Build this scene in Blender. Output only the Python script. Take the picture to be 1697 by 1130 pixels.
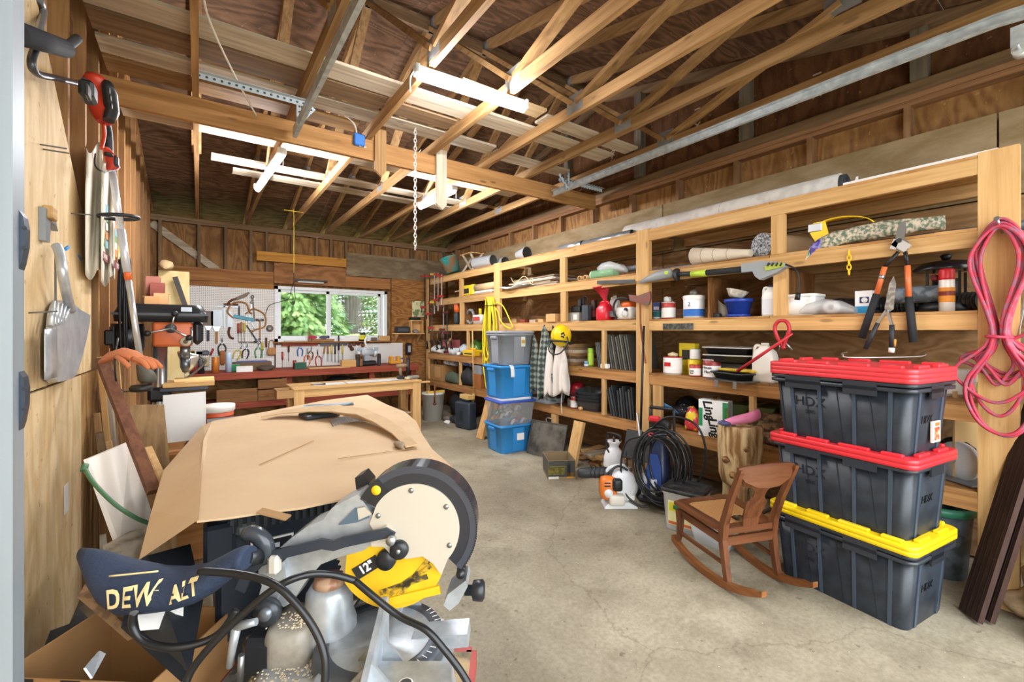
import bpy, bmesh, math, random
from mathutils import Vector, Matrix, Euler, noise
random.seed(7)
sc = bpy.context.scene
for o in list(bpy.data.objects): bpy.data.objects.remove(o)
col = sc.collection
R = math.radians
# ------------------------------------------------------------------ camera
F, CX, HY, YAW, H = 738.0, 848.5, 549.0, R(35.1), 1.45
cam = bpy.data.cameras.new('camera'); co = bpy.data.objects.new('camera', cam); col.objects.link(co)
cam.sensor_width = 36; cam.lens = F / 1697 * 36; cam.shift_y = -16 / 1697; cam.clip_start = .02
co.location = (0, 0, H); co.rotation_euler = (R(90), 0, -YAW); sc.camera = co
# ------------------------------------------------------------------ world, daylight, exposure
w = bpy.data.worlds.new('world'); sc.world = w; w.use_nodes = True
bg = w.node_tree.nodes['Background']; bg.inputs[0].default_value = (.86, .93, 1, 1); bg.inputs[1].default_value = 4.3
al = bpy.data.lights.new('daylight_at_open_door', 'AREA'); al.shape = 'RECTANGLE'; al.size = 4.0; al.size_y = 2.6; al.energy = 55; al.color = (1, .97, .93)
ao = bpy.data.objects.new('daylight_at_open_door', al); col.objects.link(ao); ao.location = (1.6, -.75, 1.7); ao.rotation_euler = (R(90), 0, 0)
sc.view_settings.view_transform = 'Standard'; sc.view_settings.look = 'None'; sc.view_settings.gamma = 1; sc.view_settings.exposure = 0.34
sc.view_settings.use_curve_mapping = False
# ------------------------------------------------------------------ points from sight lines and known planes
_s, _c = math.sin(YAW), math.cos(YAW)
def at(px, py, X=None, Y=None, Z=None):
    u = (px - CX) / F; v = (HY - py) / F
    d = (_s + u*_c, _c - u*_s, v)
    t = X/d[0] if X is not None else (Y/d[1] if Y is not None else (Z-H)/d[2])
    return Vector((t*d[0], t*d[1], H + t*d[2]))
def pw(px, py, wd):            # at a distance wd straight ahead
    return Vector((wd*_s + (px-CX)/F*wd*_c, wd*_c - (px-CX)/F*wd*_s, H + (HY-py)/F*wd))
def dep(p): return p[0]*_s + p[1]*_c
# ------------------------------------------------------------------ colours and materials
def hx(h):
    h = h.lstrip('#'); r = [int(h[i:i+2], 16)/255 for i in (0, 2, 4)]
    return tuple(x/12.92 if x <= .04045 else ((x+.055)/1.055)**2.4 for x in r) + (1,)
MATS = {}
def newmat(name):
    m = bpy.data.materials.new(name); m.use_nodes = True
    return m, m.node_tree.nodes, m.node_tree.links, m.node_tree.nodes['Principled BSDF']
def plain(h, rough=.5, metal=0, bump=0, var=0, spec=.5, bs=60):
    k = ('p', h, rough, metal, bump, var, spec, bs)
    if k in MATS: return MATS[k]
    m, n, l, b = newmat('paint_' + h.strip('#')); c = hx(h)
    b.inputs['Base Color'].default_value = c; b.inputs['Roughness'].default_value = rough; b.inputs['Metallic'].default_value = metal
    b.inputs['Specular IOR Level'].default_value = spec
    if var or bump:
        tc = n.new('ShaderNodeTexCoord'); t = n.new('ShaderNodeTexNoise'); t.inputs['Scale'].default_value = bs*.15; t.inputs['Detail'].default_value = 6
        l.new(tc.outputs['Object'], t.inputs['Vector'])
        if var:
            r = n.new('ShaderNodeValToRGB'); r.color_ramp.elements[0].position = .3; r.color_ramp.elements[1].position = .7
            r.color_ramp.elements[0].color = tuple(x*(1-var) for x in c[:3]) + (1,); r.color_ramp.elements[1].color = tuple(min(1, x*(1+var)) for x in c[:3]) + (1,)
            l.new(t.outputs[0], r.inputs[0]); l.new(r.outputs[0], b.inputs['Base Color'])
        if bump:
            t2 = n.new('ShaderNodeTexNoise'); t2.inputs['Scale'].default_value = bs; t2.inputs['Detail'].default_value = 4; l.new(tc.outputs['Object'], t2.inputs['Vector'])
            bp = n.new('ShaderNodeBump'); bp.inputs['Strength'].default_value = bump; bp.inputs['Distance'].default_value = .01
            l.new(t2.outputs[0], bp.inputs['Height']); l.new(bp.outputs[0], b.inputs['Normal'])
    MATS[k] = m; return m
def wood(h1, h2, ax='x', rough=.72, fine=1., val=.22, bump=.15, knots=.0):
    k = ('w', h1, h2, ax, rough, fine, val, knots)
    if k in MATS: return MATS[k]
    m, n, l, b = newmat('wood_' + h1.strip('#') + ax); b.inputs['Roughness'].default_value = rough; b.inputs['Specular IOR Level'].default_value = .3
    tc = n.new('ShaderNodeTexCoord'); oi = n.new('ShaderNodeObjectInfo')
    add = n.new('ShaderNodeVectorMath'); add.operation = 'MULTIPLY_ADD'; add.inputs[1].default_value = (1, 1, 1)
    cx = n.new('ShaderNodeCombineXYZ'); mu = n.new('ShaderNodeMath'); mu.operation = 'MULTIPLY'; mu.inputs[1].default_value = 37
    l.new(oi.outputs['Random'], mu.inputs[0]); [l.new(mu.outputs[0], cx.inputs[i]) for i in range(3)]
    l.new(tc.outputs['Object'], add.inputs[0]); l.new(cx.outputs[0], add.inputs[2])
    mp = n.new('ShaderNodeMapping'); s = [26*fine]*3; s['xyz'.index(ax)] = 1.3*fine; mp.inputs['Scale'].default_value = s
    l.new(add.outputs[0], mp.inputs[0])
    t = n.new('ShaderNodeTexNoise'); t.inputs['Scale'].default_value = 1; t.inputs['Detail'].default_value = 7; t.inputs['Roughness'].default_value = .62; t.inputs['Distortion'].default_value = .5
    l.new(mp.outputs[0], t.inputs['Vector'])
    r = n.new('ShaderNodeValToRGB'); r.color_ramp.elements[0].position = .32; r.color_ramp.elements[1].position = .66
    r.color_ramp.elements[0].color = hx(h2); r.color_ramp.elements[1].color = hx(h1); l.new(t.outputs[0], r.inputs[0])
    out = r.outputs[0]
    if knots:
        v = n.new('ShaderNodeTexVoronoi'); v.inputs['Scale'].default_value = 1; v.voronoi_dimensions = '3D'
        mp2 = n.new('ShaderNodeMapping'); s2 = [9.]*3; s2['xyz'.index(ax)] = 2.6; mp2.inputs['Scale'].default_value = s2; l.new(add.outputs[0], mp2.inputs[0]); l.new(mp2.outputs[0], v.inputs['Vector'])
        kr = n.new('ShaderNodeValToRGB'); kr.color_ramp.elements[0].position = .07; kr.color_ramp.elements[1].position = .13
        kr.color_ramp.elements[0].color = (knots,)*3 + (1,); kr.color_ramp.elements[1].color = (0, 0, 0, 1); l.new(v.outputs['Distance'], kr.inputs[0])
        mx = n.new('ShaderNodeMixRGB'); mx.inputs[2].default_value = tuple(x*.35 for x in hx(h2)[:3]) + (1,); l.new(kr.outputs[0], mx.inputs[0]); l.new(out, mx.inputs[1]); out = mx.outputs[0]
    hs = n.new('ShaderNodeHueSaturation'); mr = n.new('ShaderNodeMapRange'); mr.inputs['To Min'].default_value = 1-val; mr.inputs['To Max'].default_value = 1+val
    l.new(oi.outputs['Random'], mr.inputs[0]); l.new(mr.outputs[0], hs.inputs['Value']); l.new(out, hs.inputs['Color']); l.new(hs.outputs[0], b.inputs['Base Color'])
    bp = n.new('ShaderNodeBump'); bp.inputs['Strength'].default_value = bump; bp.inputs['Distance'].default_value = .01; l.new(t.outputs[0], bp.inputs['Height']); l.new(bp.outputs[0], b.inputs['Normal'])
    MATS[k] = m; return m
def ply(h1, h2, ax='z', rough=.75, scale=1., dist=6., val=.15, h3=None):     # rotary-cut plywood: flame-like grain
    k = ('ply', h1, h2, ax, scale, dist, h3)
    if k in MATS: return MATS[k]
    m, n, l, b = newmat('plywood_' + h1.strip('#') + ax); b.inputs['Roughness'].default_value = rough; b.inputs['Specular IOR Level'].default_value = .25
    tc = n.new('ShaderNodeTexCoord'); mp = n.new('ShaderNodeMapping'); s = [2.6*scale]*3; s['xyz'.index(ax)] = .8*scale; mp.inputs['Scale'].default_value = s
    oi = n.new('ShaderNodeObjectInfo'); mu = n.new('ShaderNodeMath'); mu.operation = 'MULTIPLY'; mu.inputs[1].default_value = 23; l.new(oi.outputs['Random'], mu.inputs[0])
    ad = n.new('ShaderNodeVectorMath'); ad.operation = 'ADD'; l.new(tc.outputs['Object'], ad.inputs[0]); l.new(mu.outputs[0], ad.inputs[1]); l.new(ad.outputs[0], mp.inputs[0])
    t = n.new('ShaderNodeTexNoise'); t.inputs['Scale'].default_value = 1.1; t.inputs['Detail'].default_value = 2; t.inputs['Distortion'].default_value = .3; l.new(mp.outputs[0], t.inputs['Vector'])
    mm = n.new('ShaderNodeMath'); mm.operation = 'MULTIPLY'; mm.inputs[1].default_value = dist*16; l.new(t.outputs[0], mm.inputs[0])
    sn = n.new('ShaderNodeMath'); sn.operation = 'SINE'; l.new(mm.outputs[0], sn.inputs[0])
    f = n.new('ShaderNodeTexNoise'); f.inputs['Scale'].default_value = 9; f.inputs['Detail'].default_value = 8; f.inputs['Roughness'].default_value = .7; l.new(mp.outputs[0], f.inputs['Vector'])
    a = n.new('ShaderNodeMath'); a.operation = 'MULTIPLY_ADD'; a.inputs[1].default_value = .16; l.new(sn.outputs[0], a.inputs[0]); l.new(f.outputs[0], a.inputs[2])
    r = n.new('ShaderNodeValToRGB'); r.color_ramp.elements[0].position = .3; r.color_ramp.elements[1].position = .72
    r.color_ramp.elements[0].color = hx(h2); r.color_ramp.elements[1].color = hx(h1); l.new(a.outputs[0], r.inputs[0])
    out = r.outputs[0]
    if h3:                                                     # pale flecks and scuffs
        q = n.new('ShaderNodeTexNoise'); q.inputs['Scale'].default_value = 26; q.inputs['Detail'].default_value = 3; l.new(tc.outputs['Object'], q.inputs['Vector'])
        qr = n.new('ShaderNodeValToRGB'); qr.color_ramp.elements[0].position = .66; qr.color_ramp.elements[1].position = .74; l.new(q.outputs[0], qr.inputs[0])
        mx = n.new('ShaderNodeMixRGB'); mx.inputs[2].default_value = hx(h3); l.new(qr.outputs[0], mx.inputs[0]); l.new(out, mx.inputs[1]); out = mx.outputs[0]
    hs = n.new('ShaderNodeHueSaturation'); mr = n.new('ShaderNodeMapRange'); mr.inputs['To Min'].default_value = 1-val; mr.inputs['To Max'].default_value = 1+val
    l.new(oi.outputs['Random'], mr.inputs[0]); l.new(mr.outputs[0], hs.inputs['Value']); l.new(out, hs.inputs['Color']); l.new(hs.outputs[0], b.inputs['Base Color'])
    MATS[k] = m; return m
def mix2(h1, h2, scale=8, lo=.45, hi=.55, rough=.6, metal=0, ax=None, detail=5, bump=0):   # two-tone blotches
    k = ('m2', h1, h2, scale, lo, hi, rough, metal, ax, bump)
    if k in MATS: return MATS[k]
    m, n, l, b = newmat('mottled_' + h1.strip('#')); b.inputs['Roughness'].default_value = rough; b.inputs['Metallic'].default_value = metal
    tc = n.new('ShaderNodeTexCoord'); mp = n.new('ShaderNodeMapping'); s = [scale]*3
    if ax: s['xyz'.index(ax)] = scale*.08
    mp.inputs['Scale'].default_value = s; l.new(tc.outputs['Object'], mp.inputs[0])
    t = n.new('ShaderNodeTexNoise'); t.inputs['Scale'].default_value = 1; t.inputs['Detail'].default_value = detail; l.new(mp.outputs[0], t.inputs['Vector'])
    r = n.new('ShaderNodeValToRGB'); r.color_ramp.elements[0].position = lo; r.color_ramp.elements[1].position = hi
    r.color_ramp.elements[0].color = hx(h1); r.color_ramp.elements[1].color = hx(h2); l.new(t.outputs[0], r.inputs[0]); l.new(r.outputs[0], b.inputs['Base Color'])
    if bump:
        bp = n.new('ShaderNodeBump'); bp.inputs['Strength'].default_value = bump; bp.inputs['Distance'].default_value = .02; l.new(t.outputs[0], bp.inputs['Height']); l.new(bp.outputs[0], b.inputs['Normal'])
    MATS[k] = m; return m
def glow(h, st):
    k = ('g', h, st)
    if k in MATS: return MATS[k]
    m, n, l, b = newmat('lamp_glow'); b.inputs['Base Color'].default_value = (1, 1, 1, 1)
    b.inputs['Emission Color'].default_value = hx(h); b.inputs['Emission Strength'].default_value = st
    MATS[k] = m; return m
def clear(h='#ffffff', alpha=.25, rough=.15):
    k = ('c', h, alpha, rough)
    if k in MATS: return MATS[k]
    m, n, l, b = newmat('clear_plastic'); b.inputs['Base Color'].default_value = hx(h); b.inputs['Alpha'].default_value = alpha; b.inputs['Roughness'].default_value = rough
    MATS[k] = m; return m
def checker_mat(name, c1, c2, scale, rough=.9):               # woven check
    m, n, l, b = newmat(name); b.inputs['Roughness'].default_value = rough
    tc = n.new('ShaderNodeTexCoord'); w1 = n.new('ShaderNodeTexWave'); w1.inputs['Scale'].default_value = scale; w1.bands_direction = 'Z'
    w2 = n.new('ShaderNodeTexWave'); w2.inputs['Scale'].default_value = scale; w2.bands_direction = 'Y'
    l.new(tc.outputs['Object'], w1.inputs[0]); l.new(tc.outputs['Object'], w2.inputs[0])
    mx = n.new('ShaderNodeMath'); mx.operation = 'MULTIPLY_ADD'; mx.inputs[1].default_value = .5; l.new(w1.outputs[1], mx.inputs[0])
    h2 = n.new('ShaderNodeMath'); h2.operation = 'MULTIPLY'; h2.inputs[1].default_value = .5; l.new(w2.outputs[1], h2.inputs[0]); l.new(h2.outputs[0], mx.inputs[2])
    r = n.new('ShaderNodeValToRGB'); r.color_ramp.elements[0].color = hx(c1); r.color_ramp.elements[1].color = hx(c2); r.color_ramp.elements[0].position = .35; r.color_ramp.elements[1].position = .8
    l.new(mx.outputs[0], r.inputs[0]); l.new(r.outputs[0], b.inputs['Base Color']); return m
def dots_mat(name, base, dot, pitch, rad, plane='xz'):         # pegboard holes
    m, n, l, b = newmat(name); b.inputs['Roughness'].default_value = .6
    tc = n.new('ShaderNodeTexCoord'); sx = n.new('ShaderNodeSeparateXYZ'); l.new(tc.outputs['Object'], sx.inputs[0])
    cb = n.new('ShaderNodeCombineXYZ')
    for i, a in enumerate(plane):
        d = n.new('ShaderNodeMath'); d.operation = 'DIVIDE'; d.inputs[1].default_value = pitch; l.new(sx.outputs['xyz'.index(a)], d.inputs[0])
        f = n.new('ShaderNodeMath'); f.operation = 'FRACT'; l.new(d.outputs[0], f.inputs[0])
        s = n.new('ShaderNodeMath'); s.operation = 'SUBTRACT'; s.inputs[1].default_value = .5; l.new(f.outputs[0], s.inputs[0]); l.new(s.outputs[0], cb.inputs[i])
    ln = n.new('ShaderNodeVectorMath'); ln.operation = 'LENGTH'; l.new(cb.outputs[0], ln.inputs[0])
    lt = n.new('ShaderNodeMath'); lt.operation = 'LESS_THAN'; lt.inputs[1].default_value = rad; l.new(ln.outputs['Value'], lt.inputs[0])
    mx = n.new('ShaderNodeMixRGB'); mx.inputs[1].default_value = hx(base); mx.inputs[2].default_value = hx(dot); l.new(lt.outputs[0], mx.inputs[0]); l.new(mx.outputs[0], b.inputs['Base Color'])
    return m
def concrete():
    m, n, l, b = newmat('concrete'); b.inputs['Roughness'].default_value = .62; b.inputs['Specular IOR Level'].default_value = .35
    tc = n.new('ShaderNodeTexCoord')
    def nz(s, d, r=.6):
        t = n.new('ShaderNodeTexNoise'); t.inputs['Scale'].default_value = s; t.inputs['Detail'].default_value = d; t.inputs['Roughness'].default_value = r; l.new(tc.outputs['Object'], t.inputs['Vector']); return t
    def ramp(src, p0, c0, p1, c1):
        r = n.new('ShaderNodeValToRGB'); r.color_ramp.elements[0].position = p0; r.color_ramp.elements[1].position = p1
        r.color_ramp.elements[0].color = c0; r.color_ramp.elements[1].color = c1; l.new(src, r.inputs[0]); return r.outputs[0]
    def mul(a, b_, f=1.):
        x = n.new('ShaderNodeMixRGB'); x.blend_type = 'MULTIPLY'; x.inputs[0].default_value = f; l.new(a, x.inputs[1]); l.new(b_, x.inputs[2]); return x.outputs[0]
    base = ramp(nz(1.1, 6).outputs[0], .35, hx('#897f6b'), .68, hx('#b2a892'))
    st = ramp(nz(2.7, 8, .7).outputs[0], .36, (.62, .6, .56, 1), .5, (1, 1, 1, 1))
    fine = ramp(nz(45, 6, .7).outputs[0], .35, (.8, .8, .78, 1), .6, (1.05, 1.05, 1.04, 1))
    spots = ramp(nz(19, 2).outputs[0], .27, (.5, .48, .44, 1), .33, (1, 1, 1, 1))
    c = mul(mul(mul(base, st, .6), fine), spots, .8)
    v = n.new('ShaderNodeTexVoronoi'); v.feature = 'DISTANCE_TO_EDGE'; v.inputs['Scale'].default_value = .55
    wv = n.new('ShaderNodeVectorMath'); wv.operation = 'MULTIPLY_ADD'; wv.inputs[1].default_value = (.35, .35, .35); l.new(nz(2.2, 6).outputs['Color'], wv.inputs[0]); l.new(tc.outputs['Object'], wv.inputs[2]); l.new(wv.outputs[0], v.inputs['Vector'])
    cr = ramp(v.outputs[0], .0015, (.55, .52, .48, 1), .004, (1, 1, 1, 1)); c = mul(c, cr, .55)
    wh = ramp(nz(60, 2).outputs[0], .72, (0, 0, 0, 1), .76, (1, 1, 1, 1)); mx = n.new('ShaderNodeMixRGB'); mx.inputs[2].default_value = hx('#d9d2c2'); l.new(wh, mx.inputs[0]); l.new(c, mx.inputs[1])
    l.new(mx.outputs[0], b.inputs['Base Color'])
    bp = n.new('ShaderNodeBump'); bp.inputs['Strength'].default_value = .12; bp.inputs['Distance'].default_value = .01; l.new(nz(30, 6).outputs[0], bp.inputs['Height']); l.new(bp.outputs[0], b.inputs['Normal'])
    return m
# ------------------------------------------------------------------ mesh builder
def cr(pts, k=6, closed=False):                                 # smooth curve through points
    P = [Vector(p) for p in pts]; n = len(P); out = []
    for i in range(n if closed else n-1):
        a, b, c, d = (P[(i-1) % n], P[i], P[(i+1) % n], P[(i+2) % n]) if closed else (P[max(i-1, 0)], P[i], P[i+1], P[min(i+2, n-1)])
        for j in range(k):
            t = j/k; out.append(.5*((2*b) + (c-a)*t + (2*a-5*b+4*c-d)*t*t + (3*b-a-3*c+d)*t**3))
    if not closed: out.append(P[-1])
    return out
class B:
    def __init__(s): s.v = []; s.f = []; s.sm = []; s.mi = []; s.T = Matrix(); s.m = 0
    def add(s, vs, fs, smooth=False):
        k = len(s.v); s.v += [s.T @ Vector(v) for v in vs]
        for f in fs: s.f.append([i+k for i in f]); s.sm.append(smooth); s.mi.append(s.m)
        return s
    def box(s, c, sz, rot=(0, 0, 0)):
        M = Matrix.Translation(c) @ Euler([R(a) for a in rot]).to_matrix().to_4x4(); x, y, z = (q/2 for q in sz)
        vs = [M @ Vector(p) for p in ((-x,-y,-z),(x,-y,-z),(x,y,-z),(-x,y,-z),(-x,-y,z),(x,-y,z),(x,y,z),(-x,y,z))]
        return s.add(vs, [(0,3,2,1),(4,5,6,7),(0,1,5,4),(1,2,6,5),(2,3,7,6),(3,0,4,7)])
    def bb(s, x0, x1, y0, y1, z0, z1): return s.box(((x0+x1)/2, (y0+y1)/2, (z0+z1)/2), (abs(x1-x0), abs(y1-y0), abs(z1-z0)))
    def rbox(s, c, sz, b=.01, rot=(0, 0, 0), seg=1):            # box with softened edges
        bm = bmesh.new(); bmesh.ops.create_cube(bm, size=1); bmesh.ops.scale(bm, vec=sz, verts=bm.verts)
        bmesh.ops.bevel(bm, geom=bm.edges[:], offset=min(b, min(sz)*.45), segments=seg, affect='EDGES', profile=.5)
        M = Matrix.Translation(c) @ Euler([R(a) for a in rot]).to_matrix().to_4x4()
        bm.verts.index_update(); s.add([M @ v.co for v in bm.verts], [[v.index for v in f.verts] for f in bm.faces], seg > 1); bm.free(); return s
    def bar(s, p, q, wd, ht, up=(0, 0, 1)):                     # squared timber from p to q
        p, q = Vector(p), Vector(q); d = (q-p).normalized(); u = Vector(up); sd = d.cross(u)
        if sd.length < 1e-4: sd = d.cross(Vector((1, 0, 0)))
        sd.normalize(); u = sd.cross(d); a, b = sd*wd/2, u*ht/2
        return s.add([p-a-b, p+a-b, p+a+b, p-a+b, q-a-b, q+a-b, q+a+b, q-a+b], [(0,3,2,1),(4,5,6,7),(0,1,5,4),(1,2,6,5),(2,3,7,6),(3,0,4,7)][::1])
    def tube(s, pts, r, n=8, cap=True, smooth=True, closed=False, flat=1.):
        P = [Vector(p) for p in pts]; k = len(P); rr = r if isinstance(r, (list, tuple)) else [r]*k
        vs = []; d0 = (P[1]-P[0]).normalized(); u = d0.orthogonal().normalized()
        for i in range(k):
            d = (P[(i+1) % k]-P[i-1]) if closed else (P[min(i+1, k-1)]-P[max(i-1, 0)])
            d = d.normalized() if d.length > 1e-9 else d0
            u = (u - d*u.dot(d)); u = u.normalized() if u.length > 1e-6 else d.orthogonal().normalized(); v = d.cross(u)
            vs += [P[i] + (u*math.cos(2*math.pi*j/n) + v*flat*math.sin(2*math.pi*j/n))*rr[i] for j in range(n)]
        fs = [(i*n+j, i*n+(j+1) % n, ((i+1) % k)*n+(j+1) % n, ((i+1) % k)*n+j) for i in range(k if closed else k-1) for j in range(n)]
        s.add(vs, fs, smooth)
        if cap and not closed: b0 = len(s.v)-k*n; s.f += [[b0+j for j in reversed(range(n))], [b0+(k-1)*n+j for j in range(n)]]; s.sm += [False]*2; s.mi += [s.m]*2
        return s
    def cyl(s, p, q, r, r2=None, n=14): return s.tube([p, q], [r, r if r2 is None else r2], n)
    def lathe(s, prof, n=20, o=(0, 0, 0), smooth=True, arc=1., ax='z'):      # (radius, height) profile turned about an axis
        o = Vector(o); vs = []; k = len(prof)
        ring = n if arc == 1 else n+1
        for i in range(ring):
            a = 2*math.pi*arc*i/n
            for r, z in prof:
                p = (r*math.cos(a), r*math.sin(a), z)
                vs.append(o + Vector(p if ax == 'z' else ((p[2], p[0], p[1]) if ax == 'x' else (p[1], p[2], p[0]))))
        fs = [(i*k+j, ((i+1) % ring)*k+j, ((i+1) % ring)*k+j+1, i*k+j+1) for i in range(n) for j in range(k-1)]
        return s.add(vs, fs, smooth)
    def ext(s, poly, y0, y1, pl='xz', smooth=False):            # outline pushed through a thickness
        n = len(poly)
        def q(a, b, t): return {'xz': (a, t, b), 'xy': (a, b, t), 'yz': (t, a, b)}[pl]
        vs = [q(a, b, y0) for a, b in poly] + [q(a, b, y1) for a, b in poly]
        return s.add(vs, [list(range(n)), list(range(2*n-1, n-1, -1))] + [(i, (i+1) % n + 0, (i+1) % n + n, i+n)[::-1] for i in range(n)], smooth)
    def ell(s, c, r, nu=12, nv=8, rot=(0, 0, 0)):
        M = Matrix.Translation(c) @ Euler([R(a) for a in rot]).to_matrix().to_4x4(); vs = []
        for i in range(nv+1):
            t = math.pi*i/nv
            vs += [M @ Vector((r[0]*math.sin(t)*math.cos(2*math.pi*j/nu), r[1]*math.sin(t)*math.sin(2*math.pi*j/nu), r[2]*math.cos(t))) for j in range(nu)]
        return s.add(vs, [(i*nu+j, (i+1)*nu+j, (i+1)*nu+(j+1) % nu, i*nu+(j+1) % nu) for i in range(nv) for j in range(nu)], True)
    def loft(s, rings, smooth=True, cap=True, closed=True):
        n = len(rings[0]); k = len(rings); m = n if closed else n-1
        s.add([p for r in rings for p in r], [(i*n+j, i*n+(j+1) % n, (i+1)*n+(j+1) % n, (i+1)*n+j) for i in range(k-1) for j in range(m)], smooth)
        if cap: b0 = len(s.v)-k*n; s.f += [[b0+j for j in reversed(range(n))], [b0+(k-1)*n+j for j in range(n)]]; s.sm += [False]*2; s.mi += [s.m]*2
        return s
    def sheet(s, fn, nu, nv, th=.003, smooth=True):             # a sheet of real thickness: fn(u,v) -> point
        g = [[Vector(fn(i/nu, j/nv)) for j in range(nv+1)] for i in range(nu+1)]; vs = []; k = (nu+1)*(nv+1)
        for sd in (1, -1):
            for i in range(nu+1):
                for j in range(nv+1):
                    du = g[min(i+1, nu)][j]-g[max(i-1, 0)][j]; dv = g[i][min(j+1, nv)]-g[i][max(j-1, 0)]; nn = du.cross(dv)
                    vs.append(g[i][j] + (nn.normalized() if nn.length > 1e-12 else Vector((0, 0, 1)))*sd*th/2)
        I = lambda i, j, t: t*k + i*(nv+1) + j; fs = []
        for i in range(nu):
            for j in range(nv): fs += [(I(i,j,0), I(i+1,j,0), I(i+1,j+1,0), I(i,j+1,0)), (I(i,j,1), I(i,j+1,1), I(i+1,j+1,1), I(i+1,j,1))]
        for i in range(nu): fs += [(I(i,0,0), I(i,0,1), I(i+1,0,1), I(i+1,0,0)), (I(i,nv,0), I(i+1,nv,0), I(i+1,nv,1), I(i,nv,1))]
        for j in range(nv): fs += [(I(0,j,0), I(0,j+1,0), I(0,j+1,1), I(0,j,1)), (I(nu,j,0), I(nu,j,1), I(nu,j+1,1), I(nu,j+1,0))]
        return s.add(vs, fs, smooth)
def tube_box(L, W, r, n=5):                                     # rounded rectangle outline
    out = []
    for cx_, cy_, a0 in ((L/2-r, W/2-r, 0), (-L/2+r, W/2-r, 90), (-L/2+r, -W/2+r, 180), (L/2-r, -W/2+r, 270)):
        out += [(cx_+r*math.cos(R(a0+90*i/n)), cy_+r*math.sin(R(a0+90*i/n))) for i in range(n+1)]
    return out
def P(b, name, mat, par=None, label=None, kind=None):           # link as one mesh
    me = bpy.data.meshes.new(name); me.from_pydata(b.v, [], b.f)
    for p, sm, mi in zip(me.polygons, b.sm, b.mi): p.use_smooth = sm; p.material_index = mi
    for m in (mat if isinstance(mat, (list, tuple)) else [mat]): me.materials.append(m)
    bm = bmesh.new(); bm.from_mesh(me); bmesh.ops.recalc_face_normals(bm, faces=bm.faces[:]); bm.to_mesh(me); bm.free()
    o = bpy.data.objects.new(name, me); col.objects.link(o); o.parent = par
    if label: o['label'] = label
    if kind: o['kind'] = kind
    return o
def tag(o, label, cat, group=None, kind=None):
    o['label'] = label; o['category'] = cat
    if group: o['group'] = group
    if kind: o['kind'] = kind
    return o
def T(name, label, cat, loc=(0, 0, 0), rz=0, group=None, rx=0, ry=0):      # an Empty at the thing's base
    o = bpy.data.objects.new(name, None); o.empty_display_size = .05; col.objects.link(o); o.location = loc; o.rotation_euler = (R(rx), R(ry), R(rz))
    return tag(o, label, cat, group)
def S(b, name, mat, label, cat, loc=(0, 0, 0), rz=0, group=None, rx=0, ry=0):
    o = P(b, name, mat); o.location = loc; o.rotation_euler = (R(rx), R(ry), R(rz)); return tag(o, label, cat, group)
def struct(o): o['kind'] = 'structure'; return o
def SE(name):
    o = bpy.data.objects.new(name, None); o.empty_display_size = .05; col.objects.link(o); return struct(o)
def dup(o, loc, rz=None, label=None, scale=None):
    def cp(x, par):
        c = x.copy(); col.objects.link(c); c.parent = par
        for ch in x.children: cp(ch, c)
        return c
    c = cp(o, o.parent); c.location = loc
    if rz is not None: c.rotation_euler[2] = R(rz)
    if label: c['label'] = label
    if scale: c.scale = (scale,)*3 if isinstance(scale, (int, float)) else scale
    return c
def text(txt, name, mat, par, size, M, ex=.0006, shear=0, bold=0, sx=1):          # raised or printed lettering as mesh
    cu = bpy.data.curves.new('t', 'FONT'); cu.body = txt; cu.size = size; cu.extrude = ex; cu.align_x = 'CENTER'; cu.align_y = 'CENTER'; cu.shear = shear; cu.offset = bold
    cu.resolution_u = 3
    o = bpy.data.objects.new('t', cu); col.objects.link(o); dg = bpy.context.evaluated_depsgraph_get()
    me = bpy.data.meshes.new_from_object(o.evaluated_get(dg)); bpy.data.objects.remove(o); me.transform(M @ Matrix.Diagonal((sx, 1, 1, 1))); me.name = name
    me.materials.clear(); me.materials.append(mat)
    p = bpy.data.objects.new(name, me); col.objects.link(p); p.parent = par; return p
def frame(o, x, y):                                              # matrix with given x and y directions
    x = Vector(x).normalized(); y = Vector(y).normalized(); z = x.cross(y)
    return Matrix(((x.x, y.x, z.x, o[0]), (x.y, y.y, z.y, o[1]), (x.z, y.z, z.z, o[2]), (0, 0, 0, 1)))
# ================================================================== THE SETTING
XL, XR, YB, YF, ZP = -.53, 4.05, 8.0, -.45, 3.10        # stud faces of left, right and back walls; front wall; plate top
SL, SR, SB = -.63, 4.14, 8.09                            # sheathing faces
RIDGE, PITCH = 3.85, .25
def roofz(y): return ZP + .20 + PITCH*((y-YF) if y < RIDGE else (RIDGE-YF) - (y-RIDGE)*(RIDGE-YF)/(YB+.1-RIDGE))
lum = {a: wood('#d8b078', '#bb8d54', a, val=.12, knots=.6) for a in 'xyz'}        # fresh shelf lumber
old = {a: wood('#b08a5c', '#84613a', a, val=.2, knots=.6) for a in 'xyz'}        # aged framing
drk = {a: wood('#8d7154', '#665039', a, val=.2) for a in 'xyz'}
gry = {a: wood('#cdbfa9', '#9b8a75', a, val=.15, knots=.5) for a in 'xyz'}       # weathered boards
red = {a: wood('#9a4a34', '#702f22', a, val=.12) for a in 'xyz'}                 # red-stained bench timber
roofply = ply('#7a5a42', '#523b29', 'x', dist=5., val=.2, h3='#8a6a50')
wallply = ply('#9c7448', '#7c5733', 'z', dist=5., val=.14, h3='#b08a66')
backply = ply('#a47a4c', '#7f5a34', 'z', dist=4., val=.18)
paleply = ply('#e2c99e', '#cfb080', 'z', dist=3., val=.05, h3='#b59468')
greyply = ply('#97866c', '#77664d', 'x', dist=2., val=.1)
tanply = ply('#b48a58', '#8d6436', 'x', dist=7., val=.1)
galv = mix2('#a9b1b6', '#c9d0d4', 18, .35, .65, rough=.4, metal=.35)
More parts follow.
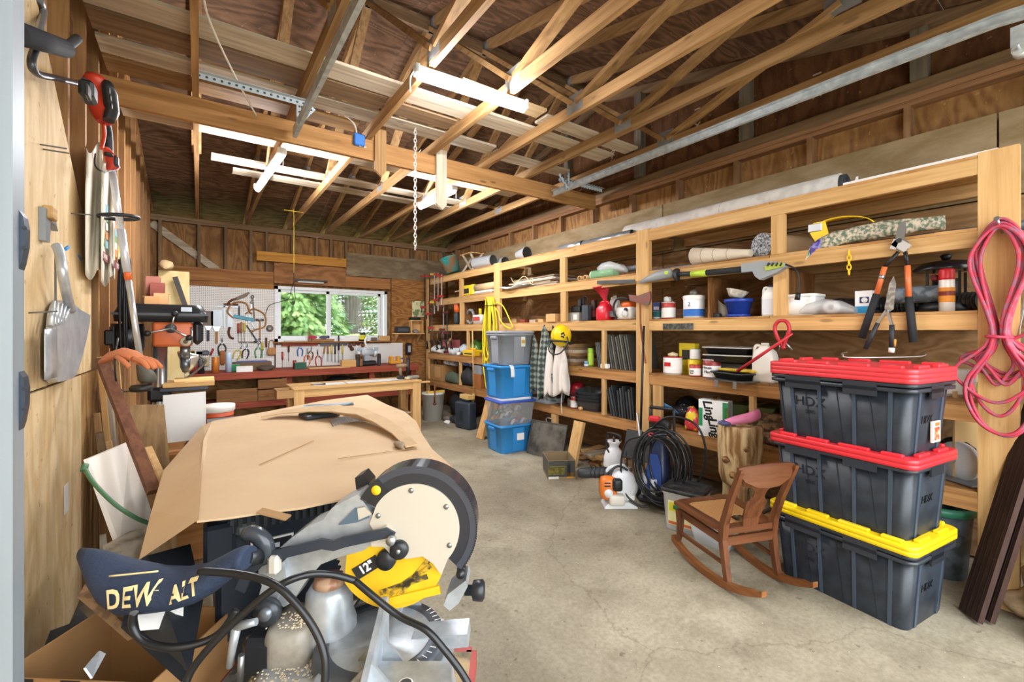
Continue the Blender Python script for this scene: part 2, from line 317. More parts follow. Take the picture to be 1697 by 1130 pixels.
fl = struct(S(B().bb(-1.2, 4.6, -2.2, 8.6, -.12, 0), 'floor', concrete(), 'grey stained concrete slab of the workshop', 'floor'))
gr = struct(S(B().bb(-30, 34, -25, 60, -.3, -.13), 'ground_outside', mix2('#4d5a34', '#6f7a4c', 1.2, .4, .6, rough=.95), 'rough grass ground around the building', 'ground'))
# ---- ceiling: roof sheets, trusses
ce = SE('ceiling'); tag(ce, 'open gable roof of dark plywood on timber trusses', 'ceiling')
def roof_sheet(x0, x1, ya, yb):
    b = B(); za, zb = roofz(ya), roofz(yb)
    b.add([(x0, ya, za), (x1, ya, za), (x1, yb, zb), (x0, yb, zb), (x0, ya, za+.015), (x1, ya, za+.015), (x1, yb, zb+.015), (x0, yb, zb+.015)],
          [(0,1,2,3), (7,6,5,4), (0,4,5,1), (1,5,6,2), (2,6,7,3), (3,7,4,0)])
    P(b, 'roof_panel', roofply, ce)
ys = [YF-.5, .78, 2.0, 3.2, RIDGE]; ys2 = [RIDGE, 5.05, 6.27, 7.49, 8.6]
for seg in (ys, ys2):
    for i in range(len(seg)-1):
        off = (i % 2)*1.2; xs = [-.75, -.75+1.2+off, 1.65+off*.5, 3.9, 4.35] if off else [-.75, 1.65, 4.06, 4.35]
        for j in range(len(xs)-1): roof_sheet(xs[j]+.002, xs[j+1]-.002, seg[i]+.002, seg[i+1]-.002)
TX = [-.02, .6, 1.19, 1.78, 2.36, 2.9, 3.47]
def truss(x, gable=False):
    m = old['y'] if not gable else drk['y']; tw = .038; ch = .089
    P(B().bar((x, YF+.05, ZP+ch/2), (x, YB+.05, ZP+ch/2), tw, ch), 'bottom_chord', m, ce)
    for ya, yb in ((YF-.4, RIDGE), (YB+.5, RIDGE)):
        P(B().bar((x, ya, roofz(ya)-.052), (x, yb, roofz(yb)-.052), tw, .089), 'top_chord', m, ce)
    n1, n2 = 2.5, 5.25; q1, q2 = 1.15, 6.5
    if not gable:
        for iw, (a, c) in enumerate(((n1, q1), (n1, RIDGE), (n2, RIDGE), (n2, q2))):
            wb = P(B().bar((x, a+(.02 if c > a else -.02), ZP+ch), (x, c, roofz(c)-.09), tw, .075, up=(1, 0, 0)), 'truss_web', m, ce)
            if iw in (0, 2): P(B().bb(x-.021, x+.021, a-.085, a+.085, ZP+.02, ZP+.16), 'nail_plate', plain('#8f9090', .45, .25, var=.2), wb)
            if iw != 2: P(B().bb(x-.0225, x+.0225, c-.1, c+.1, roofz(c)-.13, roofz(c)-.03), 'nail_plate', plain('#8f9090', .45, .25, var=.2), wb)
for x in TX: truss(x)
truss(-.60, True); truss(4.095, True)
# purlin blocks between rafters of the rear slope and pale daylight gap over the rear plate
for i in range(len(TX)-1):
    for yb in (5.15, 6.2):
        if (i+int(yb)) % 2: P(B().bar((TX[i]+.02, yb, roofz(yb)-.06), (TX[i+1]-.02, yb, roofz(yb)-.06), .038, .07), 'blocking', old['x'], ce)
P(B().bar((-.6, RIDGE, roofz(RIDGE)-.08), (4.1, RIDGE, roofz(RIDGE)-.08), .03, .1), 'ridge_board', drk['x'], ce)
# cross beam under the trusses with hanging posts
bm_ = P(B().bb(XL-.02, 3.95, 3.85, 3.89, 2.93, 3.10), 'beam', wood('#bb8c58', '#976a3c', 'x', val=.03, knots=.7), ce)
P(B().bb(XL, 3.3, 3.95, 3.99, 3.05, 3.10), 'beam_ledger', gry['x'], ce)
for px, y0, y1, yy, mt in ((631, 190, 292, 3.82, old['z']), (732, 248, 347, 3.81, gry['z'])):
    a, c = at(px, y0, Y=yy), at(px, y1, Y=yy)
    b = B(); wd = .05 if px < 700 else .052
    b.add([(a.x-wd, yy, a.z), (a.x+wd, yy, a.z), (a.x+wd, yy, c.z+.05), (a.x+.01, yy, c.z), (a.x-wd, yy, c.z+.05), (a.x-wd, yy+.03, a.z), (a.x+wd, yy+.03, a.z), (a.x+wd, yy+.03, c.z+.05), (a.x+.01, yy+.03, c.z), (a.x-wd, yy+.03, c.z+.05)],
          [(4,3,2,1,0), (5,6,7,8,9), (0,1,6,5), (1,2,7,6), (2,3,8,7), (3,4,9,8), (4,0,5,9)])
    P(b, 'hanging_post', mt, ce)
# ---- walls
def hole_wall(name, mat, y, x0, x1, z0, z1, hx0, hx1, hz0, hz1, th, lab):
    b = B(); b.bb(x0, hx0, y, y+th, z0, z1); b.bb(hx1, x1, y, y+th, z0, z1); b.bb(hx0, hx1, y, y+th, z0, hz0); b.bb(hx0, hx1, y, y+th, hz1, z1)
    return struct(S(b, name, mat, lab, 'wall'))
WX0, WX1, WZ0, WZ1 = .99, 2.83, 1.28, 2.18                # window opening
wb_ = hole_wall('wall_back', backply, SB, -.75, 4.3, -.1, 3.12, WX0, WX1, WZ0, WZ1, .02, 'rear wall of brown plywood with bare studs')
for z in (3.02, 3.06): P(B().bb(-.63, 4.14, YB, SB, z, z+.038), 'top_plate', drk['x'], wb_)
for x in (-.45, .0, .33, .66, .88, 1.25, 1.62, 1.85, 2.1, 2.55, 2.95, 3.3, 3.65, 3.98):
    lo = 2.3 if .9 < x < 2.9 else 0
    P(B().bb(x-.019, x+.019, YB, SB, lo, 3.02), 'stud', drk['z'], wb_)
P(B().bar((-.55, SB-.03, 2.98), (.45, SB-.03, 2.2), .1, .02, up=(0, 1, 0)), 'brace', gry['x'], wb_)
def board(x0, x1, z0, z1, y0, y1, m, nm='wall_board', par=wb_): return P(B().bb(x0, x1, y0, y1, z0, z1), nm, m, par)
board(-.37, .97, 2.20, 2.39, YB-.02, YB, wood('#a87443', '#7a4e28', 'x', val=.05, knots=.5))
board(-.37, .35, 2.12, 2.195, YB-.018, YB, wood('#a87443', '#7a4e28', 'x', val=.05)); board(.355, .97, 2.12, 2.195, YB-.018, YB, wood('#b5803f', '#8a5a2a', 'x', val=.05))
board(-.40, .98, .1, 2.12, YB-.012, YB, tanply); board(2.9, 4.0, .1, 2.42, YB-.012, YB, ply('#a97742', '#7d5128', 'x', dist=9., val=.05))
board(.98, 2.08, 2.22, 2.55, YB-.012, YB, ply('#a07048', '#7d5430', 'x', dist=3., val=.08)); board(2.08, 2.88, 2.22, 2.41, YB-.02, YB, wood('#a87443', '#865a33', 'x', val=.05, knots=.6))
board(2.09, 4.02, 2.42, 2.82, YB-.026, YB-.012, greyply)
board(.73, 2.08, 2.555, 2.70, YB-.075, YB-.035, wood('#cf9644', '#a9712a', 'x', val=.05, knots=.6))
# window
wn = SE('window_1'); tag(wn, 'white sliding window in the rear wall looking onto trees', 'window')
wf = plain('#e6ebee', .4)
b = B(); fw = .05
for x0, x1, z0, z1 in ((WX0, WX1, WZ1-fw, WZ1), (WX0, WX1, WZ0, WZ0+fw), (WX0, WX0+fw, WZ0, WZ1), (WX1-fw, WX1, WZ0, WZ1)): b.bb(x0, x1, YB+.02, YB+.1, z0, z1)
P(b, 'window_frame', wf, wn)
for x0, x1, yy in ((WX0+.05, 1.86, YB+.06), (1.78, WX1-.12, YB+.035)):
    b = B(); f2 = .045
    for c in ((x0, x1, WZ1-.05-f2, WZ1-.05), (x0, x1, WZ0+.05, WZ0+.05+f2), (x0, x0+f2, WZ0+.05, WZ1-.05), (x1-f2, x1, WZ0+.05, WZ1-.05)): b.bb(c[0], c[1], yy, yy+.025, c[2], c[3])
    sash = P(b, 'sash', wf, wn)
    gm, n, l, bs = newmat('pane_glass'); bs.inputs['Base Color'].default_value = (1, 1, 1, 1); bs.inputs['Roughness'].default_value = .02; bs.inputs['Transmission Weight'].default_value = 1; bs.inputs['IOR'].default_value = 1.05; bs.inputs['Alpha'].default_value = .25
    P(B().bb(x0+f2, x1-f2, yy+.010, yy+.014, WZ0+.05+f2, WZ1-.05-f2), 'pane', gm, sash)
P(B().bb(WX1-.115, WX1-.075, YB+.03, YB+.06, WZ0+.05, WZ1-.05), 'sash_stop', wf, wn)
P(B().bb(WX0-.03, WX1+.03, YB-.1, YB+.03, WZ0-.02, WZ0), 'sill', wood('#a87443', '#7a4e28', 'x', val=.05), wn)
# right wall
wr = struct(S(B().bb(SR, SR+.02, -.6, 8.2, -.1, 3.12), 'wall_right', wallply, 'long side wall of brown plywood behind the shelving', 'wall'))
for z in (3.02, 3.06): P(B().bb(XR, SR, YF, YB, z, z+.037), 'top_plate', wood('#9c7350', '#755034', 'y', val=.1), wr)
y = .35
while y < 7.9:
    P(B().bb(XR, SR, y-.019, y+.019, 0, 3.02), 'stud', wood('#987250', '#735236', 'z', val=.15), wr); y += .61
for ya, yb in ((-.4, .52), (.53, 2.95), (2.96, 5.38), (5.39, 7.95)):
    P(B().bb(XR-.014, XR, ya, yb, 2.28, 2.80), 'wall_board', ply('#9a8668', '#85704f', 'y', dist=2., val=.1), wr)
    P(B().bb(XR-.012, XR, ya, yb, .02, 2.27), 'wall_board', ply('#a5815a', '#876642', 'y', dist=8., val=.1), wr)
gb = B(); pts = [(YF-.5, 3.1), (8.6, 3.1), (8.6, roofz(8.6)), (RIDGE, roofz(RIDGE)), (YF-.5, roofz(YF-.5))]
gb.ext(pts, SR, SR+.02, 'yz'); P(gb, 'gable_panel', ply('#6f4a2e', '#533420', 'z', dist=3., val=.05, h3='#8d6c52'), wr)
for y in (.9, 2.1, 3.3, 4.5): P(B().bb(XR+.0, SR, y-.045, y+.045, 3.19, roofz(y)-.1), 'gable_stud', wood('#7f7566', '#5f5648', 'z', val=.1), wr)
white_ink = plain('#b9ab9b', .9)
for y, z, t in ((2.62, 3.62, '106-X'), (1.55, 3.47, '106-X'), (3.75, 3.6, '106-X')):
    text(t, 'stamp_lettering', white_ink, wr, .085, frame((SR-.0015, y, z), (0, 0, -1), (0, 1, 0)) @ Matrix.Rotation(math.pi, 4, 'X') , .0004, bold=.002)
# left wall
wl = struct(S(B().bb(SL-.02, SL, -.6, 8.2, -.1, 3.12), 'wall_left', ply('#8d5f3a', '#6a4426', 'z', dist=4., val=.1), 'side wall with pale plywood panels over studs', 'wall'))
gb = B(); gb.ext(pts, SL-.02, SL, 'yz'); P(gb, 'gable_panel', drk['z'], wl)
y = -.2
while y < 8:
    top = roofz(y)-.12; P(B().bb(SL, XL, y-.019, y+.019, 0, top), 'stud', wood('#b08556', '#876240', 'z', val=.15), wl); y += .41
for ya, yb in ((YF-.3, RIDGE), (RIDGE, 8.1)): P(B().bar((XL-.05, ya, roofz(ya)-.13), (XL-.05, yb, roofz(yb)-.13), .09, .038), 'rake_plate', wood('#b58652', '#8d5f35', 'y', val=.1), wl)
lp = XL + .014
def lpanel(poly, m=paleply): P(B().ext(poly, XL+.001, lp, 'yz'), 'wall_board', m, wl)
lpanel([(-.4, .03), (3.28, .03), (3.28, 1.215), (-.4, 1.215)])
lpanel([(-.4, 1.225), (2.05, 1.225), (2.05, 2.9), (-.4, 2.9)])
lpanel([(2.055, 1.225), (3.55, 1.225), (3.55, 1.75), (3.35, 2.06), (2.5, 2.72), (2.055, 2.9)])
lpanel([(3.3, .03), (3.75, .03), (3.75, 1.215), (3.3, 1.215)], ply('#b28b58', '#8d683c', 'z', dist=4., val=.05))
# front wall with the wide open doorway behind the viewer
b = B(); b.bb(-.75, XL+.05, YF-.1, YF, -.1, 3.2); b.bb(3.75, 4.3, YF-.1, YF, -.1, 3.2); b.bb(XL+.05, 3.75, YF-.1, YF, 2.95, 3.2)
struct(S(b, 'wall_front', wallply, 'front wall around the open garage doorway', 'wall'))
# ---- loose planks stored on top of the trusses (each a thing)
ZT = ZP + .0895
plk = [(3.02, 3.225, -.5, 3.35, 'whitewashed plank across the trusses, closest to the bright tube light', gry['x'], 0),
       (3.255, 3.475, -.5, 1.15, 'brown rough plank on the trusses next to the whitewashed one', drk['x'], 0), (3.28, 3.47, 1.2, 1.75, 'short stubby brown plank with a broken end on the trusses', drk['x'], 0),
       (3.54, 3.735, -.5, .62, 'pale plank with a notch in its edge on the trusses', gry['x'], 0), (3.53, 3.72, .68, 2.3, 'weathered plank with faded stripes lying above the beam', gry['x'], 0),
       (3.79, 3.98, -.5, 1.1, 'tan plank resting on the trusses right above the beam', old['x'], 0), (3.60, 3.78, 2.35, 3.3, 'pale rough plank near the wall end of the beam', gry['x'], 0),
       (2.72, 2.86, 1.5, 2.25, 'short clean plank just past the tube light fixture', wood('#cdb28a', '#ae8d63', 'x', val=.05), 0), (2.78, 2.94, 2.3, 3.42, 'greyed plank end over the gable side trusses', gry['x'], 0),
       (3.05, 3.2, 1.6, 2.85, 'second layer whitish plank lying on another plank', gry['x'], .021),
       (4.56, 4.74, -.5, 3.3, 'first pale plank beyond the cross beam', gry['x'], 0), (5.28, 5.46, .1, 3.3, 'second pale plank beyond the cross beam', gry['x'], 0), (5.62, 5.8, .3, 3.0, 'third pale plank towards the rear wall on the trusses', gry['x'], 0),
       (4.1, 4.28, .0, 2.6, 'brown plank hidden just behind the cross beam', drk['x'], 0)]
for ya, yb, xa, xb, lb, m, dz in plk:
    S(B().bb(xa, xb, ya, yb, 0, .02), 'plank', m, lb, 'plank', (0, 0, ZT+.0005+dz), group='planks stored on the roof trusses')
S(B().bb(.1, .68, 2.28, 2.37, 0, .038), 'timber', wood('#c48a4c', '#9c6530', 'x', val=.05, knots=.6), 'orange toned timber offcut laid over two trusses by the steel rail', 'timber', (0, 0, ZT+.0005))
# ---- garage door rails
def rail(x, lab, sgn):
    t = T('door_rail', lab, 'rail', (x, 0, 2.95)); prof = [(-.028, 0), (.0, 0), (.0, .005), (-.022, .005), (-.022, .055), (.0, .055), (.0, .06), (-.028, .06)]
    path = [(3.79, 0), (.42, 0)] + [(.42-.42*math.sin(R(a)), -.42*(1-math.cos(R(a)))) for a in (15, 30, 45, 60, 75, 90)] + [(.0, -2.0)]
    rings = []
    for i, (py_, pz_) in enumerate(path):
        a = path[max(i-1, 0)]; c = path[min(i+1, len(path)-1)]; d = Vector((c[0]-a[0], c[1]-a[1])).normalized(); nrm = Vector((-d.y, d.x))*-1
        rings.append([(sgn*u, py_ + nrm.x*v, pz_ + nrm.y*v) for u, v in prof])
    P(B().loft(rings, smooth=False), 'track', galv, t)
    P(B().bb(min(0, -sgn*.03), max(0, -sgn*.03), .6, 3.79, .062, .066), 'stiffener_flange', galv, t)
    return t
rl = rail(.62, 'galvanized garage door rail over the cardboard-covered saw', 1); rr = rail(3.2, 'galvanized garage door rail running along the shelving side', -1)
perf = dots_mat('perforated_steel', '#aab3b8', '#3a3a3a', .04, .2, 'xz'); 
for rt, lb in ((rl, 0), (rr, 1)):
    if lb == 0:
        P(B().bb(-.62, .03, 3.4, 3.403, .08, .118).bb(-.62, .03, 3.365, 3.403, .115, .118), 'support_angle', perf, rt)
    else:
        P(B().bb(-.06, .6, 3.6, 3.603, .10, .14).bb(-.06, .6, 3.565, 3.603, .137, .14), 'support_angle', perf, rt)
    xo = -.04 if lb == 0 else .02
    P(B().bb(xo, xo+.03, 3.55, 3.553, -.0, .20).bar((xo+.015, 3.55, .02), (xo-.11 if lb else xo+.12, 3.56, .16), .003, .03), 'hanger_strap', perf, rt)
# roller bracket hanging at the curve of the shelf side rail
t = T('roller_bracket', 'steel roller bracket hanging from the curved end of the garage rail', 'bracket', (3.26, .35, 2.80))
P(B().cyl((-.03, 0, .01), (.03, .0, .01), .028, n=12), 'roller', plain('#cfd4d6', .35, .5), t); P(B().bb(-.02, .0, -.03, .03, .03, .13).cyl((.0, 0, .01), (-.09, 0, .01), .006), 'hinge_strap', galv, t)
# ---- tube lights
def shop_light(p, q, lab, w_=.05, cord=True, power=30, hang=.0):
    p, q = Vector(p), Vector(q); L = (q-p).length; t = T('tube_light', lab, 'light', (p+q)/2, math.degrees(math.atan2(q.y-p.y, q.x-p.x)))
    P(B().rbox((0, 0, .035), (L, w_*.7, .03), .006), 'housing', plain('#e9edf0', .35), t)
    P(B().rbox((-L/2-.012, 0, .02), (.026, w_*1.4, .06), .006), 'end_cap', plain('#dfe4e8', .4), t); P(B().rbox((L/2+.012, 0, .02), (.026, w_*1.4, .06), .006), 'end_cap', plain('#dfe4e8', .4), t)
    b = B(); pr = [(w_*.55*math.cos(R(a)), -.008-.028*math.sin(R(a))) for a in range(-40, 221, 20)]
    b.loft([[(-L/2, y_, z_) for y_, z_ in pr], [(L/2, y_, z_) for y_, z_ in pr]]); P(b, 'diffuser', glow('#f8faff', power), t)
    for s in (-1, 1): P(B().cyl((s*L*.42, 0, .05), (s*L*.42, 0, ZP-(p.z+q.z)/2+.01), .003, n=6), 'hanging_wire', plain('#c9c9c9', .4, .5), t)
    if cord: P(B().tube(cr([(-L/2-.02, 0, .02), (-L/2-.05, 0, -.04), (-L/2-.05, 0, -.13)], 5), .004, 6), 'pull_cord', plain('#eeeeee', .6), t)
    return t
shop_light(at(693, 122, Z=3.04), at(868, 178, Z=3.04), 'bright tube light hung from the trusses in mid workshop', power=170)
shop_light(at(467, 255, Z=3.0), at(427, 312, Z=3.0), 'tube light glowing over the drill press corner', power=215)
shop_light(at(752, 315, Z=3.0), at(697, 342, Z=3.0), 'tube light half hidden behind the hanging grey post', power=215)
# ---- steel post in the near doorway
t = T('steel_post', 'grey steel post with dark blue pads at the doorway edge', 'post', (-.30, 1.12, 0))
P(B().bb(-.06, .045, -.03, .03, 0, 3.0), 'post_tube', mix2('#7f8890', '#98a1a7', 9, .3, .7, rough=.5, metal=.25, ax='z'), t)
for zc in (1.61, 1.33):
    b = B(); b.ext([(.045, -.052), (.048, -.04), (.052, -.01), (.0525, .02), (.05, .04), (.045, .05)], .0, .03, 'xz'); b.v = [Vector((v.x, v.y, v.z+zc)) for v in b.v]
    pd = P(b, 'latch_pad', plain('#27303f', .45, .2), t)
    for k in (-.015, .02): P(B().cyl((.052, -.003, zc+k), (.052, .001, zc+k), .003, n=8), 'bolt', plain('#11151c', .5), pd)
# ================================================================== SHELVING ALONG THE SIDE WALL
XS, XK = 3.45, 4.03
ROW = dict(A=2.40, B=2.01, C=1.563, D=1.062, E=.582, F=0.0)
su = T('shelving_unit', 'long built-in timber shelving with five tiers along the side wall', 'shelf', (XS, 0, 0))
def sb(x0, x1, y0, y1, z0, z1, nm, m): return P(B().bb(x0, x1, y0, y1, z0, z1), nm, m, su)
for ya, yb in ((.37, .52), (2.66, 2.81), (5.18, 5.33), (7.55, 7.64)): sb(-.02, .02, ya, yb, 0, 2.41, 'post', lum['z'])
for ya, yb in ((.52, 2.66), (2.81, 5.18), (5.33, 7.55)):
    for rw, z in ROW.items():
        if rw == 'F': continue
        far = ya > 5
        if rw == 'A' and far: z = 2.40
        sb(-.02, .018, ya+.001, yb-.001, z-.105, z-.018, 'rail', lum['y'] if rw in 'ABC' else wood('#bb8a55', '#916338', 'y', val=.12, knots=.5))
        sb(.53, .57, ya+.001, yb-.001, z-.105, z-.018, 'rail', old['y'])
        n = 2
        for k in range(n):
            y0 = ya + (yb-ya)*k/n; y1 = ya + (yb-ya)*(k+1)/n
            sb(-.02, .575, y0+.002, y1-.002, z-.017, z, 'shelf_board', ply('#c79a62', '#a2733f', 'y', dist=3., val=.08) if rw in 'ABC' else ply('#a97c4b', '#835a31', 'y', dist=3., val=.08))
for y, z0, z1 in ((1.535, 2.011, 2.294), (3.87, 2.011, 2.294), (6.32, 2.011, 2.294), (3.86, 1.564, 1.904), (6.30, 1.564, 1.904), (1.52, 1.564, 1.904), (3.24, 1.063, 1.457), (3.24, .583, .956), (6.35, .583, .956), (6.1, 1.063, 1.457), (1.72, .583, .956)):
    sb(-.018, .02, y-.045 if z0 > 1.5 else y-.02, y+.045 if z0 > 1.5 else y+.02, z0, z1, 'divider', lum['z'])
sb(.03, .52, 2.09, 2.105, 1.564, 1.90, 'divider', ply('#8d6238', '#6d4622', 'z', dist=5., val=.05)); sb(.03, .52, 1.50, 1.515, 1.564, 1.90, 'divider', ply('#8d6238', '#6d4622', 'z', dist=5., val=.05)); sb(.03, .52, 6.28, 6.295, 1.564, 1.90, 'divider', ply('#8d6238', '#6d4622', 'z', dist=5., val=.05))
sb(-.02, .02, 2.53, 2.62, 0, 1.04-.085, 'post', lum['z']); sb(-.02, .02, 3.98, 4.07, 0, .47, 'post', lum['z'])
# -------- helpers for goods
def sp(px, rw, X): q = at(px, 549, X=X); return Vector((X, q.y, ROW[rw] if isinstance(rw, str) else rw))
def sl(px, X): return (X/(_s + (px-CX)/F*_c))/F              # metres per pixel there
wh = plain('#eceae6', .45); blk = plain('#191a1c', .45); drkg = plain('#33363a', .5); redp = plain('#c8252c', .4); yel = plain('#efc51c', .45); stl = plain('#b9bdc0', .3, .85); org = plain('#dd6426', .45)
def can(lab, p, r, h, body='#c9ccce', lid='#9fa3a6', paper=None, pz=(.12, .85), bail=True, cat='can', name='paint_can', g=None, txt=None, tc='#33363a', face=200):
    t = T(name, lab, cat, p, 0, g); P(B().lathe([(0, 0), (r, 0), (r, h*.985), (r*.95, h), (r*.9, h)], 22), 'body', plain(body, .4, .1), t)
    P(B().lathe([(r*.92, h), (r*.9, h*.985), (r*.75, h*.98), (0, h*.98)], 22).lathe([(r*1.03, h*.95), (r*1.03, h), (r*.9, h*1.005)], 22), 'lid', plain(lid, .35, .3), t)
    if paper: P(B().lathe([(r+.001, h*pz[0]), (r+.001, h*pz[1])], 22), 'paper_label', plain(paper, .6), t)
    if bail: P(B().tube(cr([(0, -r, h*.86), (-r*.25, -r*.9, h*1.02), (-r*.4, 0, h*1.32), (-r*.25, r*.9, h*1.02), (0, r, h*.86)], 6), .0025, 6), 'bail_handle', stl, t)
    if txt:
        for k, s_ in enumerate(txt): text(s_[0], 'lettering', plain(tc, .6), t, s_[1], frame((-r-.0028, 0, s_[2]), (0, -1, 0), (0, 0, 1)), .0004, bold=.0006)
    return t
def jug(lab, p, w_, d, h, c='#f0efea', cap='#2f5fa8', paper=None, rz=0, cat='jug', name='plastic_jug'):
    t = T(name, lab, cat, p, rz); rg = []
    for z, s_ in ((0, .96), (.02, 1), (h*.62, 1), (h*.78, .85), (h*.9, .4), (h*.95, .3)): rg.append([(x*s_*d, y*s_*w_, z) for x, y in tube_box(1, 1, .22)])
    P(B().loft(rg), 'body', plain(c, .35), t); P(B().cyl((0, 0, h*.94), (0, 0, h), w_*.17), 'cap', plain(cap, .4), t)
    P(B().tube(cr([(0, w_*.12, h*.9), (0, w_*.42, h*.92), (0, w_*.5, h*.72), (0, w_*.42, h*.55)], 6), w_*.08, 8), 'handle', plain(c, .35), t)
    if paper: P(B().bb(-d*.505, -d*.5, -w_*.36, w_*.36, h*.1, h*.55), 'paper_label', plain(paper, .5), t)
    return t
def carton(name, lab, p, sz, c='#b98d5a', rz=0, top='closed', prints=(), cat='box', g=None):
    t = T(name, lab, cat, p, rz, g); x, y, z = sz; mt = plain(c, .8, bump=.05, var=.06)
    if top == 'closed': P(B().bb(-x/2, x/2, -y/2, y/2, 0, z), 'body', mt, t); P(B().bb(-x/2+.001, x/2-.001, -.02, .02, z, z+.001), 'tape', plain('#c9ab7d', .3), t)
    else:
        b = B(); k = .004
        b.bb(-x/2, x/2, -y/2, y/2, 0, k); b.bb(-x/2, -x/2+k, -y/2, y/2, k, z); b.bb(x/2-k, x/2, -y/2, y/2, k, z); b.bb(-x/2+k, x/2-k, -y/2, -y/2+k, k, z); b.bb(-x/2+k, x/2-k, y/2-k, y/2, k, z)
        P(b, 'body', mt, t)
    for nm, face, u0, u1, z0, z1, c2 in prints:
        b = B(); e = .0008
        if face == 'f': b.bb(-x/2-e, -x/2, u0, u1, z0, z1)
        elif face == 'r': b.bb(u0, u1, -y/2-e, -y/2, z0, z1)
        else: b.bb(u0, u1, z0, z1, z, z+e)
        P(b, nm, plain(c2, .6) if isinstance(c2, str) else c2, t)
    return t
def coil(name, lab, p, r, rad, n, m, cat='cable', sx=1, sz=1, wob=.12, plane='yz', tie=None, seed=1):
    rnd = random.Random(seed); pts = []
    for k in range(n*12+1):
        a = 2*math.pi*k/12; q = rad*(1+rnd.uniform(-wob, wob)*.5); w3 = rnd.uniform(-1, 1)*r*2.2
        c_, s_ = q*sx*math.cos(a), q*sz*math.sin(a)
        pts.append((w3, c_, s_) if plane == 'yz' else ((c_, w3, s_) if plane == 'xz' else (c_, s_, w3+abs(k*r*.12))))
    t = T(name, lab, cat, p); P(B().tube(cr(pts, 2), r, 6), 'loops', m, t); return t
# -------- on top of the unit
a, c = Vector((3.72, at(1395, 300, X=3.72).y, 2.485)), Vector((3.72, at(1040, 372, X=3.72).y, 2.485))
t = T('flooring_roll', 'long white roll of vinyl flooring lying on top of the shelving', 'roll', (3.72, (a.y+c.y)/2, 2.401)); L = abs(a.y-c.y)/2
P(B().tube([(0, -L, .085), (0, L, .085)], .083, 24), 'outer_wrap', mix2('#d9d3cb', '#c7c0b8', 6, rough=.5), t)
b = B(); b.tube([(0, -L-.03, .085), (0, -L+.005, .085)], .07, 20)
for k in range(5): b.tube(cr([(.06*(1-k*.18)*math.cos(R(q)), -L-.032, .085+.06*(1-k*.18)*math.sin(R(q))) for q in range(0, 361, 30)], 1), .004, 5)
P(b, 'rolled_core', plain('#3b3f44', .7), t); P(B().tube(cr([(.084*math.cos(R(q)), -.1, .085+.084*math.sin(R(q))) for q in range(0, 360, 30)], 1, True), .002, 5, closed=True), 'tie_band', plain('#9c968e', .6), t)
S(B().bb(-.015, .015, 0, at(1400, 300, X=3.5).y-at(1655, 245, X=3.5).y, 0, .022), 'trim_strip', wh, 'white trim strip lying along the front edge on top of the shelving', 'trim', (3.475, at(1655, 245, X=3.475).y, 2.401))
S(B().ext([(0, 0), (.2, 0), (.2, .01), (.03, .01), (.012, .09), (0, .09)], 0, .006, 'yz'), 'cut_moulding', wh, 'small cut piece of white moulding at the open end of the flooring roll', 'moulding', (3.62, at(1422, 290, X=3.62).y, 2.401))
for k, (p0, p1, r, m, lb) in enumerate(((968, 1048, .045, plain('#9da0a3', .35, .6), 'grey metal tube on top of the shelving beside the flooring roll'), (930, 966, .05, plain('#c9cacb', .3, .7), 'short silver tube with dark open end on top of the shelving'))):
    y0, y1 = sp(p1, 'A', 3.62).y, sp(p0, 'A', 3.62).y; t = T('metal_tube', lb, 'tube', (3.62, (y0+y1)/2, 2.401)); hl = abs(y1-y0)/2
    P(B().lathe([(r*.9, -hl), (r, -hl), (r, hl), (0, hl)], 20, (0, 0, r), ax='y'), 'wall', m, t); P(B().lathe([(r*.9, -hl), (r*.88, -hl+.12), (0, -hl+.12)], 20, (0, 0, r), ax='y'), 'bore', plain('#26282a', .6), t)
S(B().bb(-.06, .06, -.28, .28, 0, .012), 'thin_board', lum['y'], 'thin tan board end lying on top of the shelving near the silver tube', 'board', sp(900, 'A', 3.6)+Vector((0, 0, .001)))
def duct(lab, p, L, r, rz, cone=False):
    t = T('metal_duct', lab, 'duct', p, rz); pr = []
    for k in range(13): pr.append((r*(1+.035*(k % 2))*(1-(.45*k/12 if cone else 0)), L*k/12))
    P(B().lathe(pr, 20, (0, 0, r*1.05), ax='x'), 'ribbed_sleeve', plain('#cfd2d4', .25, .5), t); P(B().lathe([(r*.9, .004), (r*.5, .02), (0, .02)], 16, (0, 0, r*1.05), ax='x'), 'bore', plain('#2b2c2e', .6), t)
duct('shiny ribbed metal duct lying on top of the shelving, open end forward', sp(818, 'A', 3.55)+Vector((0, 0, .002)), .42, .085, 100)
duct('second silver duct lying across behind the open ended one', sp(838, 'A', 3.72)+Vector((0, 0, .002)), .36, .075, 84)
duct('small cone shaped duct reducer on top of the shelving', sp(874, 'A', 3.6)+Vector((0, 0, .002)), .2, .09, 95, True)
t = T('rusty_bucket', 'tipped bucket with rust and teal paint on top of the shelving corner', 'bucket', sp(751, 'A', 3.55)+Vector((0, 0, .055)), 20, rx=-14, ry=-10)
P(B().lathe([(0, 0), (.12, 0), (.16, .26), (.168, .265), (.155, .25), (.115, .02), (0, .02)], 20), 'body', mix2('#8c6a4a', '#2f8f8a', 6, .4, .55, rough=.6), t); P(B().tube(cr([(.16, 0, .26), (.1, 0, .38), (-.1, 0, .38), (-.16, 0, .26)], 6), .004, 6), 'bail_handle', stl, t)
t = T('folding_stool', 'small slatted wooden folding stool on top of the shelving', 'stool', sp(782, 'A', 3.65))
for s_ in (-1, 1):
    P(B().bar((-.1, s_*.15, 0.01), (.1, s_*.15, .3), .02, .03), 'leg', gry['z'], t); P(B().bar((.1, s_*.12, 0.01), (-.1, s_*.12, .3), .02, .03), 'leg', gry['z'], t)
for k in range(4): P(B().bb(-.12+k*.065, -.07+k*.065, -.18, .18, .3, .312), 'slat', lum['y'], t)
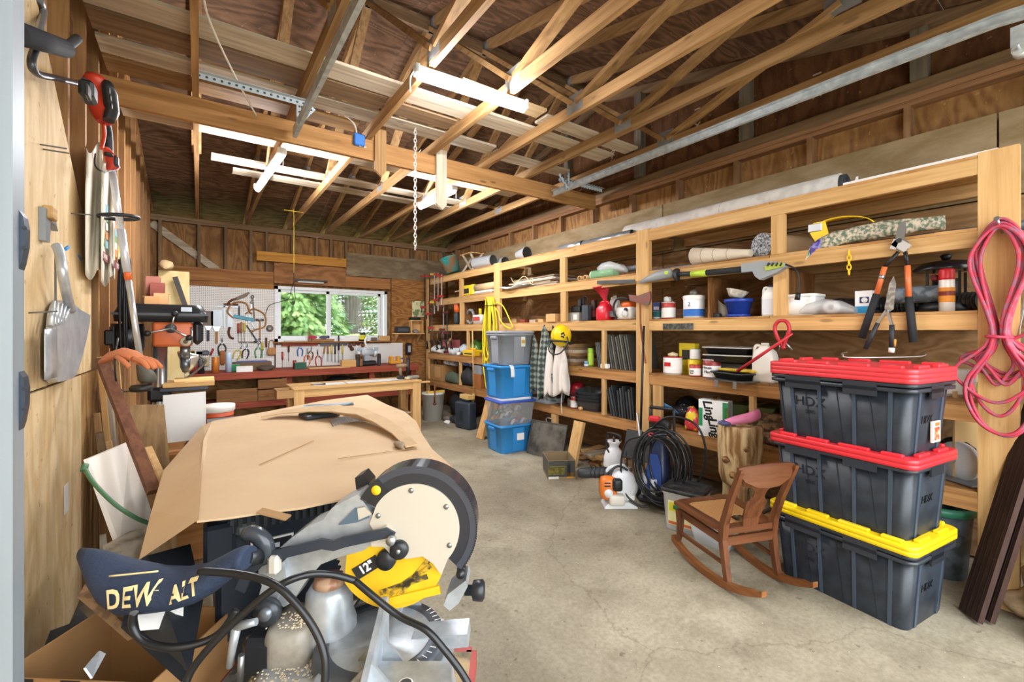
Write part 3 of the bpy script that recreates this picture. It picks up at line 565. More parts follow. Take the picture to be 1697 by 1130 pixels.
t = T('wire_rack', 'white wire letter rack standing on top of the shelving', 'rack', sp(790, 'A', 3.5))
P(B().bb(-.03, .03, -.13, .13, 0, .01), 'base', wh, t)
for k in range(7): P(B().tube(cr([(0, -.12+k*.04, .01), (0, -.12+k*.04, .09), (.02, -.12+k*.04, .1)], 3), .004, 5), 'wire_loop', wh, t)
# -------- tier B
t = T('foam_roll', 'thick roll of grey speckled foam with its cut end forward', 'roll', sp(1262, 'B', 3.55)+Vector((0, 0, .001)), -18)
P(B().tube([(.01, 0, .1), (.42, 0, .1)], .098, 24), 'outer_layer', plain('#b99a72', .85, bump=.1), t); 
b = B(); b.tube([(-.004, 0, .1), (.012, 0, .1)], .096, 24); P(b, 'cut_end', mix2('#5d6166', '#c3c7cb', 70, .42, .58, rough=.9), t)
P(B().cyl((-.006, 0, .1), (-.003, 0, .1), .013), 'core_hole', blk, t)
t = T('carpet_roll', 'beige carpet offcut rolled into a cone on the second tier', 'carpet', sp(1195, 'B', 3.52)+Vector((0, 0, .002)), 83)
rg = [[(x, (.03+.05*(x+.26)/.52)*math.cos(R(a)), .012+(.03+.05*(x+.26)/.52)*(1+math.sin(R(a)))) for a in range(0, 360, 24)] for x in (.26, .1, -.05, -.2, -.26)]
P(B().loft(rg), 'outer_layer', plain('#d8cbb5', .95, bump=.5, bs=150), t)
for xq in (-.08, .04, .15): rr_ = .031+.05*(xq+.26)/.52; P(B().tube([(xq, rr_*math.cos(R(a)), .012+rr_*(1+math.sin(R(a)))-.001) for a in range(0, 360, 24)], .002, 5, closed=True), 'wrap_cord', plain('#a2937b', .9), t)
for k, (lb, dx, dz) in enumerate((('white plastic pipe lying at the back of the second tier', .18, 0), ('grey plastic pipe lying in front of the white pipe, second tier', .1, 0))):
    S(B().tube([(0, -.35, .02), (0, .35, .02)], .018, 12), 'plastic_pipe', wh if k == 0 else plain('#8b8e91', .4), lb, 'pipe', sp(1128, 'B', XS+.05+dx)+Vector((0, 0, .001)))
S(B().bb(-.02, .02, -.55, .55, 0, .07), 'timber', old['y'], 'brown timber on edge at the back of the second tier', 'timber', sp(1180, 'B', 3.85)+Vector((0, 0, .001)))
t = T('lifting_strap', 'yellow webbing strap with steel buckle draped on the second tier', 'strap', sp(1400, 'B', 3.52))
pth = cr([(.0, .16, .14), (0, .12, .19), (0, 0, .2), (.02, -.12, .17), (.03, -.17, .1), (.03, -.12, .05), (0, 0, .03)], 6)
P(B().sheet(lambda u, v: pth[min(int(u*(len(pth)-1)), len(pth)-1)] + Vector((-.035+.07*v, 0, 0)), len(pth)-1, 1, .004), 'webbing', yel, t)
b = B(); b.ext([(.19, .12), (.17, .19), (.1, .19), (.06, .02), (.13, .0)], -.042, -.036, 'yz'); P(b, 'web_pad', yel, t); P(B().rbox((-.045, .16, .155), (.008, .085, .055), .004), 'buckle', plain('#b9bcbd', .35, .8), t)
t = T('chain', 'short yellow plastic chain hanging below the second tier', 'chain', at(1407, 435, X=3.42))
for k in range(5):
    b = B(); pl = [(0 if k % 2 else .011*math.cos(R(a)), .011*math.cos(R(a)) if k % 2 else 0, .02*math.sin(R(a))-k*.03+.06) for a in range(0, 360, 45)]
    P(b.tube(cr(pl, 2, True), .0035, 5, closed=True), 'link', yel, t)
t = T('plastic_wrapped_bundle', 'clear and purple plastic bag of dried flowers overhanging the second tier', 'bag', sp(1415, 'B', 3.47))
ctr = cr([(-.02, .27, -.07), (-.02, .22, -.0), (0, .12, .05), (.02, 0, .07), (.04, -.2, .08), (.06, -.42, .07)], 4); rg = []
for k, q in enumerate(ctr): rr_ = .05 if 2 < k < len(ctr)-3 else .04-.008*(k == 0); rg.append([q + Vector((.5*rr_*math.cos(R(a)), .0, rr_*math.sin(R(a))))*(1+.12*math.sin(a*3+k)) for a in range(0, 360, 30)])
P(B().loft(rg[6:]), 'flower_filling', mix2('#5d6e58', '#c9b8a4', 55, .42, .6, rough=.6), t); P(B().loft(rg[3:7]), 'purple_wrap', mix2('#4b3d86', '#7f77b8', 30, .5, .62, rough=.25), t); P(B().loft(rg[:4]), 'printed_tail', mix2('#d8d6d2', '#3d7a58', 22, .5, .6, rough=.25), t)
S(B().bb(-.05, .05, -.07, .07, 0, .012), 'wood_offcut', lum['y'], 'small tan board offcut on the second tier near the red cord', 'wood', sp(1577, 'B', 3.55)+Vector((0, 0, .001)), 10)
S(B().tube([(0, -.6, .03), (0, .3, .03)], .028, 12), 'drain_pipe', plain('#4a4c50', .5), 'dark grey pipe at the back of the second tier behind the flower bag', 'pipe', sp(1500, 'B', 3.75)+Vector((0, 0, .001)))
t = T('bottle_bag', 'clear plastic bag with a green bottle inside on the second tier', 'bag', sp(1003, 'B', 3.52), 0)
P(B().tube([(0, .17, .052), (.0, -.15, .052)], [.05, .05], 16), 'bottle', clear('#9fd6a5', .55), t); P(B().cyl((0, .16, .052), (0, .19, .052), .047), 'bottle_base', plain('#bfe3bf', .3), t)
rg = [[(.03+.0*k+(.08+.0*k)*math.cos(R(a))*s_, y_, .06+z_+(.055)*math.sin(R(a))*s_*(1+.2*math.sin(a+k))) for a in range(0, 360, 30)] for k, (y_, s_, z_) in enumerate(((.12, .4, .06), (.04, 1, .05), (-.08, 1.1, .055), (-.2, .8, .03), (-.26, .3, .0)))]
P(B().loft(rg), 'plastic_film', clear('#e8ecee', .55, .2), t)
S(B().tube([(0, -.32, .032), (0, .1, .032)], .03, 14), 'grey_pipe', plain('#777b7f', .45), 'grey pipe end poking out behind the bottle bag', 'pipe', sp(1035, 'B', 3.68)+Vector((0, 0, .06)), rx=0)
for k in range(2): S(B().lathe([(.02, 0), (.03, 0), (.03, .25), (.02, .25), (.02, 0)], 14, (0, 0, .03), ax='x'), 'cardboard_tube', plain('#c29b6a', .8), ('short cardboard tube pointing forward beside the bottle bag', 'second cardboard tube next to the timber divider on the second tier')[k], 'tube', sp(960+k*9, 'B', 3.47)+Vector((0, 0, .001)))
# flattened cartons and panels between the divider and the far post
stk = 0
for k in range(9):
    hth = (.012, .018, .008, .022, .01, .016, .012, .01, .014)[k]; Lh = (.52, .48, .5, .4, .46, .5, .42, .38, .44)[k]
    S(B().bb(-.16, .2, -Lh, Lh, 0, hth), 'flattened_carton', [plain('#b5a58d', .8, var=.1), plain('#d6d0c6', .7), gry['y'], plain('#8d7c66', .8), plain('#c4b59c', .8, var=.1)][k % 5],
      ('lowest', 'second', 'third', 'fourth', 'fifth', 'sixth', 'seventh', 'eighth', 'topmost')[k] + ' flat panel of the pile on the second tier', 'panel', Vector((3.66+.02*math.sin(k*2), 4.53+.03*math.sin(k*3), 2.0112+stk)), random.uniform(-2, 2), 'flat panels piled on the second tier'); stk += hth + .0006
S(B().tube(cr([(0, .3, .1), (0, .2, .02), (0, .0, .09), (0, -.15, -.02), (0, -.18, .03), (0, -.14, .05), (0, -.1, -.01)], 6), .004, 6), 'loose_wire', plain('#e2d49a', .5), 'pale loose wire trailing down over the pile of flat panels', 'wire', (3.425, 4.6, 2.07))
t = T('tool_case', 'yellow plastic tool case with black label on the second tier', 'case', sp(783, 'B', 3.6))
P(B().rbox((0, 0, .09), (.25, .46, .17), .02), 'body', plain('#e8d12e', .4), t); P(B().bb(-.127, -.125, -.1, .06, .04, .12), 'label_plate', blk, t); P(B().rbox((-.02, 0, .185), (.14, .2, .02), .008), 'handle', blk, t); P(B().bb(-.127, -.125, .1, .16, .05, .11), 'catch', plain('#b9a41f', .4), t)
S(B().lathe([(.035, -.3), (.05, -.3), (.05, .3), (.035, .3), (.035, -.3)], 18, (0, 0, .05), ax='y'), 'cardboard_tube', plain('#d3b487', .8), 'wide tan cardboard tube beside the far post', 'tube', sp(806, 'B', 3.5)+Vector((0, 0, .06)))
S(B().rbox((0, 0, .025), (.16, .5, .05), .02), 'paper_packet', plain('#dcd8d2', .6), 'flat white packet under the tan cardboard tube', 'packet', sp(806, 'B', 3.52)+Vector((0, 0, .001)))
S(B().sheet(lambda u, v: (-.1+.25*v, -.28+.56*u, .03+.02*math.sin(u*7+v*3)), 12, 4, .006), 'white_sheeting', plain('#e6e3de', .6), 'crumpled white sheeting on the second tier in front of the pile', 'sheeting', sp(868, 'B', 3.46)+Vector((0, .15, .0)))
S(B().tube([(0, .16, .012), (0, -.2, .02)], .012, 8), 'caulk_nozzle', wh, 'white slim nozzle poking out past the yellow case', 'nozzle', sp(762, 'B', 3.5)+Vector((0, 0, .09)))
# -------- tier C, right of the middle post
def ribbed(path, r, step=.016, n=14):
    pts = cr(path, 10); out = []; rs = []; acc = 0; k = 0; res = [pts[0]]
    for a_, c_ in zip(pts, pts[1:]):
        m_ = max(1, int((c_-a_).length/(step/2)))
        res += [a_.lerp(c_, (i+1)/m_) for i in range(m_)]
    return B().tube(res, [r*(1 if i % 2 else .86) for i in range(len(res))], n, smooth=False)
y0 = sp(1322, 'C', 3.75).y
S(ribbed([(0, 0, .07), (0, -.25, .065), (.0, -.5, .062), (-.02, -.8, .06), (-.1, -1.02, .06)], .055), 'corrugated_hose', plain('#232426', .5), 'black corrugated drain hose winding along the third tier', 'hose', (3.72, y0+.02, 1.5645))
t = carton('small_carton', 'small blue and white carton with an eye print', sp(1433, 'C', 3.55), (.05, .09, .15), '#f2f3f4', 0, prints=(('print_band', 'f', -.044, .044, .005, .05, '#2d9ad4'), ('eye_print', 'f', -.03, .02, .07, .11, '#1d2c5a')))
P(B().cyl((-.0255, -.006, .09), (-.0267, -.006, .09), .017), 'eye_ring', plain('#e8e9ea', .5), t)
t = T('square_tub', 'white square plastic tub with a plain lid on the third tier', 'tub', sp(1328, 'C', 3.56)); P(B().loft([[(x*s_, y*s_, z) for x, y in tube_box(.2, .24, .03)] for z, s_ in ((0, .9), (.13, 1))]), 'body', plain('#f4f3f0', .4), t); P(B().loft([[(x, y, z) for x, y in tube_box(.21, .25, .035)] for z in (.13, .15)]), 'lid', plain('#f4f3f0', .4), t)
t = T('plastic_bag', 'clear bag of white rolls slumped on the third tier', 'bag', sp(1378, 'C', 3.5))
b = B(); rg = [[(.09*math.cos(R(a))*s_, y_, .001+h_*(1+math.sin(R(a)))*.5) for a in range(0, 360, 30)] for y_, s_, h_ in ((.2, .25, .03), (.14, .8, .08), (.04, 1, .11), (-.06, .95, .09), (-.14, .5, .04))]; P(b.loft(rg), 'plastic_film', clear('#dfe0df', .5, .2), t)
P(B().lathe([(.02, 0), (.045, 0), (.045, .07), (.02, .07), (.02, 0)], 16, (-.02, 0, .05), ax='x'), 'paper_roll', wh, t)
S(B().loft([[(.1*math.cos(R(a))*s_, y_+.01*math.sin(a), .001+h_*(1+math.sin(R(a)))*.5) for a in range(0, 360, 30)] for y_, s_, h_ in ((.2, .2, .05), (.1, .9, .11), (0, 1, .12), (-.12, .8, .1), (-.2, .3, .03))]), 'black_sack', plain('#222427', .35), 'crumpled black plastic sack behind the clear bag', 'sack', sp(1398, 'C', 3.66))
S(B().rbox((0, 0, .05), (.14, .3, .1), .04, seg=2), 'grey_pouch', mix2('#4f565c', '#7a848c', 16, rough=.5), 'soft grey and blue pouch between the lopper handles and the spray can', 'pouch', sp(1522, 'C', 3.62)+Vector((0, 0, .062)))
t = can('red capped insect spray can with an orange swirl on the label', sp(1569, 'C', 3.5), .034, .19, '#f1efe9', '#c9282d', '#e2922e', (.28, .72), False, 'spray can', 'spray_can')
P(B().lathe([(.0345, .19), (.0345, .235), (.028, .245), (0, .245)], 18), 'cap', redp, t); P(B().lathe([(.0355, .09), (.0355, .115)], 18), 'label_stripe', plain('#7c2a1e', .5), t)
t = T('camp_lantern', 'black round camp burner with domed lid on the third tier', 'burner', sp(1568, 'C', 3.68))
P(B().lathe([(0, 0), (.13, 0), (.12, .05), (.1, .06)], 20), 'base', blk, t)
for k in range(4): a = R(45+90*k); P(B().bar((.1*math.cos(a), .1*math.sin(a), .05), (.1*math.cos(a), .1*math.sin(a), .24), .012, .012), 'upright', blk, t)
P(B().lathe([(0, .05), (.06, .05), (.06, .2), (0, .2)], 16), 'burner_can', plain('#3a3d40', .4, .3), t)
P(B().lathe([(.15, .25), (.155, .262), (.11, .30), (.03, .315), (0, .315)], 22).lathe([(.15, .25), (0, .24)], 22), 'lid', plain('#1c1d1f', .25), t); P(B().lathe([(0, .315), (.02, .32), (.028, .34), (.018, .352), (0, .352)], 12), 'knob', blk, t)
P(B().ell((-.15, .02, .2), (.02, .02, .02)), 'valve_knob', mix2('#8c1e22', '#451013', 60), t)
t = jug('white bleach jug with a purple cap on the third tier', sp(1279, 'C', 3.52), .12, .09, .235, cap='#38376e', paper='#e2e3ea')
t = T('flower_pot', 'glossy royal blue flower pot in its saucer', 'pot', sp(1224, 'C', 3.55)); bl_ = plain('#2b46a8', .15)
P(B().lathe([(0, .015), (.075, .015), (.098, .12), (.108, .12), (.11, .145), (.1, .145), (.07, .03), (0, .03)], 24), 'body', bl_, t); P(B().lathe([(0, 0), (.085, 0), (.095, .022), (.088, .022), (.08, .008), (0, .008)], 24), 'saucer', bl_, t)
S(B().lathe([(0, .0), (.05, .0), (.085, .06), (.08, .06), (.048, .008), (0, .008)], 20), 'stoneware_bowl', mix2('#d6cfc2', '#b3a998', 25, rough=.6), 'pale stoneware bowl tilted on the blue flower pot', 'bowl', sp(1219, 1.7105, 3.55)+Vector((0, 0, .012)), 0, rx=12, ry=8)
t = T('clear_sheet', 'folded clear plastic film leaning beside the blue pot', 'film', sp(1195, 'C', 3.62)); P(B().sheet(lambda u, v: (.02*math.sin(u*9), .1-.2*u, .22*v*(1-.75*u)), 10, 4, .004), 'film', clear('#cfcabf', .6), t); P(B().rbox((-.06, .02, .02), (.06, .1, .04), .01), 'clip', plain('#3b3e42', .5), t)
t = can('white bucket with blue label on the third tier', sp(1150, 'C', 3.55), .088, .19, '#f1f1ef', '#f4f4f2', '#2b6bbd', (.1, .42), False, 'bucket', 'bucket'); P(B().lathe([(.0915, .165), (.0925, .195), (.085, .2), (0, .2)], 24), 'rim', wh, t)
text('2', 'lettering', plain('#1f3f8f', .5), t, .05, frame((-.0905, -.01, .12), (0, -1, 0), (0, 0, 1)))
S(B().lathe([(0, 0), (.035, 0), (.04, .03), (.02, .05), (0, .055)], 14), 'tin_cup', plain('#6e6a62', .4, .4), 'small dark tin cup upside down on the white bucket lid', 'cup', sp(1150, 1.7635, 3.55))
can('red and white paint can with raised wire handle on the third tier', sp(1108, 'C', 3.53), .062, .155, '#b5443c', '#c9c7c2', '#e9e6e1', (.08, .66), True)
S(B().lathe([(.0, 0), (.03, 0), (.034, .03), (.03, .045), (0, .05)], 14), 'cloth_wad', plain('#d9d6d0', .9), 'white rag wad on the lid of the red paint can', 'rag', sp(1106, 1.719, 3.53))
can('small teal tin squeezed in by the middle post', sp(1091, 'C', 3.58), .05, .08, '#2a7d86', '#c9c7c2', '#d9e3e3', (.1, .3), False, 'tin', 'small_tin')
carton('blue_packet', 'dark blue and white packet stacked above the small teal tin', sp(1091, 1.6445, 3.58), (.06, .08, .08), '#4a5790', prints=(('print_band', 'f', -.03, .03, .01, .04, '#e3e3ea'),))
b = B()
t = T('tile_strip', 'strip of five dark stone sample tiles fixed to the shelf edge', 'tiles', at(1123, 541, X=3.425))
yw = .305
for k in range(5): P(B().rbox((0, .1225-k*.061, 0), (.008, .057, .055), .002), 'tile', mix2('#3c3d3a', '#5f625c', 40, rough=.35), t)
# -------- tier C, middle bay
t = T('handle_red_funnel', 'large translucent red funnel upended on the fuel can', 'funnel', sp(1003, 1.773, 3.55), 0, rx=0, ry=-16); t.name = 'funnel'
P(B().lathe([(.012, 0), (.02, .01), (.03, .05), (.1, .17), (.104, .17), (.104, .18), (.098, .18), (.03, .06)], 24), 'cone', plain('#d4394a', .25), t)
t = T('fuel_can', 'red plastic fuel can below the funnel', 'can', sp(1003, 'C', 3.55)); P(B().loft([[(x*s_, y*s_, z) for x, y in tube_box(.16, .17, .05)] for z, s_ in ((0, .93), (.02, 1), (.13, 1), (.18, .55), (.2, .3))]), 'body', plain('#d02334', .3), t); P(B().tube(cr([(0, -.06, .17), (0, -.03, .205), (0, .05, .2), (0, .07, .16)], 5), .012, 8), 'handle', plain('#d02334', .3), t)
jug('tall white oil jug behind the fuel can', sp(1019, 'C', 3.66), .11, .09, .27, cap='#e8e8e8')
t = T('chainsaw', 'orange and white chainsaw with black handle on the third tier', 'chainsaw', sp(1039, 'C', 3.53), 90)
P(B().rbox((0, 0, .07), (.2, .13, .13), .03, seg=2), 'engine_body', plain('#e7e4de', .4), t); P(B().rbox((-.02, 0, .15), (.13, .12, .07), .03, seg=2), 'top_cover', org, t); P(B().lathe([(0, 0), (.035, 0), (.035, .02), (0, .024)], 16, (-.04, .066, .06), ax='y'), 'starter_cover', plain('#d8d6d0', .4), t)
P(B().tube(cr([(.06, .08, .02), (.1, .09, .1), (.07, .085, .2), (-.02, .08, .22), (-.08, .07, .2)], 6), .011, 8), 'front_handle', blk, t); P(B().bb(.1, .28, -.01, .01, .04, .1), 'guide_bar', plain('#73777a', .4, .6), t); P(B().cyl((-.05, .07, .1), (-.05, .085, .1), .02), 'fuel_cap', blk, t)
t = T('battery_charger', 'black cordless tool charger standing on a grey box', 'charger', sp(958, 1.665, 3.56)); P(B().rbox((0, .0, .04), (.1, .14, .07), .01), 'body', blk, t); P(B().rbox((.0, -.04, .11), (.06, .05, .09), .012), 'battery', plain('#2a2c30', .5), t); P(B().tube(cr([(0, .07, .03), (-.04, .14, .06), (-.05, .16, -.02), (-.05, .1, -.08)], 6), .004, 6), 'cord', blk, t)
carton('grey_box', 'low grey cardboard box under the black charger', sp(956, 'C', 3.56), (.13, .2, .1), '#9c9890', prints=(('print_patch', 'f', -.07, -.01, .02, .08, '#d9d5cb'),))
t = T('gas_canister', 'dark grey tool canister with black strap on the third tier', 'canister', sp(972, 'C', 3.53)); P(B().rbox((0, 0, .09), (.08, .09, .18), .012), 'body', plain('#3c434a', .5), t); P(B().tube(cr([(-.01, -.035, .17), (-.02, -.03, .25), (-.02, .02, .27), (-.01, .035, .19)], 6), .015, 8, flat=.4), 'strap', blk, t)
can('tall brown bottle behind the dark canister', sp(984, 'C', 3.64), .04, .24, '#3a2522', '#7c1f22', '#7a2a28', (.2, .5), False, 'bottle', 'oil_bottle')
carton('wooden_block_box', 'square unfinished wooden box at the shelf edge above the plaid jacket', sp(919, 'C', 3.48), (.13, .165, .095), '#d0a066', 0)
# small wood offcuts in the bay beside the far post
rnd = random.Random(4); offl = ['curled', 'short square', 'thin', 'wedge cut', 'stubby', 'pale', 'dark', 'knotty', 'long narrow', 'split', 'rough', 'red toned']
for k in range(12):
    L = rnd.uniform(.08, .2); x = 3.5+(k % 3)*.15; y = 4.32+.085*(k//3)*2.2+rnd.uniform(-.01, .01); hh = rnd.uniform(.03, .05)
    S(B().bb(-L/2*.5, L/2*.5, -.05, .05, 0, hh), 'wood_offcut', [lum['y'], old['y'], red['y'], gry['y']][k % 4], offl[k] + ' wood offcut kept on the third tier bay', 'wood', (x, y, 1.5642), rnd.uniform(-12, 12), 'wood offcuts on the third tier')
for k in range(4): S(B().bb(-.1, .1, -.42+.03*k, .42-.02*k, 0, .012), 'lath_strip', [gry['y'], old['y']][k % 2], ('lowest', 'second', 'third', 'topmost')[k] + ' thin slat lying over the offcuts at the back of the third tier', 'slat', (3.85, 4.55, 1.5642+k*.0125), rnd.uniform(-3, 3), 'thin slats on the third tier')
# -------- tier C, far bay
coil('cable_coil', 'thick coil of grey cable standing on the third tier', sp(780, 'C', 3.55)+Vector((0, 0, .125)), .011, .11, 7, plain('#8d8f90', .5), wob=.25)
t = T('parts_bin', 'white and red parts bin on the third tier behind the yellow cord', 'bin', sp(798, 'C', 3.56)); P(B().loft([[(x*s_, y*s_, z) for x, y in tube_box(.18, .26, .02)] for z, s_ in ((0, .92), (.14, 1))]), 'body', plain('#dedcd8', .5), t); P(B().bb(-.093, -.088, -.09, .1, .05, .11), 'red_label', plain('#c23b32', .5), t)
can('slim yellow glue bottle with pointed red cap', sp(796, 1.7045, 3.56), .025, .1, '#e8cf2a', '#c33a2a', None, bail=False, cat='bottle', name='glue_bottle')
t = T('reciprocating_saw', 'orange and black power sander standing on end on the third tier', 'power tool', sp(757, 'C', 3.5)); P(B().loft([[(.05*math.cos(R(a))*s_, .05*math.sin(R(a))*s_, z) for a in range(0, 360, 30)] for z, s_ in ((0, .8), (.05, 1), (.17, 1.0), (.2, .9))]), 'grip', drkg, t); P(B().loft([[(.045*math.cos(R(a))*s_, .05*math.sin(R(a))*s_-.01, z) for a in range(0, 360, 30)] for z, s_ in ((.2, 1), (.26, 1.15), (.34, 1.2), (.38, .9), (.4, .4))]), 'motor_housing', org, t)
t.name = 'power_sander'
# -------- tier D, right of the middle post
t = can('red rimmed plaster bucket with printed label', sp(1115, 'D', 3.52), .082, .16, '#e9e4df', '#b3262c', '#f2eeea', (.1, .8), False, 'bucket', 'plaster_bucket'); P(B().bb(-.0845, -.083, -.035, .03, .075, .11), 'print_patch', redp, t); P(B().lathe([(0, .16), (.04, .162), (.045, .185), (0, .2)], 14), 'rag', plain('#d8c79a', .9), t)
carton('yellow_carton', 'tall yellow product carton behind the paint cans', sp(1142, 'D', 3.66), (.07, .16, .28), '#dcc428', prints=(('round_print', 'f', -.04, .05, .13, .22, '#2c2c22'), ('print_band', 'f', -.07, .07, .02, .08, '#b7a31e')))
can('yellow paint can on the fourth tier', sp(1152, 'D', 3.6), .062, .14, '#e5c81f', '#d9b81a', None, bail=False)
can('white tin standing on the yellow paint can', sp(1152, 1.2045, 3.6), .044, .09, '#e6e4e0', '#bfc0c0', '#f1efec', (.05, .9), False, 'tin', 'white_tin')
can('small red and white paint can with handwriting in the front row', sp(1152, 'D', 3.5), .047, .1, '#b53a36', '#b53a36', '#efece8', (.12, .72), False, txt=(('(out)', .018, .05), ('door', .016, .032)))
t = can('white paint can with black handwriting and grey lid', sp(1180, 'D', 3.53), .072, .155, '#8f3733', '#a9a6a2', '#f2f0ee', (.05, .66), False, txt=(('House', .032, .085), ('Flag', .032, .05)))
def ptray(lab, p, rz, L=.36, W=.26, Hh=.055, c='#2b2b2c', rim='#b9b5ad'):
    t = T('paint_tray', lab, 'tray', p, rz); b = B(); o1 = tube_box(W, L, .03); o2 = tube_box(W*.84, L*.84, .03)
    b.loft([[(x, y, 0) for x, y in o2], [(x, y, Hh) for x, y in o1], [(x*1.05, y*1.05, Hh) for x, y in o1], [(x*1.05, y*1.05, Hh-.008) for x, y in o1], [(x*.96, y*.96, Hh-.004) for x, y in o1], [(x*.96, y*.96, .005) for x, y in o2]]); P(b, 'pan', plain(c, .45), t)
    P(B().tube([(x*1.045, y*1.045, Hh) for x, y in o1], .006, 6, closed=True), 'rim', plain(rim, .5), t); return t
ptray('lower dirty paint tray of the stacked pair, fourth tier', sp(1212, 1.20, 3.6), 8); ptray('upper dirty paint tray of the stacked pair, fourth tier', sp(1212, 1.262, 3.6), 4)
S(B().rbox((0, 0, .065), (.22, .3, .13), .01), 'storage_block', drkg, 'dark plastic box propping up the stacked paint trays', 'box', sp(1216, 1.0625, 3.65))
ptray('black roller tray sticking out over the tier edge', sp(1222, 1.0725, 3.5), -18, .3, .26, .05, '#1d1d1f', '#3a3a3c')
S(B().rbox((0, 0, .012), (.14, .3, .02), .01), 'yellow_pad', plain('#d9b53a', .8), 'yellow sponge float lying in the black roller tray', 'float', sp(1226, 1.13, 3.5), -10)
t = T('clipboard_case', 'flat dark case with two steel latches at the tier edge', 'case', sp(1215, 'D', 3.42), -8); P(B().rbox((0, 0, .004), (.2, .34, .008), .002), 'panel', plain('#55524c', .5), t)
for yy in (.07, -.09): P(B().bb(-.106, -.101, yy-.016, yy+.016, -.045, .006), 'latch', stl, t)
jug('cream plastic jug next to the black totes on the fourth tier', sp(1268, 'D', 3.53), .16, .12, .3, c='#e8e2d6', cap='#e8e2d6')
S(B().lathe([(0, 0), (.12, 0), (.17, .05), (.165, .055), (.115, .008), (0, .008)], 24), 'red_basin', plain('#b52530', .35), 'red shallow basin at the back of the fourth tier', 'basin', sp(1265, 1.0625, 3.83))
S(B().loft([[(.1*math.cos(R(a))*s_, y_, .001+h_*(1+math.sin(R(a)))*.5) for a in range(0, 360, 30)] for y_, s_, h_ in ((.14, .3, .05), (.06, .9, .13), (-.05, 1, .14), (-.14, .5, .06))]), 'dark_bag', plain('#2a2622', .6), 'crumpled dark bag beside the paint trays', 'bag', sp(1246, 1.0625, 3.68))
t = T('bolt_cutter', 'red handled bolt cutter leaning across the fourth tier', 'cutter', at(1262, 620, X=3.40))
a, c = at(1222, 615, X=3.38)-t.location, at(1313, 553, X=3.30)-t.location
P(B().tube([a, a.lerp(c, .5), c], [.012, .012, .007], 10), 'handle', plain('#c63038', .4), t)
pp = [at(px, py, X=3.34)-t.location for px, py in ((1300, 578), (1288, 558), (1284, 542), (1291, 532), (1303, 533), (1308, 546), (1301, 565), (1297, 578))]
P(B().tube(cr(pp, 5), .013, 9), 'curved_grip', plain('#b92933', .4), t); P(B().tube([at(1300, 566, X=3.34)-t.location, at(1313, 580, X=3.36)-t.location], .006, 8), 'steel_arm', stl, t); P(B().tube([at(1293, 572, X=3.34)-t.location, at(1291, 582, X=3.36)-t.location], .005, 8), 'steel_arm', stl, t)
# -------- tier D, middle bay
nm = ['first', 'second', 'third', 'fourth', 'fifth', 'sixth', 'seventh', 'eighth', 'ninth', 'tenth', 'eleventh']
for k in range(11):
    y = 2.90+k*.029
    S(B().bb(-.12, .3, -.006, .006, 0, .36-.012*(k % 3)), 'slate_sheet', plain(['#4d4c48', '#6b6860', '#3e3d3b', '#7c776c'][k % 4], .55, var=.15), nm[k] + ' dark slate panel from the middle post, leaning on the fourth tier', 'panel', (3.60, y, 1.0645), 0, 'slate panels leaning on the fourth tier', rx=-12)
for k in range(7):
    S(B().bb(-.14, .2, -.1, .1+.02*math.sin(k), 0, .034), 'wood_block', [old['x'], gry['x'], drk['x']][k % 3], nm[k] + ' offcut from the bottom in the wood stack behind the white coat', 'wood', (3.66, 3.84, 1.0625+k*.0346), rnd.uniform(-4, 4), 'wood stack on the fourth tier')
for k in range(6):
    S(B().bb(-.12, .2, -.11, .1, 0, .034), 'wood_block', [gry['x'], old['x'], drk['x']][k % 3], nm[k] + ' offcut from the bottom in the wood stack hidden by the plaid jacket', 'wood', (3.66, 4.12, 1.0625+k*.0346), rnd.uniform(-4, 4), 'second wood stack on the fourth tier')
can('lime green spray can on the fourth tier', sp(979, 'D', 3.54), .034, .2, '#9ccb3a', '#7fae2a', '#b4d94a', (.1, .75), False, 'spray can', 'spray_can')
can('small blue and white tin in front of the green spray can', sp(972, 'D', 3.5), .028, .06, '#5a8fb5', '#bcbcbc', '#d5dbe0', (.1, .5), False, 'tin', 'small_tin')
for k in range(3): S(B().bb(-.12, .25, -.006, .006, 0, .27), 'grey_sheet', plain('#5f625f', .6, var=.1), nm[k] + ' grey sheet leaning against the timber divider, fourth tier', 'sheet', (3.6, 3.30+k*.022, 1.0645), 0, 'grey sheets on the fourth tier', rx=-10)
S(B().rbox((0, 0, .025), (.05, .1, .05), .008), 'white_block', wh, 'small white block at the foot of the slate panels', 'block', sp(1003, 'D', 3.46)+Vector((0, 0, .0005)))
# -------- tier D, far bay
def bagged(name, lab, p, sx, sy, h, m, cat='bag', rz=0, par=None):
    rg = [[((sx*math.cos(R(a)))*s_, y_*sy, .001+h*h_*(1+math.sin(R(a)))*.5*(1+.15*math.sin(a*2+y_*9))) for a in range(0, 360, 30)] for y_, s_, h_ in ((-1, .25, .3), (-.7, .8, .8), (-.1, 1, 1), (.5, .9, .85), (.85, .6, .6), (1, .2, .25))]
    return S(B().loft(rg), name, m, lab, cat, p, rz)
bagged('rag_heap', 'white and black rags bunched at the far end of the fourth tier', sp(727, 'D', 3.5), .12, .2, .15, mix2('#e4e1dc', '#2b2b2b', 9, .5, .6, rough=.9), 'rags')
t = T('parts_organizer', 'pink framed wire organizer box on the far fourth tier', 'organizer', sp(748, 'D', 3.62)); P(B().bb(-.1, .1, -.14, .14, 0, .01).bb(.09, .1, -.14, .14, .01, .24).bb(-.1, .1, .13, .14, .01, .24), 'shell', plain('#c06a6c', .5), t); P(B().bar((-.08, .06, .1), (-.06, -.1, .26), .03, .04), 'wood_stick', lum['y'], t)
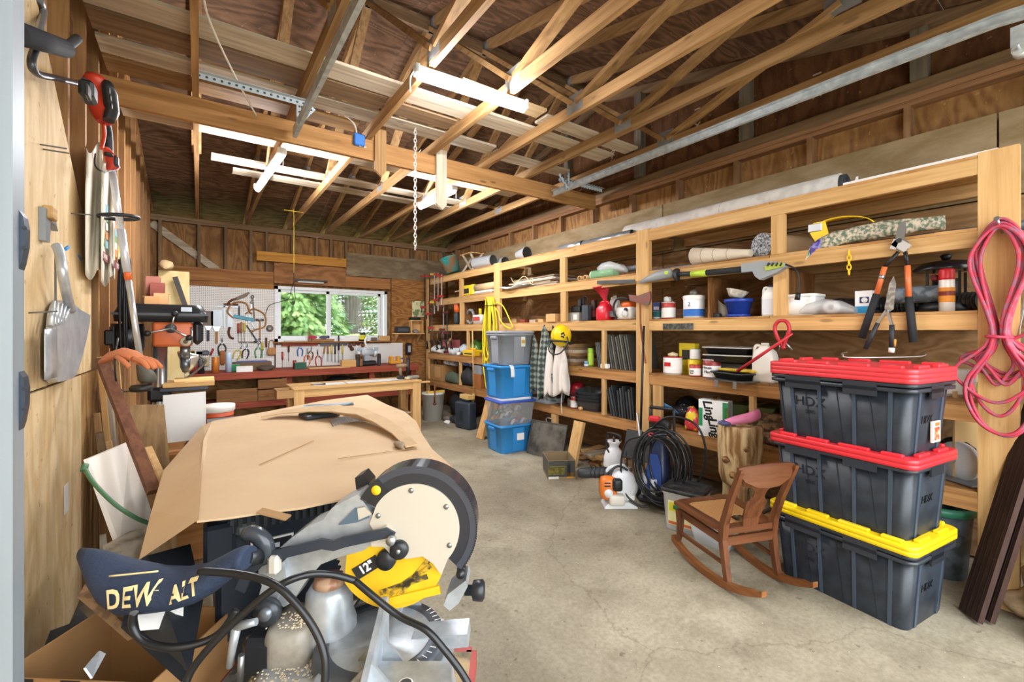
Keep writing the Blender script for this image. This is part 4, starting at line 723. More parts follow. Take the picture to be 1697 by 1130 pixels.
S(B().loft([[(x*s_, y*s_, z) for x, y in tube_box(.14, .18, .03)] for z, s_ in ((0, .85), (.11, 1))]), 'clear_tub', plain('#d6dde0', .25), 'small frosted tub in front of the pink organizer', 'tub', sp(752, 'D', 3.48))
t = T('tool_case', 'bright yellow drill case on the far fourth tier', 'case', sp(784, 'D', 3.5)); P(B().rbox((0, 0, .05), (.18, .36, .1), .015), 'body', yel, t); P(B().rbox((0, 0, .115), (.05, .16, .03), .01), 'handle', yel, t); P(B().bb(-.092, -.09, -.12, .12, .03, .05), 'seam_strip', blk, t)
bagged('green_bag', 'green plastic bag slumped behind the yellow drill case', sp(790, 'D', 3.68), .12, .15, .26, plain('#5d8f3c', .35))
bagged('white_bag', 'pale blue plastic bag beside the green bag', sp(772, 'D', 3.66), .12, .14, .18, plain('#cdd6dc', .3))
S(B().lathe([(0, 0), (.035, 0), (.035, .05), (0, .05)], 16), 'tape_roll', wh, 'small white roll at the edge of the far fourth tier', 'roll', sp(760, 'D', 3.46))
carton('red_tray', 'low brown tray of fittings left of the grey tote', sp(808, 'D', 3.52), (.15, .2, .07), '#7a4a35', top='open'); S(B().rbox((0, 0, .03), (.1, .14, .06), .02), 'fittings_bag', plain('#6d3f38', .5), 'red brown bag in the low tray left of the grey tote', 'bag', sp(808, 1.068, 3.52))
# -------- tier E
t = T('laundry_basket', 'grey slotted plastic laundry basket behind the coats', 'basket', Vector((3.52, 4.28, .5825))); gp = plain('#9aa0a8', .45)
b = B(); o_ = tube_box(.34, .5, .08)
P(B().loft([[(x*s_, y*s_, z) for x, y in o_] for z, s_ in ((0, .85), (.06, .88))]), 'floor_tray', gp, t)
for z, s_ in ((.13, .91), (.2, .95), (.27, 1.0)): P(B().tube([(x*s_, y*s_, z) for x, y in o_], .008 if z < .26 else .012, 6, closed=True), 'hoop', gp, t)
for k in range(24): q = o_[k]; P(B().bar((q[0]*.88, q[1]*.88, .05), (q[0], q[1], .275), .012, .006), 'rib', gp, t)
S(B().ell((0, 0, .1), (.1, .1, .1), 18, 12), 'play_ball', plain('#a51f29', .3), 'dark red rubber ball on the fifth tier', 'ball', sp(957, 'E', 3.62)+Vector((0, 0, .0825)))
S(B().lathe([(.11, 0), (.12, 0), (.12, .08), (.11, .08), (.11, 0)], 20), 'ball_stand', clear('#d9d9d6', .7), 'clear round tub the red ball sits in', 'tub', sp(957, 'E', 3.62))
can('red and white can in front of the red ball', sp(952, 'E', 3.48), .045, .13, '#b53a3a', '#c5c3be', '#e6e3de', (.1, .7), False)
S(B().ell((0, 0, .02), (.025, .03, .02)), 'pine_knot', lum['x'], 'small wooden knob lying beside the red and white can', 'knob', sp(962, 'E', 3.44))
for k in range(4): 
    t = T('planter_tray', ('lowest', 'second', 'third', 'topmost')[k] + ' black plastic planter tray in the nest on the fifth tier', 'tray', Vector((3.56, 3.50, .584+k*.035)), 10, 'nested black planter trays', rx=0, ry=-8)
    b = B(); o1 = tube_box(.26, .34, .05, 2); b.loft([[(x*.6, y*.6, 0) for x, y in o1], [(x, y, .12) for x, y in o1], [(x*1.04, y*1.04, .12) for x, y in o1], [(x*.97, y*.97, .115) for x, y in o1], [(x*.58, y*.58, .008) for x, y in o1]], smooth=False); P(b, 'pan', plain('#3c3e40', .45), t)
for k in range(9):
    y = 2.86+k*.036; S(B().bb(-.12, .3, -.008, .008, 0, .32-.025*(k % 3)), 'ribbed_sheet', plain(['#2f3133', '#494c4e', '#3a3c3e'][k % 3], .5, var=.2), nm[k] + ' black ribbed panel from the middle post, leaning on the fifth tier', 'panel', (3.58, y, .5845), 0, 'black panels leaning on the fifth tier', rx=-7 if k < 6 else -14)
# right bays of tier E
t = carton('beverage_box', 'white carton with green ends and black script lettering', Vector((3.50, 2.05, .5825)), (.10, .235, .30), '#f4f4f2', 10, prints=(('green_band', 'f', -.117, -.075, .06, .29, '#2f8f5d'), ('green_band', 'f', .085, .117, .08, .23, '#2f8f5d'), ('yellow_band', 'f', -.117, -.095, .1, .25, '#9ecb3c'), ('grey_side', 'r', -.05, .05, 0, .3, '#a9a7a2')))
text('Ling', 'script_lettering', plain('#151515', .5), t, .1, frame((-.0512, .035, .22), (0, -.25, -1), (0, 1, -.25)) @ Matrix.Rotation(math.pi, 4, 'X'), .0004, .25, .003)
text('Ling', 'script_lettering', plain('#151515', .5), t, .1, frame((-.0512, -.005, .08), (0, -.25, -1), (0, 1, -.25)) @ Matrix.Rotation(math.pi, 4, 'X'), .0004, .25, .003)
bagged('snack_bag', 'red and yellow printed snack bag beside the white carton', sp(1148, 'E', 3.52), .05, .07, .22, mix2('#d8404a', '#f0d23c', 14, .48, .54, rough=.3), rz=0)
t = T('motorcycle_helmet', 'glossy black helmet on the fifth tier', 'helmet', sp(1140, 'E', 3.70)); P(B().ell((0, 0, .14), (.13, .12, .135), 18, 12), 'shell', plain('#17181b', .12), t); P(B().ell((-.06, 0, .14), (.09, .1, .06), 16, 8), 'visor', plain('#2e3035', .05), t)
S(B().loft([[(x_, y_+w_*math.cos(R(a)), .0+z_+.012*math.sin(R(a))) for a in range(0, 360, 40)] for x_, y_, w_, z_ in ((-.02, .12, .01, .1), (-.02, .1, .035, .1), (-.0, .0, .03, .06), (.02, -.05, .012, .02))]), 'garden_trowel', plain('#3c7fb5', .35), 'blue plastic scoop beside the black helmet', 'scoop', sp(1113, 'E', 3.5)+Vector((0, 0, .11)))
bagged('pine_cone_heap', 'heap of brown dried cones on top of the white carton', Vector((3.6, 2.08, .584)), .05, .1, .32, mix2('#6b5136', '#a5875f', 60, rough=.9, bump=.6), 'cones')
carton('green_box', 'olive green box behind the white carton on the fifth tier', Vector((3.80, 1.85, .583)), (.3, .35, .26), '#6a7a4c'); carton('steel_box', 'dark grey storage box at the back of the fifth tier', Vector((3.82, 1.42, .583)), (.28, .42, .3), '#4a4a48')
for k in range(3):
    rg = [[(.045*(1+.15*math.sin(a+x_*9))*math.cos(R(a)), x_, .045*(1+.15*math.cos(a*2+x_*7))*math.sin(R(a))) for a in range(0, 360, 30)] for x_ in (-.3, -.15, 0, .15, .3)]
    S(B().loft(rg), 'driftwood_branch', mix2('#5c432d', '#8d6e4b', 25, rough=.95, bump=.5), ('thick', 'knotted', 'slender')[k] + ' dark driftwood branch on the fifth tier', 'branch', (3.56+.06*k, 1.6-.02*k, .632+.07*k), (k-1)*5)
# ================================================================== BLACK TOTES
dk = mix2('#20252c', '#282f37', 14, .4, .6, rough=.42)
emb = plain('#20252d', .4); rib = plain('#3c4755', .38)
def big_tote(lab, z0, Hb, lid, nlid, nrim, g):
    t = T('storage_tote', lab, 'tote', (3.02, .935, z0), 82.6, g); L0, W0, L1, W1 = .60, .40, .655, .445
    o = lambda L, W, r: tube_box(L, W, r*.7, 4)
    P(B().loft([[(x, y, z) for x, y in o(L0+(L1-L0)*f, W0+(W1-W0)*f, .06)] for z, f in ((0, 0), (.004, .03), (Hb, 1))]), 'body', dk, t)
    f_ = lambda z: (z/Hb)
    for x in (-.235, -.085, .075, .215):                               # ribs of the long sides
        for s in (-1, 1):
            P(B().bar((x, s*(W0/2+.002), .004), (x*1.06, s*(W1/2+.002), Hb-.005), .016, .008, up=(0, s, 0)), 'rib', rib, t)
            if s > 0: P(B().bar((x+.05, (W0/2), .01), (x+.075*1.06, (W1/2), Hb-.02), .003, .004, up=(0, 1, 0)), 'mould_line', emb, t)
    for y in (-.13, .13):
        for s in (-1, 1): P(B().bar((s*(L0/2+.002), y*.92, .004), (s*(L1/2+.002), y, Hb-.005), .022, .008, up=(s, 0, 0)), 'rib', rib, t)
    z = Hb - .012
    for k in range(nrim):
        zz = z + k*.026; r1 = o(.70, .49, .06)
        P(B().loft([[(x*s_, y*s_, q) for x, y in r1] for q, s_ in ((zz-.012, .985), (zz-.010, 1), (zz+.006, 1), (zz+.008, .97))]), 'rim', plain('#2c3037', .35), t)
        for s in (-1, 1):
            P(B().bb(-.2, -.05, s*.243-.004, s*.243+.004, zz-.04, zz+.004), 'rim_tab', plain('#2c3037', .35), t); P(B().bb(.06, .25, s*.243-.004, s*.243+.004, zz-.04, zz+.004), 'rim_tab', plain('#2c3037', .35), t)
            P(B().bb(s*.347-.004, s*.347+.004, -.07, .07, zz-.045, zz+.002), 'grip_tab', plain('#23272d', .35), t)
    z = Hb + (nrim-1)*.026; lm = plain(lid, .35, spec=.5)
    for k in range(nlid):
        zz = z + k*.022
        P(B().loft([[(x*s_, y*s_, q) for x, y in o(.71, .50, .06)] for q, s_ in ((zz-.004, 1), (zz+.017, 1), (zz+.0215, .985))]), 'lid', lm, t)
    zt = z + (nlid-1)*.022 + .0215
    for x0, x1 in ((-.3, -.21), (-.16, -.02), (.03, .14), (.2, .29)):
        for y in (-.222, .222): P(B().rbox(((x0+x1)/2, y, zt+.006), (x1-x0, .028, .016), .004), 'lid_boss', lm, t)
    for y0, y1 in ((-.16, -.05), (.05, .16)):
        for x in (-.325, .325): P(B().rbox((x, (y0+y1)/2, zt+.006), (.028, y1-y0, .016), .004), 'lid_boss', lm, t)
    ang = math.atan2((W1-W0)/2, Hb); 
    text('HDX', 'embossed_lettering', emb, t, .075, frame((.13, W0/2+(W1-W0)/2*.6+.003, Hb*.62), (-1, 0, 0), (0, math.sin(ang), math.cos(ang))), .001)
    text('27G', 'embossed_lettering', emb, t, .03, frame((.13, W0/2+(W1-W0)/2*.45+.003, Hb*.45), (-1, 0, 0), (0, math.sin(ang), math.cos(ang))), .001)
    text('HDX', 'embossed_lettering', plain('#0f1114', .4), t, .055, frame((-L0/2-(L1-L0)/2*.5-.002, 0.02, Hb*.5), (0, -1, 0), (-.08, 0, 1)), .001)
    return t, zt
b1, z1 = big_tote('black storage tote with yellow lid, bottom of the stack', 0.0, .365, '#f2cd14', 2, 2, 'stack of big black totes')
b2, z2 = big_tote('black storage tote with red lid, middle of the stack', z1+.0005, .365, '#d92f38', 2, 1, 'stack of big black totes')
b3, z3 = big_tote('black storage tote with red lids and orange sticker, top of the stack', z1+z2+.001, .335, '#dc3a42', 3, 2, 'stack of big black totes')
stz = z1 + z2 + z3 + .001
P(B().bb(-.3265, -.318, -.10, -.01, .05, .155), 'paper_sticker', plain('#e9dccb', .5), b3); P(B().bb(-.3273, -.3265, -.09, -.03, .06, .125), 'sticker_print', mix2('#c9401f', '#e8a07c', 30, .45, .6), b3); P(B().bb(-.3273, -.3265, -.09, -.04, .13, .148), 'sticker_print', plain('#d06a2c', .5), b3)
# ---- lying and standing on the stack
P0 = Vector((3.1, .9, stz+.016))
t = T('coat_hanger', 'white wire coat hanger lying on the top red tote lid', 'hanger', at(1466, 583, Z=stz+.018))
q = [at(px, py, Z=stz+.022)-t.location for px, py in ((1470, 571), (1405, 583), (1398, 588), (1405, 592), (1470, 592), (1528, 590), (1534, 584), (1528, 578), (1478, 570))]
P(B().tube(cr(q, 4, True), .0035, 6, closed=True), 'wire', wh, t); P(B().tube(cr([q[0], q[0]+Vector((.04, .03, .01)), q[0]+Vector((.08, .02, .03)), q[0]+Vector((.07, -.01, .05))], 5), .0035, 6), 'hook', wh, t)
XL_ = 3.395
def lp_(px, py, dx=0): return at(px, py, X=XL_+dx)
t = T('lopper', 'lopping shears with orange shafts hung upright on the shelf rail', 'lopper', lp_(1478, 570)); o0 = t.location
for (a, m1, m2, e, sd) in ((( 1489, 417), (1466, 442), (1453, 487), (1428, 560), -1), ((1500, 417), (1504, 440), (1506, 492), (1514, 567), 1)):
    P(B().tube([lp_(*a)-o0, lp_(*m1)-o0], .013, 10, flat=.7), 'blade_tang', blk, t); P(B().tube([lp_(*m1)-o0, lp_(*m2)-o0], .0145, 12), 'shaft', plain('#d8713e', .35), t); P(B().tube([lp_(*m2)-o0, (lp_(*m2)-o0).lerp(lp_(*e)-o0, .5), lp_(*e)-o0], [.019, .02, .021], 12), 'grip', plain('#232528', .8), t)
    mid = (lp_(*m1)-o0).lerp(lp_(*m2)-o0, .3 if sd < 0 else .5); 
    if sd < 0: P(B().tube([mid, mid.lerp(lp_(*m2)-o0, .2)], .0155, 12), 'silver_band', stl, t)
pts = [lp_(px, py)-o0 for px, py in ((1487, 415), (1482, 408), (1486, 386), (1490, 372), (1500, 365), (1502, 380), (1498, 395), (1506, 400), (1505, 414))]
b = B(); n = len(pts); b.add([p+Vector((-.006, 0, 0)) for p in pts]+[p+Vector((.006, 0, 0)) for p in pts], [list(range(n)), list(range(2*n-1, n-1, -1))]+[(i, (i+1) % n, (i+1) % n+n, i+n) for i in range(n)]); P(b, 'blade', plain('#8c8d8c', .35, .7), t)
P(B().bar(lp_(1483, 400)-o0, lp_(1505, 412)-o0, .026, .05, up=(0, 0, 1)).bar(lp_(1480, 413)-o0, lp_(1487, 397)-o0, .026, .03), 'jaw_plate', plain('#d7d8d8', .35, .6), t)
P(B().cyl(lp_(1491, 399)-o0+Vector((-.02, 0, 0)), lp_(1491, 399)-o0+Vector((.0, 0, 0)), .014, n=8), 'pivot_nut', plain('#4b4c4d', .4, .7), t)
t = T('hedge_shears', 'steel hedge shears with black handles hung beside the loppers', 'shears', lp_(1468, 583, -.06)); o0 = t.location; g_ = lambda px, py: lp_(px, py, -.06)-o0
pts = [g_(*q) for q in ((1466, 512), (1474, 470), (1481, 458), (1485, 470), (1481, 512), (1475, 516))]
b = B(); n = len(pts); b.add([p+Vector((-.004, 0, 0)) for p in pts]+[p+Vector((.004, 0, 0)) for p in pts], [list(range(n)), list(range(2*n-1, n-1, -1))]+[(i, (i+1) % n, (i+1) % n+n, i+n) for i in range(n)]); P(b, 'blade', mix2('#8d8b85', '#b5b3ad', 40, rough=.4, metal=.6), t)
P(B().bar(g_(1470, 514), g_(1455, 535), .012, .03, up=(1, 0, 0)).bar(g_(1471, 514), g_(1478, 538), .012, .03, up=(1, 0, 0)), 'tang', stl, t); P(B().cyl(g_(1470, 519)+Vector((-.01, 0, 0)), g_(1470, 519)+Vector((.008, 0, 0)), .011, n=10), 'pivot_bolt', stl, t)
P(B().tube([g_(1455, 535), g_(1434, 578)], [.012, .014], 10), 'handle', plain('#26282b', .6), t); P(B().tube([g_(1478, 538), g_(1478, 576)], [.013, .015], 10), 'handle', plain('#26282b', .6), t); P(B().tube([g_(1478, 576), g_(1477, 584)], .015, 10), 'white_tip', wh, t); P(B().tube([g_(1483, 562), g_(1482, 574)], .008, 8), 'brass_clip', plain('#cf8d3a', .4), t)
# ================================================================== ROCKING CHAIR
ch = T('rocking_chair', 'small wooden rocking chair with torn cane seat beside the totes', 'chair', (2.63, 1.41, 0), -20); ch.scale = (1, .8, 1)
cw = {a: wood('#75472a', '#4e2c18', a, rough=.4, fine=.8, val=.04) for a in 'xyz'}
Rk = 1.15
def rz_(y): return Rk - math.sqrt(Rk*Rk - y*y)
for s, wx in ((-1, .19), (1, .19)):
    pr = []
    b = B(); rings = []
    for k in range(17):
        y = -.47 + .88*k/16; z = rz_(y) + (.006 if False else 0); hh = .038 if k > 1 else .030-.004*k
        x = s*(.165 + .035*(y+.47)/.88); rings.append([(x-.016, y, z), (x+.016, y, z), (x+.016, y, z+hh), (x-.016, y, z+hh)])
    P(b.loft(rings, smooth=False), 'rocker', wood('#8d5930', '#673d1f', 'y', rough=.42, fine=.8, val=.04), ch)
    xf, xr = s*.197, s*.172
    P(B().loft([[(xf+dx*w_, y_+dy*w_, z) for dx, dy in ((-1, -1), (1, -1), (1, 1), (-1, 1))] for z, y_, w_ in ((.075, .365, .014), (.13, .335, .015), (.22, .325, .018), (.30, .33, .022))], smooth=False), 'front_leg', cw['z'], ch)
    P(B().loft([[(xr*(1+.06*max(0, z-.3)/.4)+dx*w_*.75, y_+dy*w_, z) for dx, dy in ((-1, -1), (1, -1), (1, 1), (-1, 1))] for z, y_, w_ in ((.04, -.165, .020), (.14, -.14, .021), (.27, -.115, .024), (.36, -.13, .024), (.5, -.19, .021), (.69, -.295, .018), (.705, -.303, .012))], smooth=False), 'rear_post', cw['z'], ch)
    P(B().bar((s*.196, .33, .155), (s*.173, -.13, .135), .014, .02), 'side_stretcher', cw['y'], ch)
    P(B().bar((s*.195, .33, .285), (s*.172, -.12, .262), .02, .042), 'side_apron', cw['y'], ch)
P(B().bar((-.18, .335, .285), (.18, .335, .285), .02, .042), 'front_apron', cw['x'], ch); P(B().bar((-.16, -.13, .262), (.16, -.13, .262), .022, .05), 'rear_apron', cw['x'], ch)
# seat frame with opening, slightly dished
def seat_pt(x, y): return (x, y, .308 + .022*(y+.12)/.5)
so = [(-.185, -.13), (.185, -.13), (.2, -.05), (.225, .36), (.17, .385), (0, .39), (-.17, .385), (-.225, .36), (-.2, -.05)]
si = [(-.12, -.06), (.12, -.06), (.135, -.02), (.155, .29), (.12, .315), (0, .32), (-.12, .315), (-.155, .29), (-.135, -.02)]
b = B(); n = len(so); vs = []
for dz in (0, .02):
    for q in (so, si): vs += [(x, y, seat_pt(x, y)[2]+dz) for x, y in q]
fs = []
for i in range(n):
    j = (i+1) % n; fs += [(i, j, n+j, n+i), (2*n+i, 3*n+i, 3*n+j, 2*n+j), (i, 2*n+i, 2*n+j, j), (n+i, n+j, 3*n+j, 3*n+i)]
P(b.add(vs, fs), 'seat_frame', cw['y'], ch)
b = B(); rnd = random.Random(3)
def incane(x, y): return abs(x) < .125+.03*(y+.05)/.35 and -.055 < y < .315 and not ((x-.03)**2/.0028 + (y-.0)**2/.0022 < 1)
b2_ = B(); st = .0115
for fam in range(4):
    d = ((1, 0), (0, 1), (.7071, .7071), (.7071, -.7071))[fam]; nn_ = (-d[1], d[0])
    for k in range(-40, 41):
        run = []
        for q in range(-45, 46):
            x = d[0]*q*st*.9 + nn_[0]*k*st*(1 if fam < 2 else 1.41); y = .13 + d[1]*q*st*.9 + nn_[1]*k*st*(1 if fam < 2 else 1.41)
            if incane(x, y): run.append((x, y, seat_pt(x, y)[2]+.016+.0012*(fam % 2)))
            else:
                if len(run) > 1: b2_.bar(run[0], run[-1], .0032, .0015)
                run = []
        if len(run) > 1: b2_.bar(run[0], run[-1], .0032, .0015)
P(b2_, 'cane_weave', plain('#b98a56', .6), ch, kind='stuff')
# crest rail, splat with keyhole shoulders, lower cross rail
def backpt(z): return -.13 - .165*max(0, (z-.36))/.34 - .0
P(B().loft([[(x, backpt(.66)-.018*(1-(x/.19)**2)-.002+dy, zt) for dy, zt in ((-.011, z0_), (.011, z0_+.004), (.011, z1_), (-.011, z1_))] for x, z0_, z1_ in ((-.187, .685, .712), (-.15, .635, .72), (-.07, .60, .725), (0, .595, .727), (.07, .60, .725), (.15, .635, .72), (.187, .685, .712))], smooth=False), 'crest_rail', cw['x'], ch)
pro = [(.305, .048), (.38, .056), (.44, .066), (.475, .072), (.492, .066), (.503, .05), (.52, .04), (.54, .038), (.56, .044), (.578, .06), (.592, .09), (.60, .13), (.63, .15)]
rings = [[(-w_, backpt(z)-.006-.012*(z-.3), z), (w_, backpt(z)-.006-.012*(z-.3), z), (w_, backpt(z)+.006-.012*(z-.3), z), (-w_, backpt(z)+.006-.012*(z-.3), z)] for z, w_ in pro]
P(B().loft(rings, smooth=False), 'splat', cw['z'], ch)
P(B().bar((-.16, -.128, .318), (.16, -.128, .318), .024, .036), 'lower_back_rail', cw['x'], ch)
# ================================================================== FAR TOTE STACK
def tote(lab, p, rz, L, W, Hh, c, lidc=None, lid=False, g=None, mat=None, tag_=None, name='storage_tote'):
    t = T(name, lab, 'tote', p, rz, g); m = mat or plain(c, .38); o = tube_box(1, 1, .1, 4)
    o = lambda a, b_: tube_box(a, b_, .05, 4); hb = Hh - (.03 if lid else 0)
    rg = [[(x, y, z) for x, y in o(L*f, W*f)] for z, f in ((0, .84), (.006, .85), (hb-.03, .955), (hb-.03, 1.0), (hb, 1.0))]
    if not lid: rg += [[(x, y, z) for x, y in o(L*f, W*f)] for z, f in ((hb, .95), (hb-.06, .93), (.02, .83))]
    P(B().loft(rg), 'body', m, t)
    for s in (-1, 1):
        P(B().bar((0-.0, s*W*.435, .02), (0, s*W*.475, hb-.04), L*.3, .008, up=(0, s, 0)), 'side_panel', m, t); P(B().bar((s*L*.435, 0, .02), (s*L*.475, 0, hb-.04), W*.34, .008, up=(s, 0, 0)), 'side_panel', m, t)
        P(B().rbox((s*L*.49, 0, hb-.05), (.04, W*.3, .035), .008), 'handle', m, t)
    if lid: P(B().loft([[(x, y, z) for x, y in o(L*f, W*f)] for z, f in ((hb+.001, 1.02), (hb+.02, 1.02), (hb+.024, .96), (hb+.016, .93), (hb+.03-.002, .9), (Hh, .86))]), 'lid', plain(lidc, .38), t)
    return t
gB = 'coloured tote stack'; cxy = (3.15, 4.53)
tb = tote('blue plastic tote on the concrete, bottom of the coloured stack', (*cxy, 0), -4, .52, .44, .335, '#2f86c8', g=gB)
P(B().bb(-.03, .07, -.222, -.215, .15, .23), 'paper_label', wh, tb)
t = T('clear_bin', 'clear plastic bin with blue lid, second from the bottom of the coloured stack', 'bin', (*cxy, .2965), -6, gB)
for a_ in (0,): 
    o_ = lambda a, b_: tube_box(a, b_, .04, 4); P(B().loft([[(x, y, z) for x, y in o_(.50*f, .43*f)] for z, f in ((0, .86), (.005, .87), (.29, .98), (.30, 1.0), (.30, .96), (.01, .85))]), 'body', clear('#dfe4e8', .2, .2), t)
P(B().loft([[(x, y, z) for x, y in o_(.52*f, .45*f)] for z, f in ((.302, 1), (.322, 1), (.326, .95))]), 'lid', plain('#3a55b5', .35), t)
for k in range(26):
    x, y, z = rnd.uniform(-.17, .17), rnd.uniform(-.14, .14), .03+rnd.uniform(0, .22); cc = ['#c9c0b4', '#4f7f68', '#b28a5c', '#d9d6d2', '#7b97a8', '#b5564e'][k % 6]
    P(B().tube(cr([(x-.06, y-.05, z-.01), (x, y, z+.02), (x+.06, y+.04, z)], 3), .016, 6), 'packed_item', plain(cc, .6), t)
S(B().loft([[(x, y, z) for x, y in tube_box(.44, .38, .05, 3)] for z in (0, .03)]), 'styrofoam_sheet', plain('#e9ecee', .7), 'thin white sheet trapped between the clear bin and upper blue tote', 'sheet', (*cxy, .6235), -6)
tb = tote('blue plastic tote with white cloth over its rim, under the grey tote', (*cxy, .6545), -3, .55, .46, .39, '#2f8bd0', g=gB)
P(B().sheet(lambda u, v: (-.14+.05*u+.01*v, -.236-.006*math.sin(v*3), .392-.14*v) if v > .1 else (-.14+.05*u, -.236+.02-.2*v, .394), 4, 8, .004), 'draped_cloth', plain('#e8ebee', .9), tb)
tb = tote('grey plastic tote with lid, top of the coloured stack', (cxy[0], cxy[1], 1.0455), 0, .48, .42, .41, '#8d9298', '#979ca2', True, g=gB); P(B().bb(.02, .08, -.214, -.208, .22, .34), 'paper_label', plain('#e2ded2', .6), tb); P(B().bb(.025, .075, -.2145, -.214, .26, .3), 'label_print', plain('#c9a63c', .6), tb)
S(B().bar((0, 0, .0), (.30, -.03, 1.05), .14, .04, up=(1, 0, 0)), 'leaning_plank', lum['z'], 'tan plank leaning against the shelving behind the coloured totes', 'plank', (3.10, 5.16, .004))
# ================================================================== FLOOR IN FRONT OF THE SHELVES
t = T('baking_sheet_panel', 'grimy grey metal panel leaning against the shelf front', 'panel', (3.25, 3.98, .003), 12, ry=16); t.name = 'metal_tray'
P(B().bb(-.008, .008, -.26, .26, 0, .40), 'sheet', mix2('#6f6a60', '#3f3d38', 7, .4, .65, rough=.5, metal=.3), t)
for x in ((-.26, -.245), (.245, .26)): P(B().bb(-.016, .012, x[0], x[1], 0, .40), 'edge_lip', plain('#55524c', .5, .4), t)
P(B().bb(-.016, .012, -.245, .245, .385, .40), 'edge_lip', plain('#55524c', .5, .4), t); P(B().tube(cr([(-.01, -.03, .40), (-.015, -.03, .44), (-.015, .05, .44), (-.01, .05, .40)], 4), .004, 6), 'wire_handle', stl, t)
S(B().bar((0, 0, 0), (.13, 0, .46), .14, .04, up=(1, 0, 0)), 'leaning_plank', lum['z'], 'short knotty plank leaning beside the grimy metal panel', 'plank', (3.27, 3.55, .006))
S(B().bar((0, 0, 0), (.06, 0, .2), .05, .03, up=(1, 0, 0)), 'wood_wedge', lum['z'], 'small upright wood offcut at the foot of the blue tote', 'wood', (3.33, 4.23, .004))
cb = carton('wine_carton', 'open printed carton with a bottle picture standing on the concrete', (2.98, 3.42, 0), (.27, .33, .19), '#8b7758', -30, 'open', prints=(('dark_print', 'r', -.133, .133, .03, .185, '#3a3a35'), ('vineyard_print', 'r', -.133, .03, .05, .12, mix2('#6d6a2c', '#b7a23e', 30, .4, .6)), ('print_strip', 'r', -.12, .05, .125, .135, '#d5c23e'), ('bottle_print', 'r', .05, .085, .04, .16, '#20242a'), ('orange_print', 'r', .05, .115, .015, .07, '#c98b35'), ('white_strip', 'r', -.13, -.03, .01, .035, '#d9d6cf'), ('dark_print', 'f', -.16, .16, .03, .185, '#4c4a44')))
P(B().ext([(.055, .14), (.08, .14), (.075, .165), (.07, .185), (.065, .185), (.06, .165)], -.1665, -.1658, 'xz'), 'bottle_print', plain('#20242a', .5), cb)
# scrap wood heap under the lowest tier
rnd = random.Random(12); k = 0
adj = ['pale', 'brown', 'grey', 'split', 'short', 'long', 'flat', 'slanted', 'rough', 'tan', 'dark', 'thin', 'broad', 'notched', 'worn', 'reddish', 'dusty', 'stubby', 'clean', 'bent', 'scarred', 'narrow', 'square', 'chipped']
for lay in range(4):
    for j in range(5):
        L = rnd.uniform(.28, .5); a_ = rnd.uniform(-8, 8); y = 2.98+.15*j
        S(B().bb(-L/2, L/2, -.062, .062, 0, .032), 'scrap_board', [old['x'], lum['x'], gry['x'], drk['x'], old['x']][(k*3+lay) % 5], adj[k] + ' scrap board in the firewood heap, row ' + ('one', 'two', 'three', 'four', 'five')[j] + ' of layer ' + ('one', 'two', 'three', 'four')[lay], 'board', (3.72-L*.2, y, .001+lay*.034), a_, 'scrap boards heaped under the shelving'); k += 1
for k in range(5): S(B().bb(-.22, .22, -.05, .05, 0, .03), 'scrap_board', [lum['x'], old['x'], gry['x']][k % 3], ('yellowish', 'brown', 'silvery', 'tan', 'cracked')[k] + ' board lying on the floor behind the pressure washer', 'board', (3.72, 2.1-.15*k, .001), rnd.uniform(-10, 10), 'boards on the floor by the stump')
S(B().bar((0, 0, 0), (.1, -.1, .62), .2, .014, up=(1, 0, 0)), 'plywood_offcut', lum['z'], 'upright pale plywood offcut behind the sprayer', 'board', (3.36, 2.72, .003))
# garden sprayer
t = T('pump_sprayer', 'white plastic pump garden sprayer with black handle', 'sprayer', (3.20, 2.88, 0)); wp = plain('#e4e4e6', .35)
P(B().lathe([(0, 0), (.088, 0), (.095, .02), (.098, .20), (.096, .26), (.08, .32), (.045, .355), (.04, .37), (.055, .40), (.07, .42), (.06, .42), (.03, .38), (0, .38)], 24), 'tank', wp, t); P(B().lathe([(.099, .12), (.099, .2)], 24), 'label_band', plain('#dcd2ce', .5), t)
P(B().cyl((0, 0, .36), (0, 0, .46), .012), 'pump_rod', blk, t); P(B().tube(cr([(0, -.07, .43), (0, -.075, .48), (0, .075, .48), (0, .07, .43)], 3), .011, 8), 'handle', blk, t); P(B().tube(cr([(-.1, -.03, .33), (-.105, 0, .38), (-.1, .0, .45)], 4), .008, 8), 'wand_clip', blk, t)
P(B().tube(cr([(.02, -.09, .3), (.0, -.14, .36), (-.02, -.17, .3), (-.02, -.17, .12), (-.03, -.15, .03)], 6), .006, 6), 'hose', blk, t)
